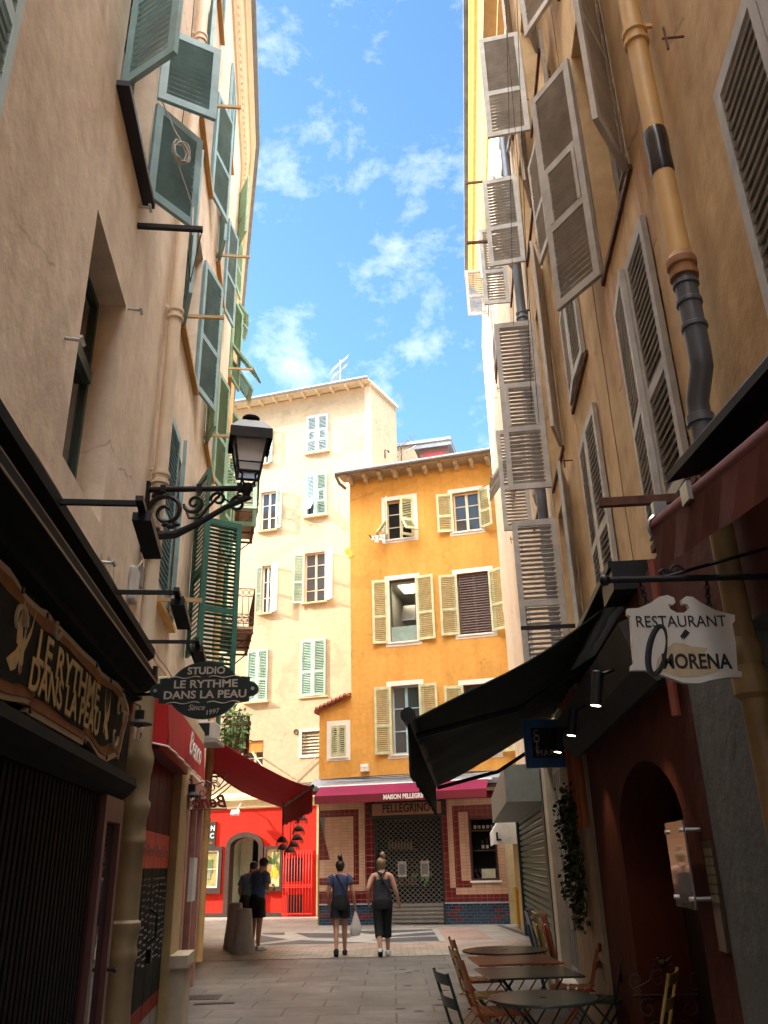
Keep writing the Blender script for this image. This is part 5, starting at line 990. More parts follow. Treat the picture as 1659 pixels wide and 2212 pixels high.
# lit menu plate, letter boxes
m0, m1, mz0, mz1 = GW.s_at(5.34), GW.s_at(4.90), 1.34, 1.79
MN = thing('menu_plate', GW.M @ T((m0 + m1) / 2, -0.08, mz0), 'shiny glass menu plate on four studs beside the arch', 'menu board')
mb = MB(); mb.box(m0, m1, -0.10, -0.09, mz0, mz1); 
mm, n_, l_, b_ = base_mat('mirrored_menu_glass'); b_.inputs['Base Color'].default_value = (0.75, 0.66, 0.58, 1); b_.inputs['Metallic'].default_value = 0.85; b_.inputs['Roughness'].default_value = 0.04
mb.build('glass_plate', mm, MN, GW.M)
mb = MB(); mb.t = GW.M
for x in (m0 + 0.04, m1 - 0.04):
    for z in (mz0 + 0.05, mz1 - 0.05): mb.tube([(x, 0, z), (x, -0.115, z)], 0.012, 8)
mb.build('stud', STEEL, MN, I4)
mb = MB(); b0, b1 = GW.s_at(4.86), GW.s_at(4.72)
mb.box(b0, b1, -0.02, 0, 1.15, 1.68, 0)
for i in range(2):
    for j in range(6): mb.box(b0 + 0.02 + i * 0.075, b0 + 0.085 + i * 0.075, -0.026, -0.02, 1.38 + j * 0.045, 1.415 + j * 0.045, 1)
mb.build('bell_panel', [mat('bronze_plate', (0.07, 0.05, 0.035), 0.4, 0.5), mat('brass_button', (0.25, 0.2, 0.12), 0.4, 0.6)], None, GW.M, 'bronze bell panel with rows of name plates right of the menu', 'bell panel')
# three warm spot lamps under the lintel
GLOW = mat('lamp_lens', (1, 0.9, 0.7), 0.5, emit=(1.0, 0.80, 0.50), estr=7.0)
for i, (Y, lb) in enumerate(((5.5, 'lit black tube spotlight nearest the hanging restaurant sign'), (6.9, 'lit black tube spotlight in the middle of the stone lintel'), (8.0, 'lit black tube spotlight beside the blue sign'))):
    s = GW.s_at(Y); o = thing('spotlight', GW.M @ T(s, -0.36, zl + 0.02), lb, 'spotlight', 'spotlights along the stone lintel')
    mb = MB(); mb.t = GW.M @ T(s, -0.38, zl) @ RX(R(-10)); mb.lathe([(0.036, -0.09), (0.038, 0.13), (0.03, 0.14)], 14); mb.t = GW.M; mb.tube([(s, -0.38, zl + 0.1), (s, -0.2, zl + 0.16)], 0.014, 6); mb.build('lamp_body', BLACKM, o, I4)
    mb = MB(); mb.t = GW.M @ T(s, -0.38, zl) @ RX(R(-10)); mb.lathe([(0.001, -0.088), (0.033, -0.088), (0.033, -0.0905), (0.001, -0.0905)], 14, 0, I4, False); mb.build('lens', GLOW, o, I4)
    ld = bpy.data.lights.new('spot_bulb', 'SPOT'); ld.energy = 4; ld.color = (1.0, 0.62, 0.34); ld.spot_size = R(70); ld.spot_blend = 0.6; ld.shadow_soft_size = 0.03
    lo = bpy.data.objects.new('spot_bulb', ld); place(lo, GW.M @ T(s, -0.36, zl - 0.11) @ RX(R(14)), o)
# middle ground floor: stone pilasters, grey door, orange pipes, roller shutter shop
MID = thing('stone_doorway', GW.M @ T(GW.s_at(12), 0, 0), 'tall grey panelled door between pale stone jambs', 'doorway')
d0, d1 = GW.s_at(13.35), GW.s_at(11.2)
mb = MB()
for a, b in ((GW.s_at(13.9), d0), (d1, sa)): mb.box(a, b, -0.04, 0.3, 0, Z1R + 0.05)
mb.box(d0, d1, 0.0, 0.3, 2.95, Z1R + 0.05)
mb.build('stone_jamb', STONE, MID, GW.M)
DG = mat('grey_lilac_door_paint', (0.20, 0.19, 0.185), 0.5, var=0.1)
mb = MB(); mb.box(d0, d1, 0.12, 0.18, 0.08, 2.95); dm_ = (d0 + d1) / 2
for x0_, x1_ in ((d0, dm_), (dm_, d1)):
    wd_ = x1_ - x0_
    for u in (0.04, 0.28, 0.52, 0.76): mb.box(x0_ + wd_ * u, x0_ + wd_ * (u + 0.12), 0.085, 0.12, 0.25, 2.8)
    mb.box(x0_, x1_, 0.075, 0.12, 1.25, 1.42); mb.box(x0_, x1_, 0.08, 0.12, 0.08, 0.25); mb.box(x0_, x1_, 0.08, 0.12, 2.8, 2.95)
mb.build('panelled_door', DG, MID, GW.M)
mb = MB(); mb.box(d0, d1, -0.12, 0.12, 0.0, 0.09); mb.build('door_step', STONE, MID, GW.M)
mb = MB(); mb.box(d1 + 0.25, d1 + 0.5, -0.12, -0.04, 0.85, 1.2); mb.build('letter_box', mat('dull_white_box', (0.4, 0.38, 0.34), 0.6), None, GW.M, 'small off-white box on the stone jamb by the grey door', 'box')
mb = MB(); mb.t = GW.M
for i in range(4): s = GW.s_at(9.9 - i * 0.3); mb.tube([(s, -0.07, 1.9), (s, -0.07, 3.3)], 0.035, 8)
mb.build('pipe', mat('orange_pipe_paint', (0.45, 0.13, 0.05), 0.5), MID, I4)
ROL = thing('roller_shutter_shop', GW.M @ T(GW.s_at(17), 0, 0), 'closed dark green roller shutter with a grey box above it', 'shopfront')
r0, r1 = GW.s_at(21.6), GW.s_at(14.3)
mb = MB(); mb.box(GW.s_at(24.8), r0 - 0.25, -0.02, 0.3, 0, Z1R); mb.box(r0 - 0.25, r1 + 0.25, 0.1, 0.3, 2.9, Z1R); mb.build('shop_wall', plaster('yellowed_render', (0.50, 0.36, 0.16), (0.35, 0.25, 0.13), 0.5, 0.4), ROL, GW.M)
mb = MB(); mb.box(r0 - 0.25, r0, -0.06, 0.2, 0, 2.95); mb.box(r1, GW.s_at(13.9), -0.06, 0.2, 0, 2.95); mb.build('shutter_frame', mat('bottle_green_frame', (0.018, 0.04, 0.03), 0.4), ROL, GW.M)
mb = MB(); n = 22; hz = 2.6 / n
for i in range(n): z = 0.04 + i * hz; mb.prismx([(0.06, z), (0.0, z + hz * 0.18), (0.0, z + hz * 0.72), (0.06, z + hz * 0.98)], r0, r1)
mb.build('roller_shutter', mat('green_roller_slat', (0.10, 0.135, 0.095), 0.4, 0.2, var=0.12), ROL, GW.M)
mb = MB(); mb.box(r0 - 0.1, GW.s_at(14.0), -0.62, 0.05, 2.48, 3.05); bx = mb.build('shutter_box', mat('grey_green_box', (0.17, 0.185, 0.165), 0.5), ROL, GW.M)
# cafe awning beyond, white with a letter
o = thing('white_awning', GW.M @ T(0.6, -0.5, 2.5), 'white drop awning with a black capital beyond the roller shutter', 'awning')
mb = MB(); s0, s1 = GW.s_at(24.9), GW.s_at(22.2); mb.prismx([(-0.02, 3.2), (-0.62, 2.35), (-0.60, 2.33), (0.0, 3.17)], s0, s1); mb.build('canopy', mat('white_canvas', (0.72, 0.70, 0.66), 0.8), o, GW.M)
mb = MB(); mb.box(s0, s1, -0.625, -0.61, 2.0, 2.34); v_ = mb.build('valance', MATS['white_canvas'], o, GW.M)
lettering(v_, 'L', 0.26, T(gx(22.2) - 0.5, 22.15, 2.17), MATS['black_letter'], bold=0.01)
mb = MB(); mb.prism([(gx(22.2) - 0.62, 2.0), (gx(22.2), 2.0), (gx(22.2), 3.15), (gx(22.2) - 0.62, 2.34)], 22.17, 22.2); mb.build('side_panel', MATS['white_canvas'], o, I4)
mb = MB(); mb.box(0.2, 1.2, -0.10, -0.02, 0.1, 0.95); mb.build('plinth', mat('yellow_plinth', (0.52, 0.33, 0.05), 0.8, var=0.3, vscale=4), ROL, GW.M)

# ================================================================ LEFT SHOPS
L0 = LW[1]                                                            # near wall of the peach house, d 0 to 10.5
def ls(Y): return L0.s_at(Y)
TAT = thing('tattoo_shopfront', L0.M @ T(ls(4.5), 0, 0), 'black painted tattoo studio front with a deep moulded cornice', 'shopfront')
e1 = ls(6.5)
mb = MB(); mb.box(ls(0.3), e1, -0.16, 0.0, 2.2, 2.86); mb.box(ls(0.3), ls(6.0), -0.10, 0.0, 0, 2.2); mb.build('fascia_board', BLACKP, TAT, L0.M)
mb = MB(); mb.prismx([(-0.16, 2.82), (-0.22, 2.84), (-0.22, 2.89), (-0.27, 2.91), (-0.33, 2.95), (-0.33, 3.02), (-0.28, 3.05), (-0.24, 3.14), (-0.29, 3.18), (-0.29, 3.24), (0.0, 3.30), (0.0, 2.82)], ls(0.3), e1 + 0.05); mb.build('cornice', BLACKP, TAT, L0.M)
mb = MB(); mb.box(ls(0.3), e1 + 0.05, -0.336, -0.30, 2.955, 2.967); mb.box(ls(0.3), e1 + 0.03, -0.262, -0.235, 3.07, 3.12); mb.build('cornice_highlight', mat('brown_highlight_edge', (0.16, 0.10, 0.065), 0.5), TAT, L0.M)  # brown strips paint the highlight lines along the black cornice edges
mb = MB(); mb.prismx([(-0.16, 2.26), (-0.24, 2.24), (-0.25, 2.18), (-0.20, 2.12), (-0.14, 2.08), (0.0, 2.06), (0.0, 2.26)], ls(0.3), e1); mb.build('lower_moulding', BLACKP, TAT, L0.M)
mb = MB()
s = ls(0.4)
while s < ls(5.72): mb.box(s, s + 0.05, -0.135, -0.10, 0.02, 2.07); s += 0.085
mb.build('folding_grille', mat('black_grille', (0.010, 0.009, 0.009), 0.8, spec=0.08), TAT, L0.M)
q0, q1 = ls(5.86), ls(6.5); RBW = mat('oxblood_door_paint', (0.11, 0.035, 0.032), 0.4)
mb = MB(); mb.box(q0, q0 + 0.09, -0.17, 0, 0.0, 2.08); mb.box(q1 - 0.09, q1, -0.17, 0, 0.0, 2.08); mb.box(q0 + 0.09, q1 - 0.09, -0.17, 0, 1.92, 2.08); mb.box(q0 + 0.09, q1 - 0.09, -0.17, 0, 0.0, 0.22); dr = mb.build('glass_door', RBW, TAT, L0.M)
MB().box(q0 + 0.09, q1 - 0.09, -0.13, -0.12, 0.22, 1.92).build('pane', glass_mat('dark_door_glass', (0.02, 0.02, 0.022), 0.02), dr, L0.M)
mb = MB(); mb.t = L0.M; mb.tube([(q1 - 0.06, -0.17, 0.98), (q1 - 0.06, -0.24, 0.98), (q1 - 0.18, -0.24, 0.98)], 0.013, 6); mb.build('door_handle', BLACKM, dr, I4)
# ornate board
def bp(zx, zy, out=0.2): return L0.hit(0.21096 * zx, 1195.3 + 0.21096 * zy, out)
rim = [(0, 60), (100, 150), (180, 270), (240, 390), (330, 480), (420, 560), (490, 590), (560, 690), (700, 830), (850, 990), (990, 1115), (1040, 1210), (1130, 1280), (1200, 1320), (1260, 1390), (1290, 1480), (1320, 1580), (1325, 1680), (1300, 1740), (1270, 1850), (1240, 2000), (1215, 2115), (1190, 2080), (1140, 2110), (1080, 2140), (1030, 2110), (980, 2040), (920, 1930), (870, 1895), (850, 1965), (700, 1880), (560, 1800), (420, 1720), (310, 1660), (260, 1620), (310, 1560), (240, 1530), (100, 1510), (0, 1490)]
rp = [bp(*p) for p in rim]
zmid = sum(p[1] for p in rp) / len(rp); sl = rp[0][0]
left = [(sl - 0.35, rp[-1][1] - 0.02), (sl - 0.7, rp[-1][1] + 0.08), (sl - 0.8, zmid), (sl - 0.7, rp[0][1] - 0.1), (sl - 0.35, rp[0][1] + 0.02)]
full = (rp + left)[::-1]
s_hi = max(p[0] for p in full); s_lo = min(p[0] for p in full)
BRD = thing('studio_board', L0.M @ T((s_hi + s_lo) / 2, -0.2, zmid), 'ornate scroll-edged tattoo studio board with gold letters and swallows', 'sign')
CRM = mat('aged_cream_rim', (0.40, 0.32, 0.22), 0.6, var=0.1); ORB = mat('burnt_orange_scroll', (0.27, 0.11, 0.042), 0.75, spec=0.15, var=0.2, vscale=8); INK = mat('green_black_panel', (0.014, 0.016, 0.014), 0.8, var=0.25, vscale=8, spec=0.08)
mb = MB(); mb.prism(full, -0.20, -0.165); mb.build('scroll_rim', CRM, BRD, L0.M)
def inset(poly, k, ks):
    sm = (s_hi + s_lo) / 2; return [(sm + (p[0] - sm) * ks, zmid - 0.01 + (p[1] - zmid + 0.01) * k) for p in poly]
mb = MB(); mb.prism(inset(full, 0.87, 0.965), -0.206, -0.19); mb.build('orange_band', ORB, BRD, L0.M)
ins = inset(full, 0.66, 0.89)
mb = MB(); mb.prism([(p[0], p[1] + 0.012 * math.sin(i * 1.3)) for i, p in enumerate(ins)], -0.211, -0.20); mb.build('dark_panel', INK, BRD, L0.M)
mb = MB()
for zx, zy in ((230, 380), (485, 635), (990, 1143), (1133, 1303), (1258, 1407), (1318, 1680), (305, 1605), (865, 1925), (1090, 2085), (1235, 2055)):
    p = bp(zx, zy); mb.lathe([(0.016, 0), (0.016, 0.008)], 8, 0, L0.M @ T(p[0], -0.2, p[1]) @ RX(R(90)))
mb.build('screw', BLACKM, BRD, I4)
GOLDL = mat('antique_gold_letter', (0.42, 0.27, 0.085), 0.45, var=0.25, vscale=14); GSH = mat('brown_letter_shade', (0.13, 0.065, 0.03), 0.6)
for tx_, pa, pb, hh_ in (('LE RYTHME', bp(345, 960), bp(985, 1490), 0.20), ('DANS LA PEAU', bp(265, 1240), bp(985, 1745), 0.185)):
    ln_ = pb[0] - pa[0]; zc = (pa[1] + pb[1]) / 2
    for off, m_, ex in ((0.008, GSH, 0.0008), (0.0, GOLDL, 0.0016)):
        o = lettering(BRD, tx_, hh_ * 1.12, L0.M @ T(pa[0] + off, -0.2135 - ex, zc - off), m_, extrude=ex, align='LEFT', bold=0.003, fit=ln_)
def swallow(pt, sc_, rot, mir):
    mb = MB(); mb.t = L0.M @ T(pt[0], -0.213, pt[1]) @ RY(R(rot)) @ Matrix.Diagonal((mir, 1, 1, 1)) @ Matrix.Scale(sc_, 4)
    def pl(pts, mi, y=0): mb.add([(p[0], y, p[1]) for p in pts], [list(range(len(pts)))], mi)
    pl([(0, -0.5), (0.12, -0.42), (0.16, -0.28), (0.1, 0.0), (0.06, 0.2), (-0.06, 0.2), (-0.1, 0), (-0.12, -0.3)], 1)
    pl([(0.02, -0.55), (0.16, -0.45), (0.14, -0.33), (0.0, -0.36)], 2, -0.002)
    pl([(-0.1, -0.25), (-0.2, -0.5), (-0.45, -0.62), (-0.8, -0.5), (-0.62, -0.36), (-0.4, -0.2), (-0.2, 0.05)], 0, -0.001); pl([(-0.12, -0.1), (-0.42, -0.05), (-0.52, 0.25), (-0.34, 0.95), (-0.25, 0.4), (-0.1, 0.1)], 0, -0.001)
    pl([(-0.05, 0.15), (-0.18, 1.1), (-0.02, 0.3)], 1); pl([(0.0, 0.2), (0.12, 1.2), (0.05, 0.2)], 1); pl([(0.05, 0.1), (0.3, 0.55), (0.42, 1.1), (0.36, 0.4), (0.12, -0.05)], 0)
    return mb.build('swallow', [GOLDL, mat('pale_gold_paint', (0.36, 0.29, 0.15), 0.5), mat('rust_red_paint', (0.26, 0.07, 0.03), 0.6)], BRD, I4)
swallow(bp(205, 960), 0.23, 6, 1); swallow(bp(1060, 1680), 0.20, 5, -1)
mb = MB()
for zx, zy, r_, d_ in ((1200, 1600, 0.10, 1), (1150, 1860, 0.09, -1), (1250, 1700, 0.06, 1), (160, 700, 0.09, 1), (560, 760, 0.06, -1)):
    p = bp(zx, zy); mb.t = L0.M @ T(p[0], -0.214, p[1]); mb.tube(spiral((0, 0), r_, 0.02, 0, d_ * 5.0, 24), [0.018 * (1 - 0.6 * i / 24) for i in range(25)], 5, 0)
mb.build('scroll', CRM, BRD, I4)
# flood lamps on arms over the studio front
for i, (Y, lb) in enumerate(((3.55, 'largest black flood lamp on an arm, nearest on the studio cornice'), (4.95, 'middle black flood lamp on an arm above the studio cornice'), (6.2, 'black flood lamp on an arm just above the hanging oval sign'))):
    o = thing('flood_lamp', L0.M @ T(ls(Y), -0.3, 3.22), lb, 'lamp', 'flood lamps on arms above the studio front')
    mb = MB(); mb.box(ls(Y) - 0.012, ls(Y) + 0.012, -0.66, -0.28, 3.205, 3.23); mb.build('arm', BLACKM, o, L0.M)
    mb = MB(); mb.t = T(ls(Y) + 0.0, -0.66, 3.22) @ RY(R(8)); mb.box(-0.05, 0.15, -0.018, 0.018, -0.015, 0.012); mb.box(0.06, 0.46, -0.045, 0.045, -0.06, -0.015); mb.box(0.10, 0.42, -0.03, 0.03, -0.015, 0.02); mb.build('lamp_head', BLACKM, o, L0.M)
# hanging oval sign
YS = 6.35
def sp_(x, y, Y=YS): return at_depth(x, y, Y)
c = sp_(442, 1491); hwid = (sp_(558, 1491).x - sp_(325, 1491).x) / 2; hz_ = (sp_(442, 1428).z - sp_(442, 1551).z) / 2
OV = thing('hanging_sign', T(c.x, YS, c.z), 'oval dark green hanging sign with pale lettering on an iron bar', 'sign')
def ovp(k):
    pts = []
    bx_, by_ = hwid * 0.83, hz_ * 0.42
    def arc(cx_, cz_, rx_, rz_, a0_, a1_, n=14): return [(cx_ + rx_ * math.cos(R(a0_ + (a1_ - a0_) * i / n)), cz_ + rz_ * math.sin(R(a0_ + (a1_ - a0_) * i / n))) for i in range(n + 1)]
    A = arc(0, 0, hwid * 0.66, hz_, -152, -28); B = [(bx_, -by_), (bx_, -by_ * 0.62)] + arc(bx_, 0, hwid * 0.17, by_ * 0.62, -80, 80, 8) + [(bx_, by_ * 0.62), (bx_, by_)]
    D = arc(0, 0, hwid * 0.66, hz_, 28, 152); E_ = [(-bx_, by_), (-bx_, by_ * 0.62)] + arc(-bx_, 0, hwid * 0.17, by_ * 0.62, 100, 260, 8) + [(-bx_, -by_ * 0.62), (-bx_, -by_)]
    pts = A + B + D + E_
    return [(p[0] * k, p[1] * k) for p in pts]
mb = MB(); mb.prism(ovp(1.0), -0.018, 0.018); mb.build('sign_edge', mat('bottle_green_edge', (0.012, 0.045, 0.03), 0.4), OV)
mb = MB(); mb.prism(ovp(0.955), -0.022, 0.022); mb.build('sign_panel', mat('black_green_panel', (0.012, 0.016, 0.015), 0.5), OV)
CRL = mat('cream_letter', (0.46, 0.39, 0.32), 0.6)
OM = WM[OV]
for body, u, hgt, wdt in (('STUDIO', 0.66, 0.26, 0.70), ('LE RYTHME', 0.19, 0.28, 1.18), ('DANS LA PEAU', -0.18, 0.28, 1.52)):
    o = lettering(OV, body, hz_ * hgt * 1.35, OM @ T(0.01, -0.024, hz_ * u), CRL, extrude=0.0015, bold=0.002, fit=hwid * wdt)
lettering(OV, 'Since', hz_ * 0.28, OM @ T(-0.05, -0.024, -hz_ * 0.62), CRL, shear=0.3); lettering(OV, '1997', hz_ * 0.24, OM @ T(0.07, -0.024, -hz_ * 0.78) @ RY(R(-8)), CRL, shear=0.2)
mb = MB()
for zz in (0.44, -0.45):
    for sg in (-1, 1): mb.tube([(sg * (0.03 + 0.028 * i) , -0.024, hz_ * zz + 0.008 * math.sin(i * 1.1)) for i in range(10)], 0.0035, 4)
mb.build('flourish', CRL, OV)
mb = MB(); mb.lathe([(0.014, 0), (0.014, 0.01)], 10, 0, T(hwid * 0.9, -0.02, 0) @ RX(R(90))); mb.lathe([(0.014, 0), (0.014, 0.01)], 10, 0, T(-hwid * 0.9, -0.02, 0) @ RX(R(90))); mb.build('bolt', STEEL, OV)
xw = -1.41 - 0.115 * YS
mb = MB(); mb.t = T(-c.x, -YS, -c.z); mb.tube([(xw, YS, c.z - 0.02), (c.x - hwid * 0.95, YS, c.z - 0.02)], 0.014, 6); mb.box(xw + 0.33, xw + 0.36, YS - 0.02, YS + 0.02, 2.98, 3.05); mb.tube([(c.x - 0.08, YS, c.z + hz_ * 0.95), (c.x - 0.14, YS, c.z + hz_ + 0.12)], 0.012, 6); mb.build('bracket', BLACKM, OV)
# small things on the wall beside the studio
o = thing('wall_lantern', L0.M @ T(ls(6.95), -0.2, 2.75), 'black enamel yard lamp with a clear glass jar beside the cast-iron pipe', 'lamp')
P = sp_(300, 1560, 6.9)
def jar_lamp(o, P, k=1.0):
    mb = MB(); mb.t = T(*P) @ Matrix.Scale(k, 4); mb.lathe([(0.03, 0.14), (0.055, 0.13), (0.055, 0.03), (0.10, 0.0), (0.15, -0.02), (0.15, -0.03), (0.06, -0.02), (0.05, -0.02)], 18); mb.tube([(0, 0, 0.14), (0, 0, 0.18), (-0.08, 0, 0.22), (-0.2, 0, 0.16)], 0.012, 6); mb.build('lamp_cap', BLACKM, o, I4)
    g, n_, l_, b_ = (MATS['jar_glass'], 0, 0, 0) if 'jar_glass' in MATS else base_mat('jar_glass')
    if 'jar_glass' not in MATS: b_.inputs['Base Color'].default_value = (0.9, 0.9, 0.88, 1); b_.inputs['Transmission Weight'].default_value = 1; b_.inputs['Roughness'].default_value = 0.03; MATS['jar_glass'] = g
    mb = MB(); mb.t = T(*P) @ Matrix.Scale(k, 4); mb.lathe([(0.045, -0.02), (0.05, -0.10), (0.045, -0.16), (0.025, -0.195), (0.002, -0.2)], 16, 0, I4, False); mb.build('glass_jar', g, o, I4)
jar_lamp(o, P, 0.72)
o = MB(); o.box(-0.10, 0.10, -0.06, 0, -0.15, 0.15); h = L0.hit(283, 1322, 0.05); b_o = o.build('alarm_siren', mat('grey_white_plastic', (0.5, 0.5, 0.52), 0.4), None, L0.M @ T(ls(6.75), -0.0, 3.85), 'white alarm siren box on the peach wall above the studio cornice', 'box'); bevel(b_o, 0.02)
JB = thing('junction_box', L0.M @ T(ls(7.0), 0, 4.0), 'small grey junction box with a white looping cable under the street lantern', 'box')
mb = MB(); mb.box(-0.05, 0.05, -0.06, 0, -0.09, 0.09); mb.build('box_body', mat('grey_box', (0.30, 0.29, 0.27), 0.6), JB)
mb = MB(); mb.tube([(0.02, -0.04, 0.09), (0.05, -0.05, 0.2), (-0.03, -0.04, 0.34), (-0.08, -0.03, 0.5)], 0.008, 6); mb.tube([(-0.02, -0.04, 0.09), (-0.08, -0.05, 0.13), (-0.13, -0.02, 0.05)], 0.008, 6); mb.build('cable', mat('pale_cable', (0.55, 0.47, 0.36), 0.6), JB)
mb = MB(); s = ls(5.55); mb.box(s - 0.02, s + 0.02, -0.55, 0.0, 6.66, 6.70); mb.build('iron_bar', BLACKM, None, L0.M, 'black square bar sticking out under the blue-green shutter', 'bar')
mb = MB(); mb.t = L0.M; 
pts = [(ls(5.6) + 0.03, -0.05, 8.3), (ls(5.68), -0.2, 7.95)] + [(ls(5.72) + (0.055 + 0.018 * math.sin(t_ * 0.83)) * math.sin(t_ / 3) + 0.012 * math.sin(t_ * 0.37), -0.27 - 0.06 * math.sin(t_ / 3) - 0.02 * math.sin(t_ * .21), 7.72 + (0.12 + 0.025 * math.sin(t_ * 0.47)) * math.cos(t_ / 3)) for t_ in range(0, 110)] + [(ls(5.86), -0.40, 7.2), (ls(5.65), -0.45, 6.7)]
mb.tube(pts, 0.007, 5); mb.build('rope_coil', mat('white_rope', (0.5, 0.47, 0.43), 0.8), None, I4, 'white cord hanging in a coil over the blue-green shutter', 'rope')
mb = MB(); mb.t = L0.M; mb.tube([(ls(6.6), -0.05, 14), (ls(6.9), -0.04, 10.2), (ls(6.85), -0.03, 9.0), (ls(7.3), -0.2, 7.5), (ls(5.56) + 0.02, -0.54, 6.70)], 0.006, 5); mb.build('cable', MATS['black_cable'], None, I4, 'thin dark cable running down the peach wall beside the pipe', 'cable')
mb = MB(); mb.t = L0.M
for Y, z in ((4.15, 4.55), (5.58, 5.84), (5.6, 3.65), (5.5, 6.85)): s = ls(Y); mb.tube([(s, 0, z), (s, -0.1, z - 0.01)], 0.011, 6); mb.tube([(s - 0.03, -0.1, z), (s + 0.05, -0.1, z - 0.01)], 0.013, 6)
mb.build('shutter_hook', STEEL, LEFT, I4)

# ---- street lantern on its scrolled bracket
YL = 7.05; xw = -1.41 - 0.115 * YL
def stl(px_, py_): v = at_depth(px_, py_, YL); return v
LA = thing('street_lantern', T(xw, YL, 4.7), 'black square street lantern on a long scrolled iron bracket', 'lantern', 'street lanterns on wall brackets')
pA = stl(316, 1058); pB = stl(545, 1074)
BL = pB.x - xw; zA = pA.z
br = MB()
br.box(xw, xw + 0.03, YL - 0.03, YL + 0.03, zA - 0.62, zA + 0.08)
br.tube([(xw, YL, zA), (xw + BL, YL, zA - 0.01)], 0.028, 10)
br.tube([(xw + 0.02, YL, zA - 0.42), (xw + 0.12, YL, zA - 0.47), (xw + 0.3, YL, zA - 0.46), (xw + 0.5, YL, zA - 0.36), (xw + 0.75, YL, zA - 0.2), (xw + 0.98, YL, zA - 0.1), (xw + BL * 0.95, YL, zA - 0.07)], [0.034, 0.042, 0.040, 0.030, 0.027, 0.026, 0.024], 8)
for u in (0.16, 0.5, 0.88): br.box(xw + BL * u - 0.025, xw + BL * u + 0.025, YL - 0.03, YL + 0.03, zA - 0.035, zA + 0.035)
br.build('bracket', IRON, LA, I4)
sc_ = MB(); sc_.t = T(xw, YL, zA)
for c_, r0_, a0_, a1_, th_ in (((0.20, -0.23), 0.185, R(200), R(-330), 0.017), ((0.46, -0.15), 0.10, R(-160), R(330), 0.013), ((0.68, -0.115), 0.075, R(190), R(-300), 0.011), ((0.88, -0.07), 0.05, R(-160), R(320), 0.010), ((BL * 0.87, -0.17), 0.075, R(90), R(560), 0.013), ((0.06, -0.60), 0.065, R(100), R(-380), 0.012), ((0.13, -0.08), 0.06, R(180), R(-60), 0.014)):
    sc_.tube(spiral(c_, r0_, r0_ * 0.18, a0_, a1_, 34), [th_ * 1.45 * (1 - 0.35 * i / 34) for i in range(35)], 6)
sc_.tube([(0.36, 0, -0.16), (0.42, 0, -0.30), (0.52, 0, -0.30), (0.60, 0, -0.18), (0.72, 0, -0.04)], 0.014, 6); sc_.tube([(0.72, 0, -0.1), (0.80, 0, -0.16), (0.9, 0, -0.12), (0.95, 0, -0.05)], 0.011, 6)
for k in range(7): sc_.sphere((0.03 + 0.05 * k * 0.9, 0, -0.36 - 0.02 * (k % 2) - 0.02 * k * (k < 4)), 0.033, 8, 0, (1.3, 0.8, 0.8))
sc_.build('scrollwork', IRON, LA, I4)
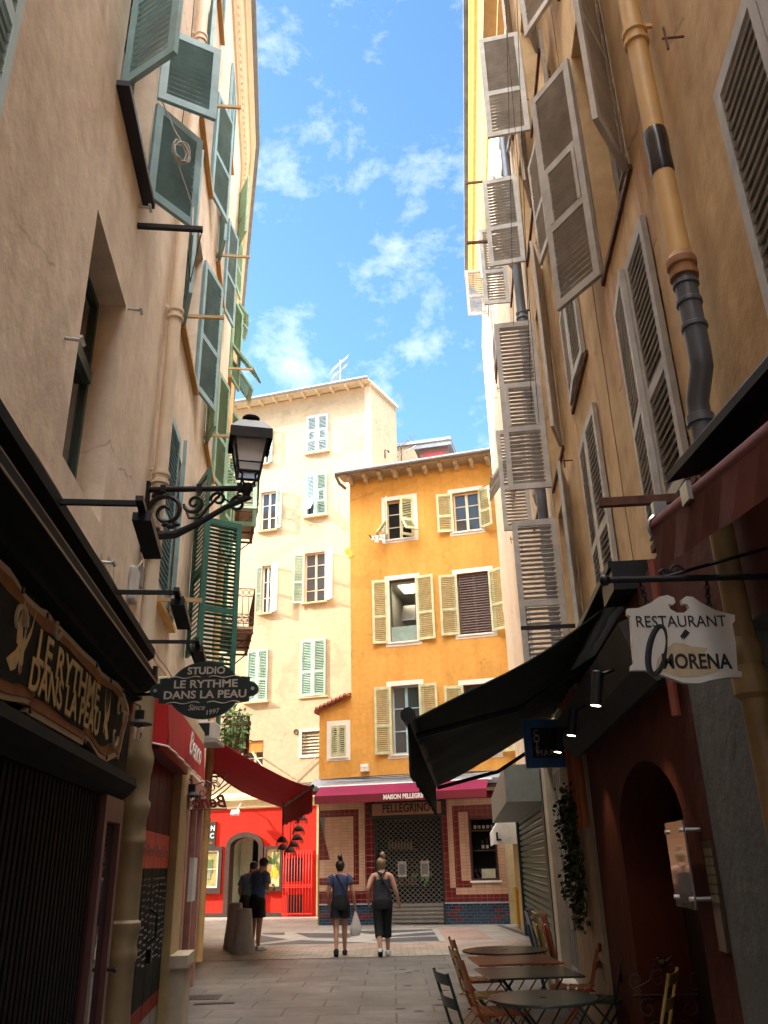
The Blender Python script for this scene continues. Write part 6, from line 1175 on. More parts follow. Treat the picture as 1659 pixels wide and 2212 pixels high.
def lantern_head(o, cx_, cy_, zb, k):
    M_ = T(cx_, cy_, zb) @ Matrix.Scale(k, 4) @ RZ(R(14))
    mb = MB(); mb.t = M_
    b_, t_ = 0.105, 0.17
    cor = [(-1, -1), (1, -1), (1, 1), (-1, 1)]
    for i in range(4):
        a = cor[i]; c2 = cor[(i + 1) % 4]
        mb.tube([(a[0] * b_, a[1] * b_, 0.10), (a[0] * t_, a[1] * t_, 0.50)], 0.014, 6)
        mb.tube([(a[0] * b_, a[1] * b_, 0.10), (c2[0] * b_, c2[1] * b_, 0.10)], 0.014, 6); mb.tube([(a[0] * t_, a[1] * t_, 0.50), (c2[0] * t_, c2[1] * t_, 0.50)], 0.014, 6)
        mb.tube([(a[0] * 0.123, a[1] * 0.123, 0.19), (c2[0] * 0.123, c2[1] * 0.123, 0.19)], 0.008, 5)
        mb.tube([(a[0] * 0.03, a[1] * 0.03, -0.02), (a[0] * 0.07, a[1] * 0.07, 0.02), (a[0] * 0.06, a[1] * 0.06, 0.08), (a[0] * b_, a[1] * b_, 0.10)], 0.012, 6)
    mb.lathe([(0.02, -0.12), (0.035, -0.08), (0.05, -0.06), (0.05, 0.0), (0.03, 0.0)], 12)
    mb.build('lantern_frame', IRON, o, I4)
    mb = MB(); mb.t = M_; e = 0.205
    mb.add([(-e, -e, 0.42), (e, -e, 0.42), (e, e, 0.42), (-e, e, 0.42), (-e, -e, 0.53), (e, -e, 0.53), (e, e, 0.53), (-e, e, 0.53)], [(0, 1, 5, 4), (1, 2, 6, 5), (2, 3, 7, 6), (3, 0, 4, 7)])
    mb.add([(-e, -e, 0.53), (e, -e, 0.53), (e, e, 0.53), (-e, e, 0.53), (-0.11, -0.11, 0.655), (0.11, -0.11, 0.655), (0.11, 0.11, 0.655), (-0.11, 0.11, 0.655)], [(0, 1, 5, 4), (1, 2, 6, 5), (2, 3, 7, 6), (3, 0, 4, 7), (4, 5, 6, 7), (3, 2, 1, 0)])
    mb.lathe([(0.06, 0.655), (0.045, 0.68), (0.05, 0.69), (0.085, 0.71), (0.09, 0.73), (0.07, 0.75), (0.002, 0.76)], 16)
    mb.build('lantern_roof', IRON, o, I4)
    mb = MB(); mb.t = M_
    for i in range(4):
        a = cor[i]; c2 = cor[(i + 1) % 4]; b1_, t1_ = b_ * 0.97, t_ * 0.97
        mb.quad((a[0] * b1_, a[1] * b1_, 0.11), (c2[0] * b1_, c2[1] * b1_, 0.11), (c2[0] * t1_, c2[1] * t1_, 0.495), (a[0] * t1_, a[1] * t1_, 0.495))
    g = MATS.get('frosted_lantern_glass')
    if not g:
        g, n_, l_, b2 = base_mat('frosted_lantern_glass'); b2.inputs['Base Color'].default_value = (0.74, 0.70, 0.68, 1); b2.inputs['Transmission Weight'].default_value = 0.6; b2.inputs['Roughness'].default_value = 0.55; MATS['frosted_lantern_glass'] = g
    mb.build('lantern_glass', g, o, I4)
kk = (stl(536, 912).z - stl(536, 1060).z) / 0.76
lantern_head(LA, pB.x - 0.045, YL, zA + 0.03, kk)
P = at_depth(521, 1612, 24.0)
L2 = thing('street_lantern', T(P.x, P.y, P.z), 'small far street lantern in front of the sunlit cream wall', 'lantern', 'street lanterns on wall brackets'); lantern_head(L2, P.x, P.y, P.z, 1.15)
mb = MB(); mb.tube([(P.x, P.y, P.z - 0.1), (P.x, P.y, P.z - 0.35), (P.x - 0.9, P.y, P.z - 0.4)], 0.035, 6); mb.build('bracket', IRON, L2, I4)

# ---- bar with chalkboard doors and red awning
LB = LW[1]
BAR = thing('bar_facade', L0.M @ T(ls(9), 0, 0), 'narrow bar front with red-topped chalkboard folding doors', 'shopfront')
b0, b1 = ls(7.75), L0.L
RD_ = mat('bar_red_paint', (0.60, 0.045, 0.032), 0.4, var=0.15, vscale=5); CHK = mat('chalkboard', (0.014, 0.017, 0.016), 0.7, var=0.3, vscale=4, spec=0.1)
mb = MB(); mb.box(b0 - 0.3, b0, -0.07, 0, 0, 2.9, 1); mb.box(b0, b0 + 0.12, -0.10, 0, 0, 2.45, 0); mb.box(b0 - 0.06, b0, -0.09, 0, 0, 0.75, 2); mb.box(b1 - 0.42, b1 + 0.35, -0.14, 0, 0, 2.9, 1); mb.build('jambs', [mat('oxblood_paint', (0.14, 0.012, 0.014), 0.4), mat('yellowed_cream_paint', (0.42, 0.31, 0.15), 0.7, var=0.12), mat('grey_green_paint', (0.13, 0.16, 0.14), 0.6)], BAR, L0.M)
nd_ = 4; dw = (b1 - 0.42 - b0 - 0.12) / nd_
for i in range(nd_):
    x0_ = b0 + 0.12 + i * dw; mb = MB(); mb.box(x0_ + 0.008, x0_ + dw - 0.008, -0.05, -0.01, 0.3, 1.62, 1); mb.box(x0_ + 0.008, x0_ + dw - 0.008, -0.05, -0.01, 0.06, 0.3, 2); mb.box(x0_ + 0.008, x0_ + dw - 0.008, -0.05, -0.01, 0.3, 0.44, 0); mb.box(x0_ + 0.008, x0_ + dw - 0.008, -0.052, -0.01, 1.62, 1.95, 0)
    n = 9
    for k in range(n): x = x0_ + 0.01 + k * (dw - 0.02) / n; mb.box(x, x + 0.028, -0.05, -0.01, 1.95, 2.62, 3)
    d_o = mb.build('folding_door', [RD_, CHK, mat('worn_grey_paint', (0.20, 0.19, 0.18), 0.5), mat('oxblood_paint', (0.14, 0.012, 0.014), 0.4)], BAR, L0.M)
    mb = MB()
    for col in range(2):
        z = 1.52
        while z > 0.75:
            xx = x0_ + 0.03 + col * dw * 0.48; wlen = random.uniform(0.12, 0.22) * (dw / 0.55); mb.tube([(xx + wlen * t_ / 8, -0.053, z + random.uniform(-.012, .012)) for t_ in range(9)], 0.003, 3); z -= random.uniform(0.05, 0.075)
    mb.build('chalk_scribble', mat('chalk', (0.34, 0.34, 0.33), 0.9), d_o, L0.M)
    lettering(d_o, 'Benco', dw * 0.3, L0.M @ T(x0_ + dw / 2, -0.055, 1.78), mat('pale_red_letter', (0.5, 0.22, 0.2), 0.6), shear=0.3)
mb = MB(); mb.t = L0.M; x = b0 + 0.12 + 2 * dw; mb.tube([(x, -0.05, 1.25), (x + 0.03, -0.12, 1.2), (x + 0.03, -0.12, 1.0), (x, -0.05, 0.95)], 0.012, 6); mb.box(x - 0.03, x + 0.05, -0.10, -0.05, 0.78, 0.9); mb.build('door_handle', BLACKM, BAR, I4)
mb = MB(); mb.box(b0, b1 - 0.42, -0.2, 0, 2.62, 2.78); mb.build('lintel', mat('oxblood_paint', (0.14, 0.012, 0.014), 0.4), BAR, L0.M)
mb = MB(); mb.box(b1 - 0.36, b1 + 0.3, -0.30, -0.14, 0, 0.62); mb.box(b1 - 0.39, b1 + 0.33, -0.33, -0.14, 0.62, 0.74); mb.build('stone_base', STONE, BAR, L0.M)
AWB = thing('bar_awning', L0.M @ T(ls(9), -0.4, 2.9), 'short bright red awning with white script in a cream cassette', 'awning')
aw0, aw1 = ls(7.15), ls(10.45)
mb = MB(); mb.box(aw0, aw1, -0.33, 0.0, 2.98, 3.16); bevel(mb.build('cassette', mat('cream_cassette', (0.55, 0.45, 0.30), 0.5), AWB, L0.M), 0.02)
mb = MB(); n = 20
for i in range(n):
    u0 = aw0 + (aw1 - aw0) * i / n; u1 = aw0 + (aw1 - aw0) * (i + 1) / n; f0 = 0.007 * math.sin(i * 1.9); f1 = 0.007 * math.sin((i + 1) * 1.9)
    mb.quad((u0, -0.34 - 0.03 + f0, 2.56), (u1, -0.34 - 0.03 + f1, 2.56), (u1, -0.335, 3.0), (u0, -0.335, 3.0))
mb.quad((aw0, -0.36, 2.56), (aw0, -0.335, 3.0), (aw0, 0.0, 3.0), (aw0, -0.1, 2.62))
va = mb.build('valance', canvas('bright_red_canvas', (0.60, 0.032, 0.032), 0.3), AWB, L0.M)
mb = MB(); mb.t = L0.M; mb.tube([(aw0, -0.1, 2.62), (aw0, -0.365, 2.56)] + [(aw0 + (aw1 - aw0) * i / n, -0.372 + 0.007 * math.sin(i * 1.9), 2.555) for i in range(n + 1)], 0.009, 5); mb.build('white_piping', WHITE, AWB, I4)
lettering(va, 'Benco', 0.34, L0.M @ T(ls(8.95), -0.40, 2.76), whl, shear=0.35, sx=1.3)
SG = thing('script_sign', T(-2.6, 11.0, 2.4), 'open red metal script sign on a scrolled wrought iron bar', 'sign')
RSC = mat('dark_red_metal', (0.16, 0.022, 0.02), 0.4)
xb = -2.68; YB = 11.0; z_b = at_depth(460, 1748, YB).z
mb = MB(); mb.tube([(xb - 0.02, YB, z_b), (xb + 0.62, YB, z_b)], 0.010, 6); mb.t = T(xb, YB, z_b)
mb.tube(spiral((0.42, 0.26), 0.08, 0.02, 0, 7, 24), 0.007, 5); mb.tube(spiral((0.3, 0.2), 0.05, 0.015, 0, -7, 24), 0.007, 5); mb.tube([(0, 0, 0.2), (0.2, 0, 0.3), (0.35, 0, 0.34), (0.5, 0, 0.26), (0.62, 0, 0.42)], 0.009, 5); mb.build('iron_bar', RSC, SG, I4)
o = lettering(SG, 'Benco', 0.21, T(xb + 0.36, YB, z_b + 0.085) @ RZ(R(180)), RSC, extrude=0.008, shear=0.35, bold=0.006)
o = thing('wall_lantern', T(-2.6, 10.9, 2.5), 'second enamel yard lamp with a glass jar under the red awning', 'lamp'); jar_lamp(o, at_depth(413, 1716, 10.8), 0.9)
# shop beyond the bar
mb = MB(); w_ = LW[2]; 
for Y0_, Y1_ in ((11.9, 12.1), (13.0, 13.1), (14.0, 14.2)): mb.box(w_.s_at(Y0_), w_.s_at(Y1_), -0.05, 0.05, 0, 2.65)
mb.box(w_.s_at(11.9), w_.s_at(14.2), -0.07, 0.05, 2.6, 2.8); mb.build('pink_shop_frame', mat('faded_pink_wood', (0.36, 0.17, 0.14), 0.6, var=0.2), LEFT, w_.M)
mb = MB(); mb.box(w_.s_at(12.3), w_.s_at(12.8), -0.12, -0.06, 1.2, 1.75); mb.build('letter_box', mat('white_box', (0.5, 0.48, 0.45), 0.5), LEFT, w_.M)
AC = thing('air_conditioner', T(-2.7, 11.6, 3.0), 'old white air conditioner with a dark grille on a shelf above the dark red awning', 'air conditioner')
P0 = at_depth(424, 1558, 11.7); P1 = at_depth(470, 1600, 11.7)
mb = MB(); mb.box(P0.x - 0.3, P1.x - 0.05, 11.7, 12.1, P1.z + 0.03, P0.z); bevel(mb.build('casing', mat('old_white_metal', (0.48, 0.46, 0.43), 0.5), AC, I4), 0.02)
mb = MB(); mb.box(P0.x - 0.02, P1.x - 0.12, 11.685, 11.70, P1.z + 0.07, P0.z - 0.03); mb.build('grille', BLACKM, AC, I4)
mb = MB(); mb.box(P0.x - 0.3, P1.x, 11.6, 12.2, P1.z - 0.03, P1.z + 0.025); mb.build('shelf', mat('grey_shelf', (0.3, 0.27, 0.24), 0.6), AC, I4)

# ---- big dark red awning
w5 = Wall((-3.34, 15.5), (-4.55, 20.9))
DR = thing('large_awning', w5.M @ T(w5.L / 2, -1, 3.4), 'large dark red awning sagging over hanging wicker lamps', 'awning')
DRC = canvas('wine_red_canvas', (0.30, 0.014, 0.030), 0.3)
def canopy(o, w, s0, s1, zw, zf, p, m, sagd=0.10, n=10, nn=20, th=0.012):
    mb = MB(); V = []
    for i in range(nn + 1):
        for j in range(n + 1):
            t_ = j / n; V.append((s0 + (s1 - s0) * i / nn, -p * t_, zw + (zf - zw) * t_ - sagd * 4 * t_ * (1 - t_) * 0.8 - 0.018 * math.sin(i * 1.3) * t_ - 0.014 * math.sin(i * 2.7 + j * 0.9)))
    k = len(V); V2 = [(v[0], v[1], v[2] - th) for v in V]; F = []
    for i in range(nn):
        for j in range(n):
            a = i * (n + 1) + j; b = a + n + 1; F.append((a, a + 1, b + 1, b)); F.append((k + a, k + b, k + b + 1, k + a + 1))
    for j in range(n): F.append((j, k + j, k + j + 1, j + 1)); a = nn * (n + 1) + j; F.append((a, a + 1, k + a + 1, k + a))
    mb.add(V + V2, F, 0, True); return mb.build('canopy', m, o, w.M)
def fringe(o, w, s0, s1, zf, p, drop, m, teeth=30, th=0.01):
    mb = MB(); dx = (s1 - s0) / teeth
    for i in range(teeth):
        a = s0 + i * dx; d2 = drop + random.uniform(-.02, .02)
        mb.prism([(a, zf - d2), (a + dx * 0.5, zf - d2 - 0.05), (a + dx, zf - d2), (a + dx, zf), (a, zf)], -p - th, -p + 0.002)
    return mb.build('valance', m, o, w.M)
canopy(DR, w5, 0, w5.L, 3.95, 2.95, 1.95, DRC, 0.16); fringe(DR, w5, 0, w5.L, 2.95, 1.95, 0.40, DRC, 26)
mb = MB(); mb.t = w5.M; mb.tube([(-0.05, -1.95, 2.95), (w5.L + 0.05, -1.95, 2.95)], 0.035, 8); mb.build('awning_arm', BLACKM, DR, I4)
# wicker lamps hung from its front bar
for i, (x, y, Y) in enumerate(((651, 1768, 18.6), (645, 1792, 18.8), (642, 1811, 19.0), (609, 1816, 19.6), (634, 1826, 19.2), (611, 1832, 20.0), (627, 1838, 19.6))):
    P = at_depth(x, y, Y); o = thing('wicker_lamp', T(P.x, P.y, P.z), ['topmost dark wicker lamp below the dark red awning corner', 'dark wicker lamp second from the top of the hanging cluster', 'dark wicker lamp third from the top of the hanging cluster', 'dark wicker lamp hanging apart beside the poster frame, upper one', 'dark wicker lamp just above the red gate bars', 'dark wicker lamp hanging apart beside the poster frame, lower one', 'lowest dark wicker lamp in the middle of the cluster'][i], 'lamp', 'wicker lamps hanging under the dark red awning')
    mb = MB(); mb.t = Matrix.Scale(0.66, 4); mb.lathe([(0.03, 0.14), (0.09, 0.11), (0.15, 0.04), (0.18, -0.03), (0.18, -0.05), (0.15, 0.02), (0.09, 0.08)], 14)
    for k in range(22): a = k * 2 * math.pi / 22; mb.tube([(0.185 * math.cos(a), 0.185 * math.sin(a), -0.03), (0.2 * math.cos(a), 0.2 * math.sin(a), -0.13 - 0.03 * (k % 3))], 0.006, 3)
    mb.build('wicker_shade', mat('dark_wicker', (0.075, 0.030, 0.024), 0.8), o); mb = MB(); mb.tube([(0, 0, 0.12), (0, 0, max(0.2, 2.95 - P.z))], 0.008, 4); mb.build('cord', BLACKM, o)
# balconies at the far end of the left wall
def balcony(Y0, Y1, z, p, label, rail=1.0, plants=False):
    w = lw(Y0); s0, s1 = w.s_at(Y0), w.s_at(Y1)
    o = thing('balcony', w.M @ T((s0 + s1) / 2, -p / 2, z), label, 'balcony', 'iron balconies at the end of the peach wall')
    mb = MB(); mb.box(s0, s1, -p, 0, z - 0.02, z + 0.05, 0)
    for y in (-p + 0.05, -p * 0.5, -0.06): mb.box(s0 - 0.02, s1 + 0.02, y - 0.04, y + 0.04, z - 0.10, z - 0.02, 1)
    for i in range(4): x = s0 + (s1 - s0) * i / 3; mb.box(x - 0.04, x + 0.04, -p, 0, z - 0.14, z - 0.10, 1)
    mb.build('slab', [mat('stained_slab', (0.33, 0.24, 0.16), 0.8, var=0.3, vscale=3), RUST], o, w.M)
    mb = MB(); mb.t = w.M
    def side(a, b):
        a = Vector(a); b = Vector(b); n = max(3, int((b - a).length / 0.14))
        for zz in (0.08, 0.24, rail - 0.2, rail): mb.tube([a + Vector((0, 0, zz)), b + Vector((0, 0, zz))], 0.013, 5)
        for i in range(n + 1): q = a.lerp(b, i / n); mb.tube([q + Vector((0, 0, 0.24)), q + Vector((0, 0, rail - 0.2))], 0.009, 4)
        u = (b - a).normalized(); r_ = (b - a).length / n / 2
        for i in range(n):
            q = a.lerp(b, (i + 0.5) / n)
            for zz in (0.16, rail - 0.1): mb.tube([q + u * (r_ * 0.9 * math.cos(t_)) + Vector((0, 0, zz + 0.07 * math.sin(t_))) for t_ in [k_ * math.pi / 5 for k_ in range(10)]], 0.008, 4, 0, True)
    side((s0, 0, z + 0.05), (s0, -p, z + 0.05)); side((s0, -p, z + 0.05), (s1, -p, z + 0.05)); side((s1, -p, z + 0.05), (s1, 0, z + 0.05)); mb.build('railing', RUST, o, I4)
    mb = MB()
    for s in (s0 + 0.1, s1 - 0.1):
        mb.t = w.M @ T(s, 0, z - 0.14) @ RZ(R(90)) @ Matrix.Diagonal((-1, 1, 1, 1)); mb.tube([(0, 0, -0.7), (0.25, 0, -0.62), (0.6, 0, -0.35), (p * 0.95, 0, 0)], 0.016, 5); mb.tube(spiral((0.28, -0.25), 0.2, 0.04, 0, 7.5, 26), 0.012, 5)
    mb.build('scroll_bracket', RUST, o, I4)
    return o, w, s0, s1
balcony(20.3, 22.6, 10.55, 1.05, 'highest iron balcony, seen from below behind the street lantern')
balcony(20.3, 22.6, 7.2, 1.05, 'middle iron balcony with circles in its railing')
o, w, s0, s1 = balcony(20.3, 22.6, 3.95, 1.05, 'lowest iron balcony, full of pot plants')
def leafy(name, base, hgt, spread, n, m, label, cat='plant', group=None, lsize=0.09, pot=None):
    pl = thing(name, T(*base), label, cat, group); rr = random.Random(int(abs(base[0] * 1000)) + n)
    mb = MB()
    for i in range(7): a = rr.uniform(0, 6.28); mb.tube([(0, 0, 0), (0.4 * spread * math.cos(a), 0.4 * spread * math.sin(a), hgt * 0.5), (spread * 0.8 * math.cos(a + .3), spread * 0.8 * math.sin(a + .3), hgt * rr.uniform(.7, 1))], 0.008, 4)
    mb.build('stem', mat('plant_stem', (0.10, 0.08, 0.03), 0.8), pl)
    mb = MB()
    for i in range(n):
        r_ = rr.random() ** 0.6; a = rr.uniform(0, 6.28); c_ = Vector((spread * r_ * math.cos(a), spread * r_ * math.sin(a), hgt * (0.25 + 0.75 * rr.random())))
        d_ = Vector((rr.gauss(0, 1), rr.gauss(0, 1), rr.gauss(-0.2, .6))).normalized(); s_ = d_.orthogonal().normalized() * lsize * 0.3; l_ = lsize * rr.uniform(.7, 1.3)
        mb.add([tuple(c_), tuple(c_ + d_ * l_ * .5 + s_), tuple(c_ + d_ * l_), tuple(c_ + d_ * l_ * .5 - s_)], [(0, 1, 2, 3)], rr.randrange(2))
    mb.build('foliage', m, pl)
    if pot: mb = MB(); mb.lathe([(0.10, -0.22), (0.14, 0.0), (0.15, 0.0), (0.15, 0.02), (0.12, 0.02)], 14); mb.build('pot', pot, pl)
    return pl
GL = [mat('leaf_green', (0.07, 0.16, 0.04), 0.5, var=0.3), mat('light_leaf_green', (0.14, 0.27, 0.07), 0.5, var=0.3)]
TP = mat('terracotta_pot', (0.35, 0.12, 0.06), 0.8)
for i, (s, hg) in enumerate(((s0 + 0.4, 1.05), (s0 + 1.3, 0.7), (s0 + 2.0, 0.9))):
    P = w.M @ Vector((s, -0.75, 4.22)); leafy('potted_plant', (P.x, P.y, P.z), hg, 0.34, 170, GL, ['tallest potted plant on the lowest balcony, nearest end', 'shortest potted plant in the middle of the lowest balcony', 'potted plant at the far end of the lowest balcony'][i], 'plant', 'pot plants on the lowest balcony', 0.16, TP)
# cables across the crossing
mb = MB(); a = CWALL.hit(545, 1625); b = YW.hit(700, 1660); pa = CWALL.M @ Vector((a[0], -0.05, a[1])); pb = YW.M @ Vector((0, -0.1, ZS + 0.15))
mb.tube(sag(pa, pb, 0.5), 0.02, 5); mb.tube(sag(pa + Vector((0.05, 0, 0.02)), pb, 0.62), 0.02, 5); mb.tube([CWALL.M @ Vector((CWALL.hit(625, 1690)[0], -0.06, CWALL.hit(625, 1690)[1])), CWALL.M @ Vector((CWALL.hit(690, 1630)[0], -0.05, CWALL.hit(690, 1630)[1]))], 0.012, 4)
mb.build('cable', mat('buff_cable', (0.35, 0.29, 0.18), 0.7), None, I4, 'buff cables sagging across the foot of the sunlit cream wall', 'cable')
# small yellow street plate
P = at_depth(756, 1190, 26.8); mb = MB(); mb.box(-0.16, 0.04, -0.02, 0.0, -0.18, 0.18); mb.build('street_plate', mat('yellow_plate', (0.6, 0.45, 0.06), 0.6), None, YW.M @ T(YW.hit(757, 1190)[0], 0, P.z) @ RY(R(-30)), 'small tilted yellow plate at the left edge of the ochre house', 'plate')

# ================================================================ RIGHT AWNINGS AND SIGNS
GA = Wall((rx(12.2), 12.2), (rx(6.3), 6.3))
BK = thing('large_awning', GA.M @ T(GA.L / 2, -1, 3.2), 'large black-green awning with a ragged edge over the cafe tables', 'awning')
DGC = mat('black_green_canvas', (0.013, 0.023, 0.018), 0.8, var=0.3, vscale=3, bump=0.4, bscale=4)
canopy(BK, GA, 0, GA.L, 3.62, 2.62, 1.88, DGC, 0.09); fringe(BK, GA, 0, GA.L, 2.62, 1.88, 0.36, DGC, 40)
mb = MB(); mb.t = GA.M; mb.tube([(-0.06, -1.88, 2.64), (GA.L + 0.06, -1.88, 2.64)], 0.05, 10); mb.tube([(GA.L + 0.01, -1.88, 2.64), (GA.L + 0.07, -1.88, 2.64)], 0.06, 12)
for s in (0.3, GA.L - 0.5): mb.tube([(s, -0.05, 3.3), (s, -1.0, 2.75), (s, -1.85, 2.56)], 0.028, 6)
mb.box(0, GA.L, -0.16, -0.01, 3.56, 3.7); mb.build('awning_frame', BLACKM, BK, I4)
mb = MB(); mb.box(0.0, GA.L + 0.75, -0.38, -0.005, 3.50, 3.55); mb.box(GA.L + 0.3, GA.L + 0.75, -0.36, -0.005, 3.34, 3.50); mb.build('awning_hood', BLACKM, BK, GA.M)
# near dark red roller awning with its black hood
NA = thing('roller_awning', GNW.M @ T(1.5, -0.3, 3.2), 'faded dark red roller awning rolled up under a black hood', 'awning')
def nr(t_, out=0.0, up=0.0): return Vector((1.26 + 0.04 * t_ + out, 3.5 - t_, 2.98 - 0.10 * t_ + up))     # the drooping roller, t metres back from its far end
mb = MB(); mb.tube([nr(-0.02), nr(3.0)], 0.055, 12); mb.build('rolled_canvas', mat('faded_red_canvas', (0.12, 0.022, 0.024), 0.7, var=0.2, vscale=5), NA, I4)
mb = MB(); n = 20
for i in range(n):
    a, b = nr(3.0 * i / n), nr(3.0 * (i + 1) / n); da, db = 0.012 * math.sin(i * 2.1), 0.012 * math.sin((i + 1) * 2.1)
    mb.add([(a.x - 0.04 + da, a.y, a.z - 0.20 + da), (b.x - 0.04 + db, b.y, b.z - 0.20 + db), (b.x - 0.05, b.y, b.z - 0.02), (a.x - 0.05, a.y, a.z - 0.02)], [(0, 1, 2, 3)])
mb.build('valance', mat('faded_red_valance', (0.13, 0.030, 0.025), 0.8, var=0.3, vscale=6), NA, I4)
mb = MB(); mb.add([(1.316, 3.5, 3.20), (1.80, 3.5, 3.32), (1.60, 0.5, 3.30), (1.48, 0.5, 3.15), (1.316, 3.5, 3.24), (1.80, 3.5, 3.36), (1.60, 0.5, 3.34), (1.48, 0.5, 3.19)], [(0, 3, 2, 1), (4, 5, 6, 7), (0, 1, 5, 4), (0, 4, 7, 3)]); mb.build('hood', BLACKM, NA, I4)
mb = MB(); a = nr(0.0); mb.box(a.x - 0.03, a.x + 0.03, a.y - 0.02, a.y + 0.02, a.z + 0.05, a.z + 0.12); mb.tube([(a.x + 0.062 * math.cos(t_), a.y, a.z + 0.062 * math.sin(t_)) for t_ in [k * math.pi / 6 for k in range(12)]], 0.010, 4, 0, True); a = nr(0.45); mb.box(a.x - 0.07, a.x - 0.05, a.y - 0.04, a.y + 0.04, a.z - 0.03, a.z + 0.05); mb.build('clamp', STEEL, NA, I4)
# restaurant sign
YR_ = 3.25
zs = [(900, 518), (960, 515), (1020, 490), (1070, 455), (1115, 445), (1150, 460), (1158, 485), (1140, 500), (1118, 490), (1130, 520), (1165, 540), (1205, 540), (1232, 515), (1222, 495), (1195, 492), (1190, 470), (1215, 452), (1250, 455), (1300, 490), (1370, 525), (1440, 545), (1475, 552), (1475, 585), (1462, 600), (1480, 700), (1490, 850), (1512, 855), (1512, 885), (1440, 885), (1350, 900), (1290, 918), (1200, 915), (1120, 885), (1050, 860), (990, 848), (920, 848), (920, 822), (935, 810), (925, 690), (920, 600), (918, 560), (900, 550)]
def rz(zx, zy): P = at_depth((1700 + 0.6902 * zx) / 1.715, (1900 + 0.6902 * zy) / 1.715, YR_); return (P.x, P.z)
pts = [rz(*p) for p in zs]
cxs = sum(p[0] for p in pts) / len(pts); czs = sum(p[1] for p in pts) / len(pts)
RS = thing('restaurant_sign', T(cxs, YR_, czs), 'white scroll-topped restaurant sign hanging by two chains', 'sign')
WS = mat('off_white_board', (0.50, 0.46, 0.43), 0.45, var=0.05)
mb = MB(); mb.prism([(p[0] - cxs, p[1] - czs) for p in pts][::-1], -0.012, 0.012); mb.build('sign_panel', WS, RS)
def rt(zx, zy): p = rz(zx, zy); return T(p[0] - cxs, -0.014, p[1] - czs)
BKL = mat('black_sign_letter', (0.008, 0.008, 0.010), 0.45)
wid = rz(1425, 580)[0] - rz(945, 580)[0]
o = lettering(RS, 'RESTAURANT', 0.066, WM[RS] @ rt(1185, 590) @ RY(R(1.0)), BKL, extrude=0.001, fit=wid)
wid = rz(1455, 800)[0] - rz(1085, 800)[0]
o = lettering(RS, 'MORENA', 0.082, WM[RS] @ rt(1268, 805) @ RY(R(1.5)), BKL, extrude=0.001, bold=0.002, fit=wid)
mb = MB(); c0 = rz(1060, 740)
ex = [(c0[0] - cxs + (0.034 * math.cos(t_) + 0.028 * math.sin(t_)), -0.008, c0[1] - czs + 0.096 * math.sin(t_)) for t_ in [R(20 + 12 * k) for k in range(30)]]
mb.t = T(0, -0.0135, 0) @ Matrix.Diagonal((1, 0.12, 1, 1)); mb.tube([(q[0], 0, q[2]) for q in ex], [0.004 + 0.009 * abs(math.sin(k * math.pi / 30)) for k in range(30)], 8, 0, True); mb.t = I4
p = rz(1205, 655); x, z = p[0] - cxs, p[1] - czs; mb.add([(x - 0.02, -0.015, z - 0.01), (x - 0.004, -0.015, z - 0.02), (x + 0.022, -0.015, z + 0.004), (x + 0.006, -0.015, z + 0.02)], [(0, 1, 2, 3)]); mb.build('emblem', BKL, RS)
mb = MB(); rr = random.Random(3)
bo = [(1060, 790), (1100, 740), (1150, 700), (1200, 705), (1240, 720), (1330, 730), (1310, 760), (1400, 850), (1290, 880), (1180, 885), (1120, 870), (1080, 850), (1050, 850)]
bq = [rz(*p) for p in bo]; mb.add([(p[0] - cxs, -0.0135, p[1] - czs) for p in bq][::-1], [list(range(len(bq)))]); mb.build('brush_stroke', mat('sand_brush_stroke', (0.40, 0.30, 0.19), 0.6, var=0.15, vscale=20), RS)
zb_ = at_depth(1450, 1250, YR_).z; xl = at_depth(1306, 1252, YR_).x; xr_ = rx(YR_)
mb = MB(); mb.t = T(0, YR_, zb_); mb.tube([(xl, 0, 0), (xr_, 0, 0)], 0.014, 8); mb.sphere((xl, 0, 0), 0.024, 10)
mb.tube([(xl + 0.22, 0, 0.0), (xr_ - 0.15, 0, 0.13), (xr_ - 0.06, 0, 0.14), (xr_ - 0.02, 0, 0.06)], 0.008, 6); mb.tube(spiral((xr_ - 0.1, 0.09), 0.05, 0.012, R(60), R(-420), 24), 0.008, 5); mb.tube(spiral((xr_ - 0.08, -0.06), 0.045, 0.01, R(120), R(560), 24), 0.008, 5); mb.tube(spiral((xr_ - 0.07, -0.13), 0.035, 0.01, R(-60), R(380), 24), 0.008, 5)
mb.tube(spiral((xl + 0.3, 0.03), 0.03, 0.008, 0, 8, 20), 0.006, 5); mb.tube(spiral((xl + 0.25, 0.02), 0.022, 0.008, 3, -6, 20), 0.006, 5); mb.build('bracket', IRON, RS, I4)
mb = MB(); mb.t = T(0, YR_, 0)
for (zx, zy), dx_ in (((1015, 495), -0.02), ((1345, 515), 0.01)):
    p = rz(zx, zy); n = 7; zt_ = zb_ - 0.012; zb2 = p[1] - 0.01
    for i in range(n):
        zc = zb2 + (zt_ - zb2) * (i + 0.5) / n; hl = (zt_ - zb2) / n * 0.68; xc = p[0] + dx_ * (i / n)
        mb.tube([(xc + (0.008 * math.cos(t_) if i % 2 else 0), (0 if i % 2 else 0.008 * math.cos(t_)), zc + hl * math.sin(t_)) for t_ in [k * math.pi / 5 for k in range(10)]], 0.0035, 4, 0, True)
mb.build('chain', IRON, RS, I4)
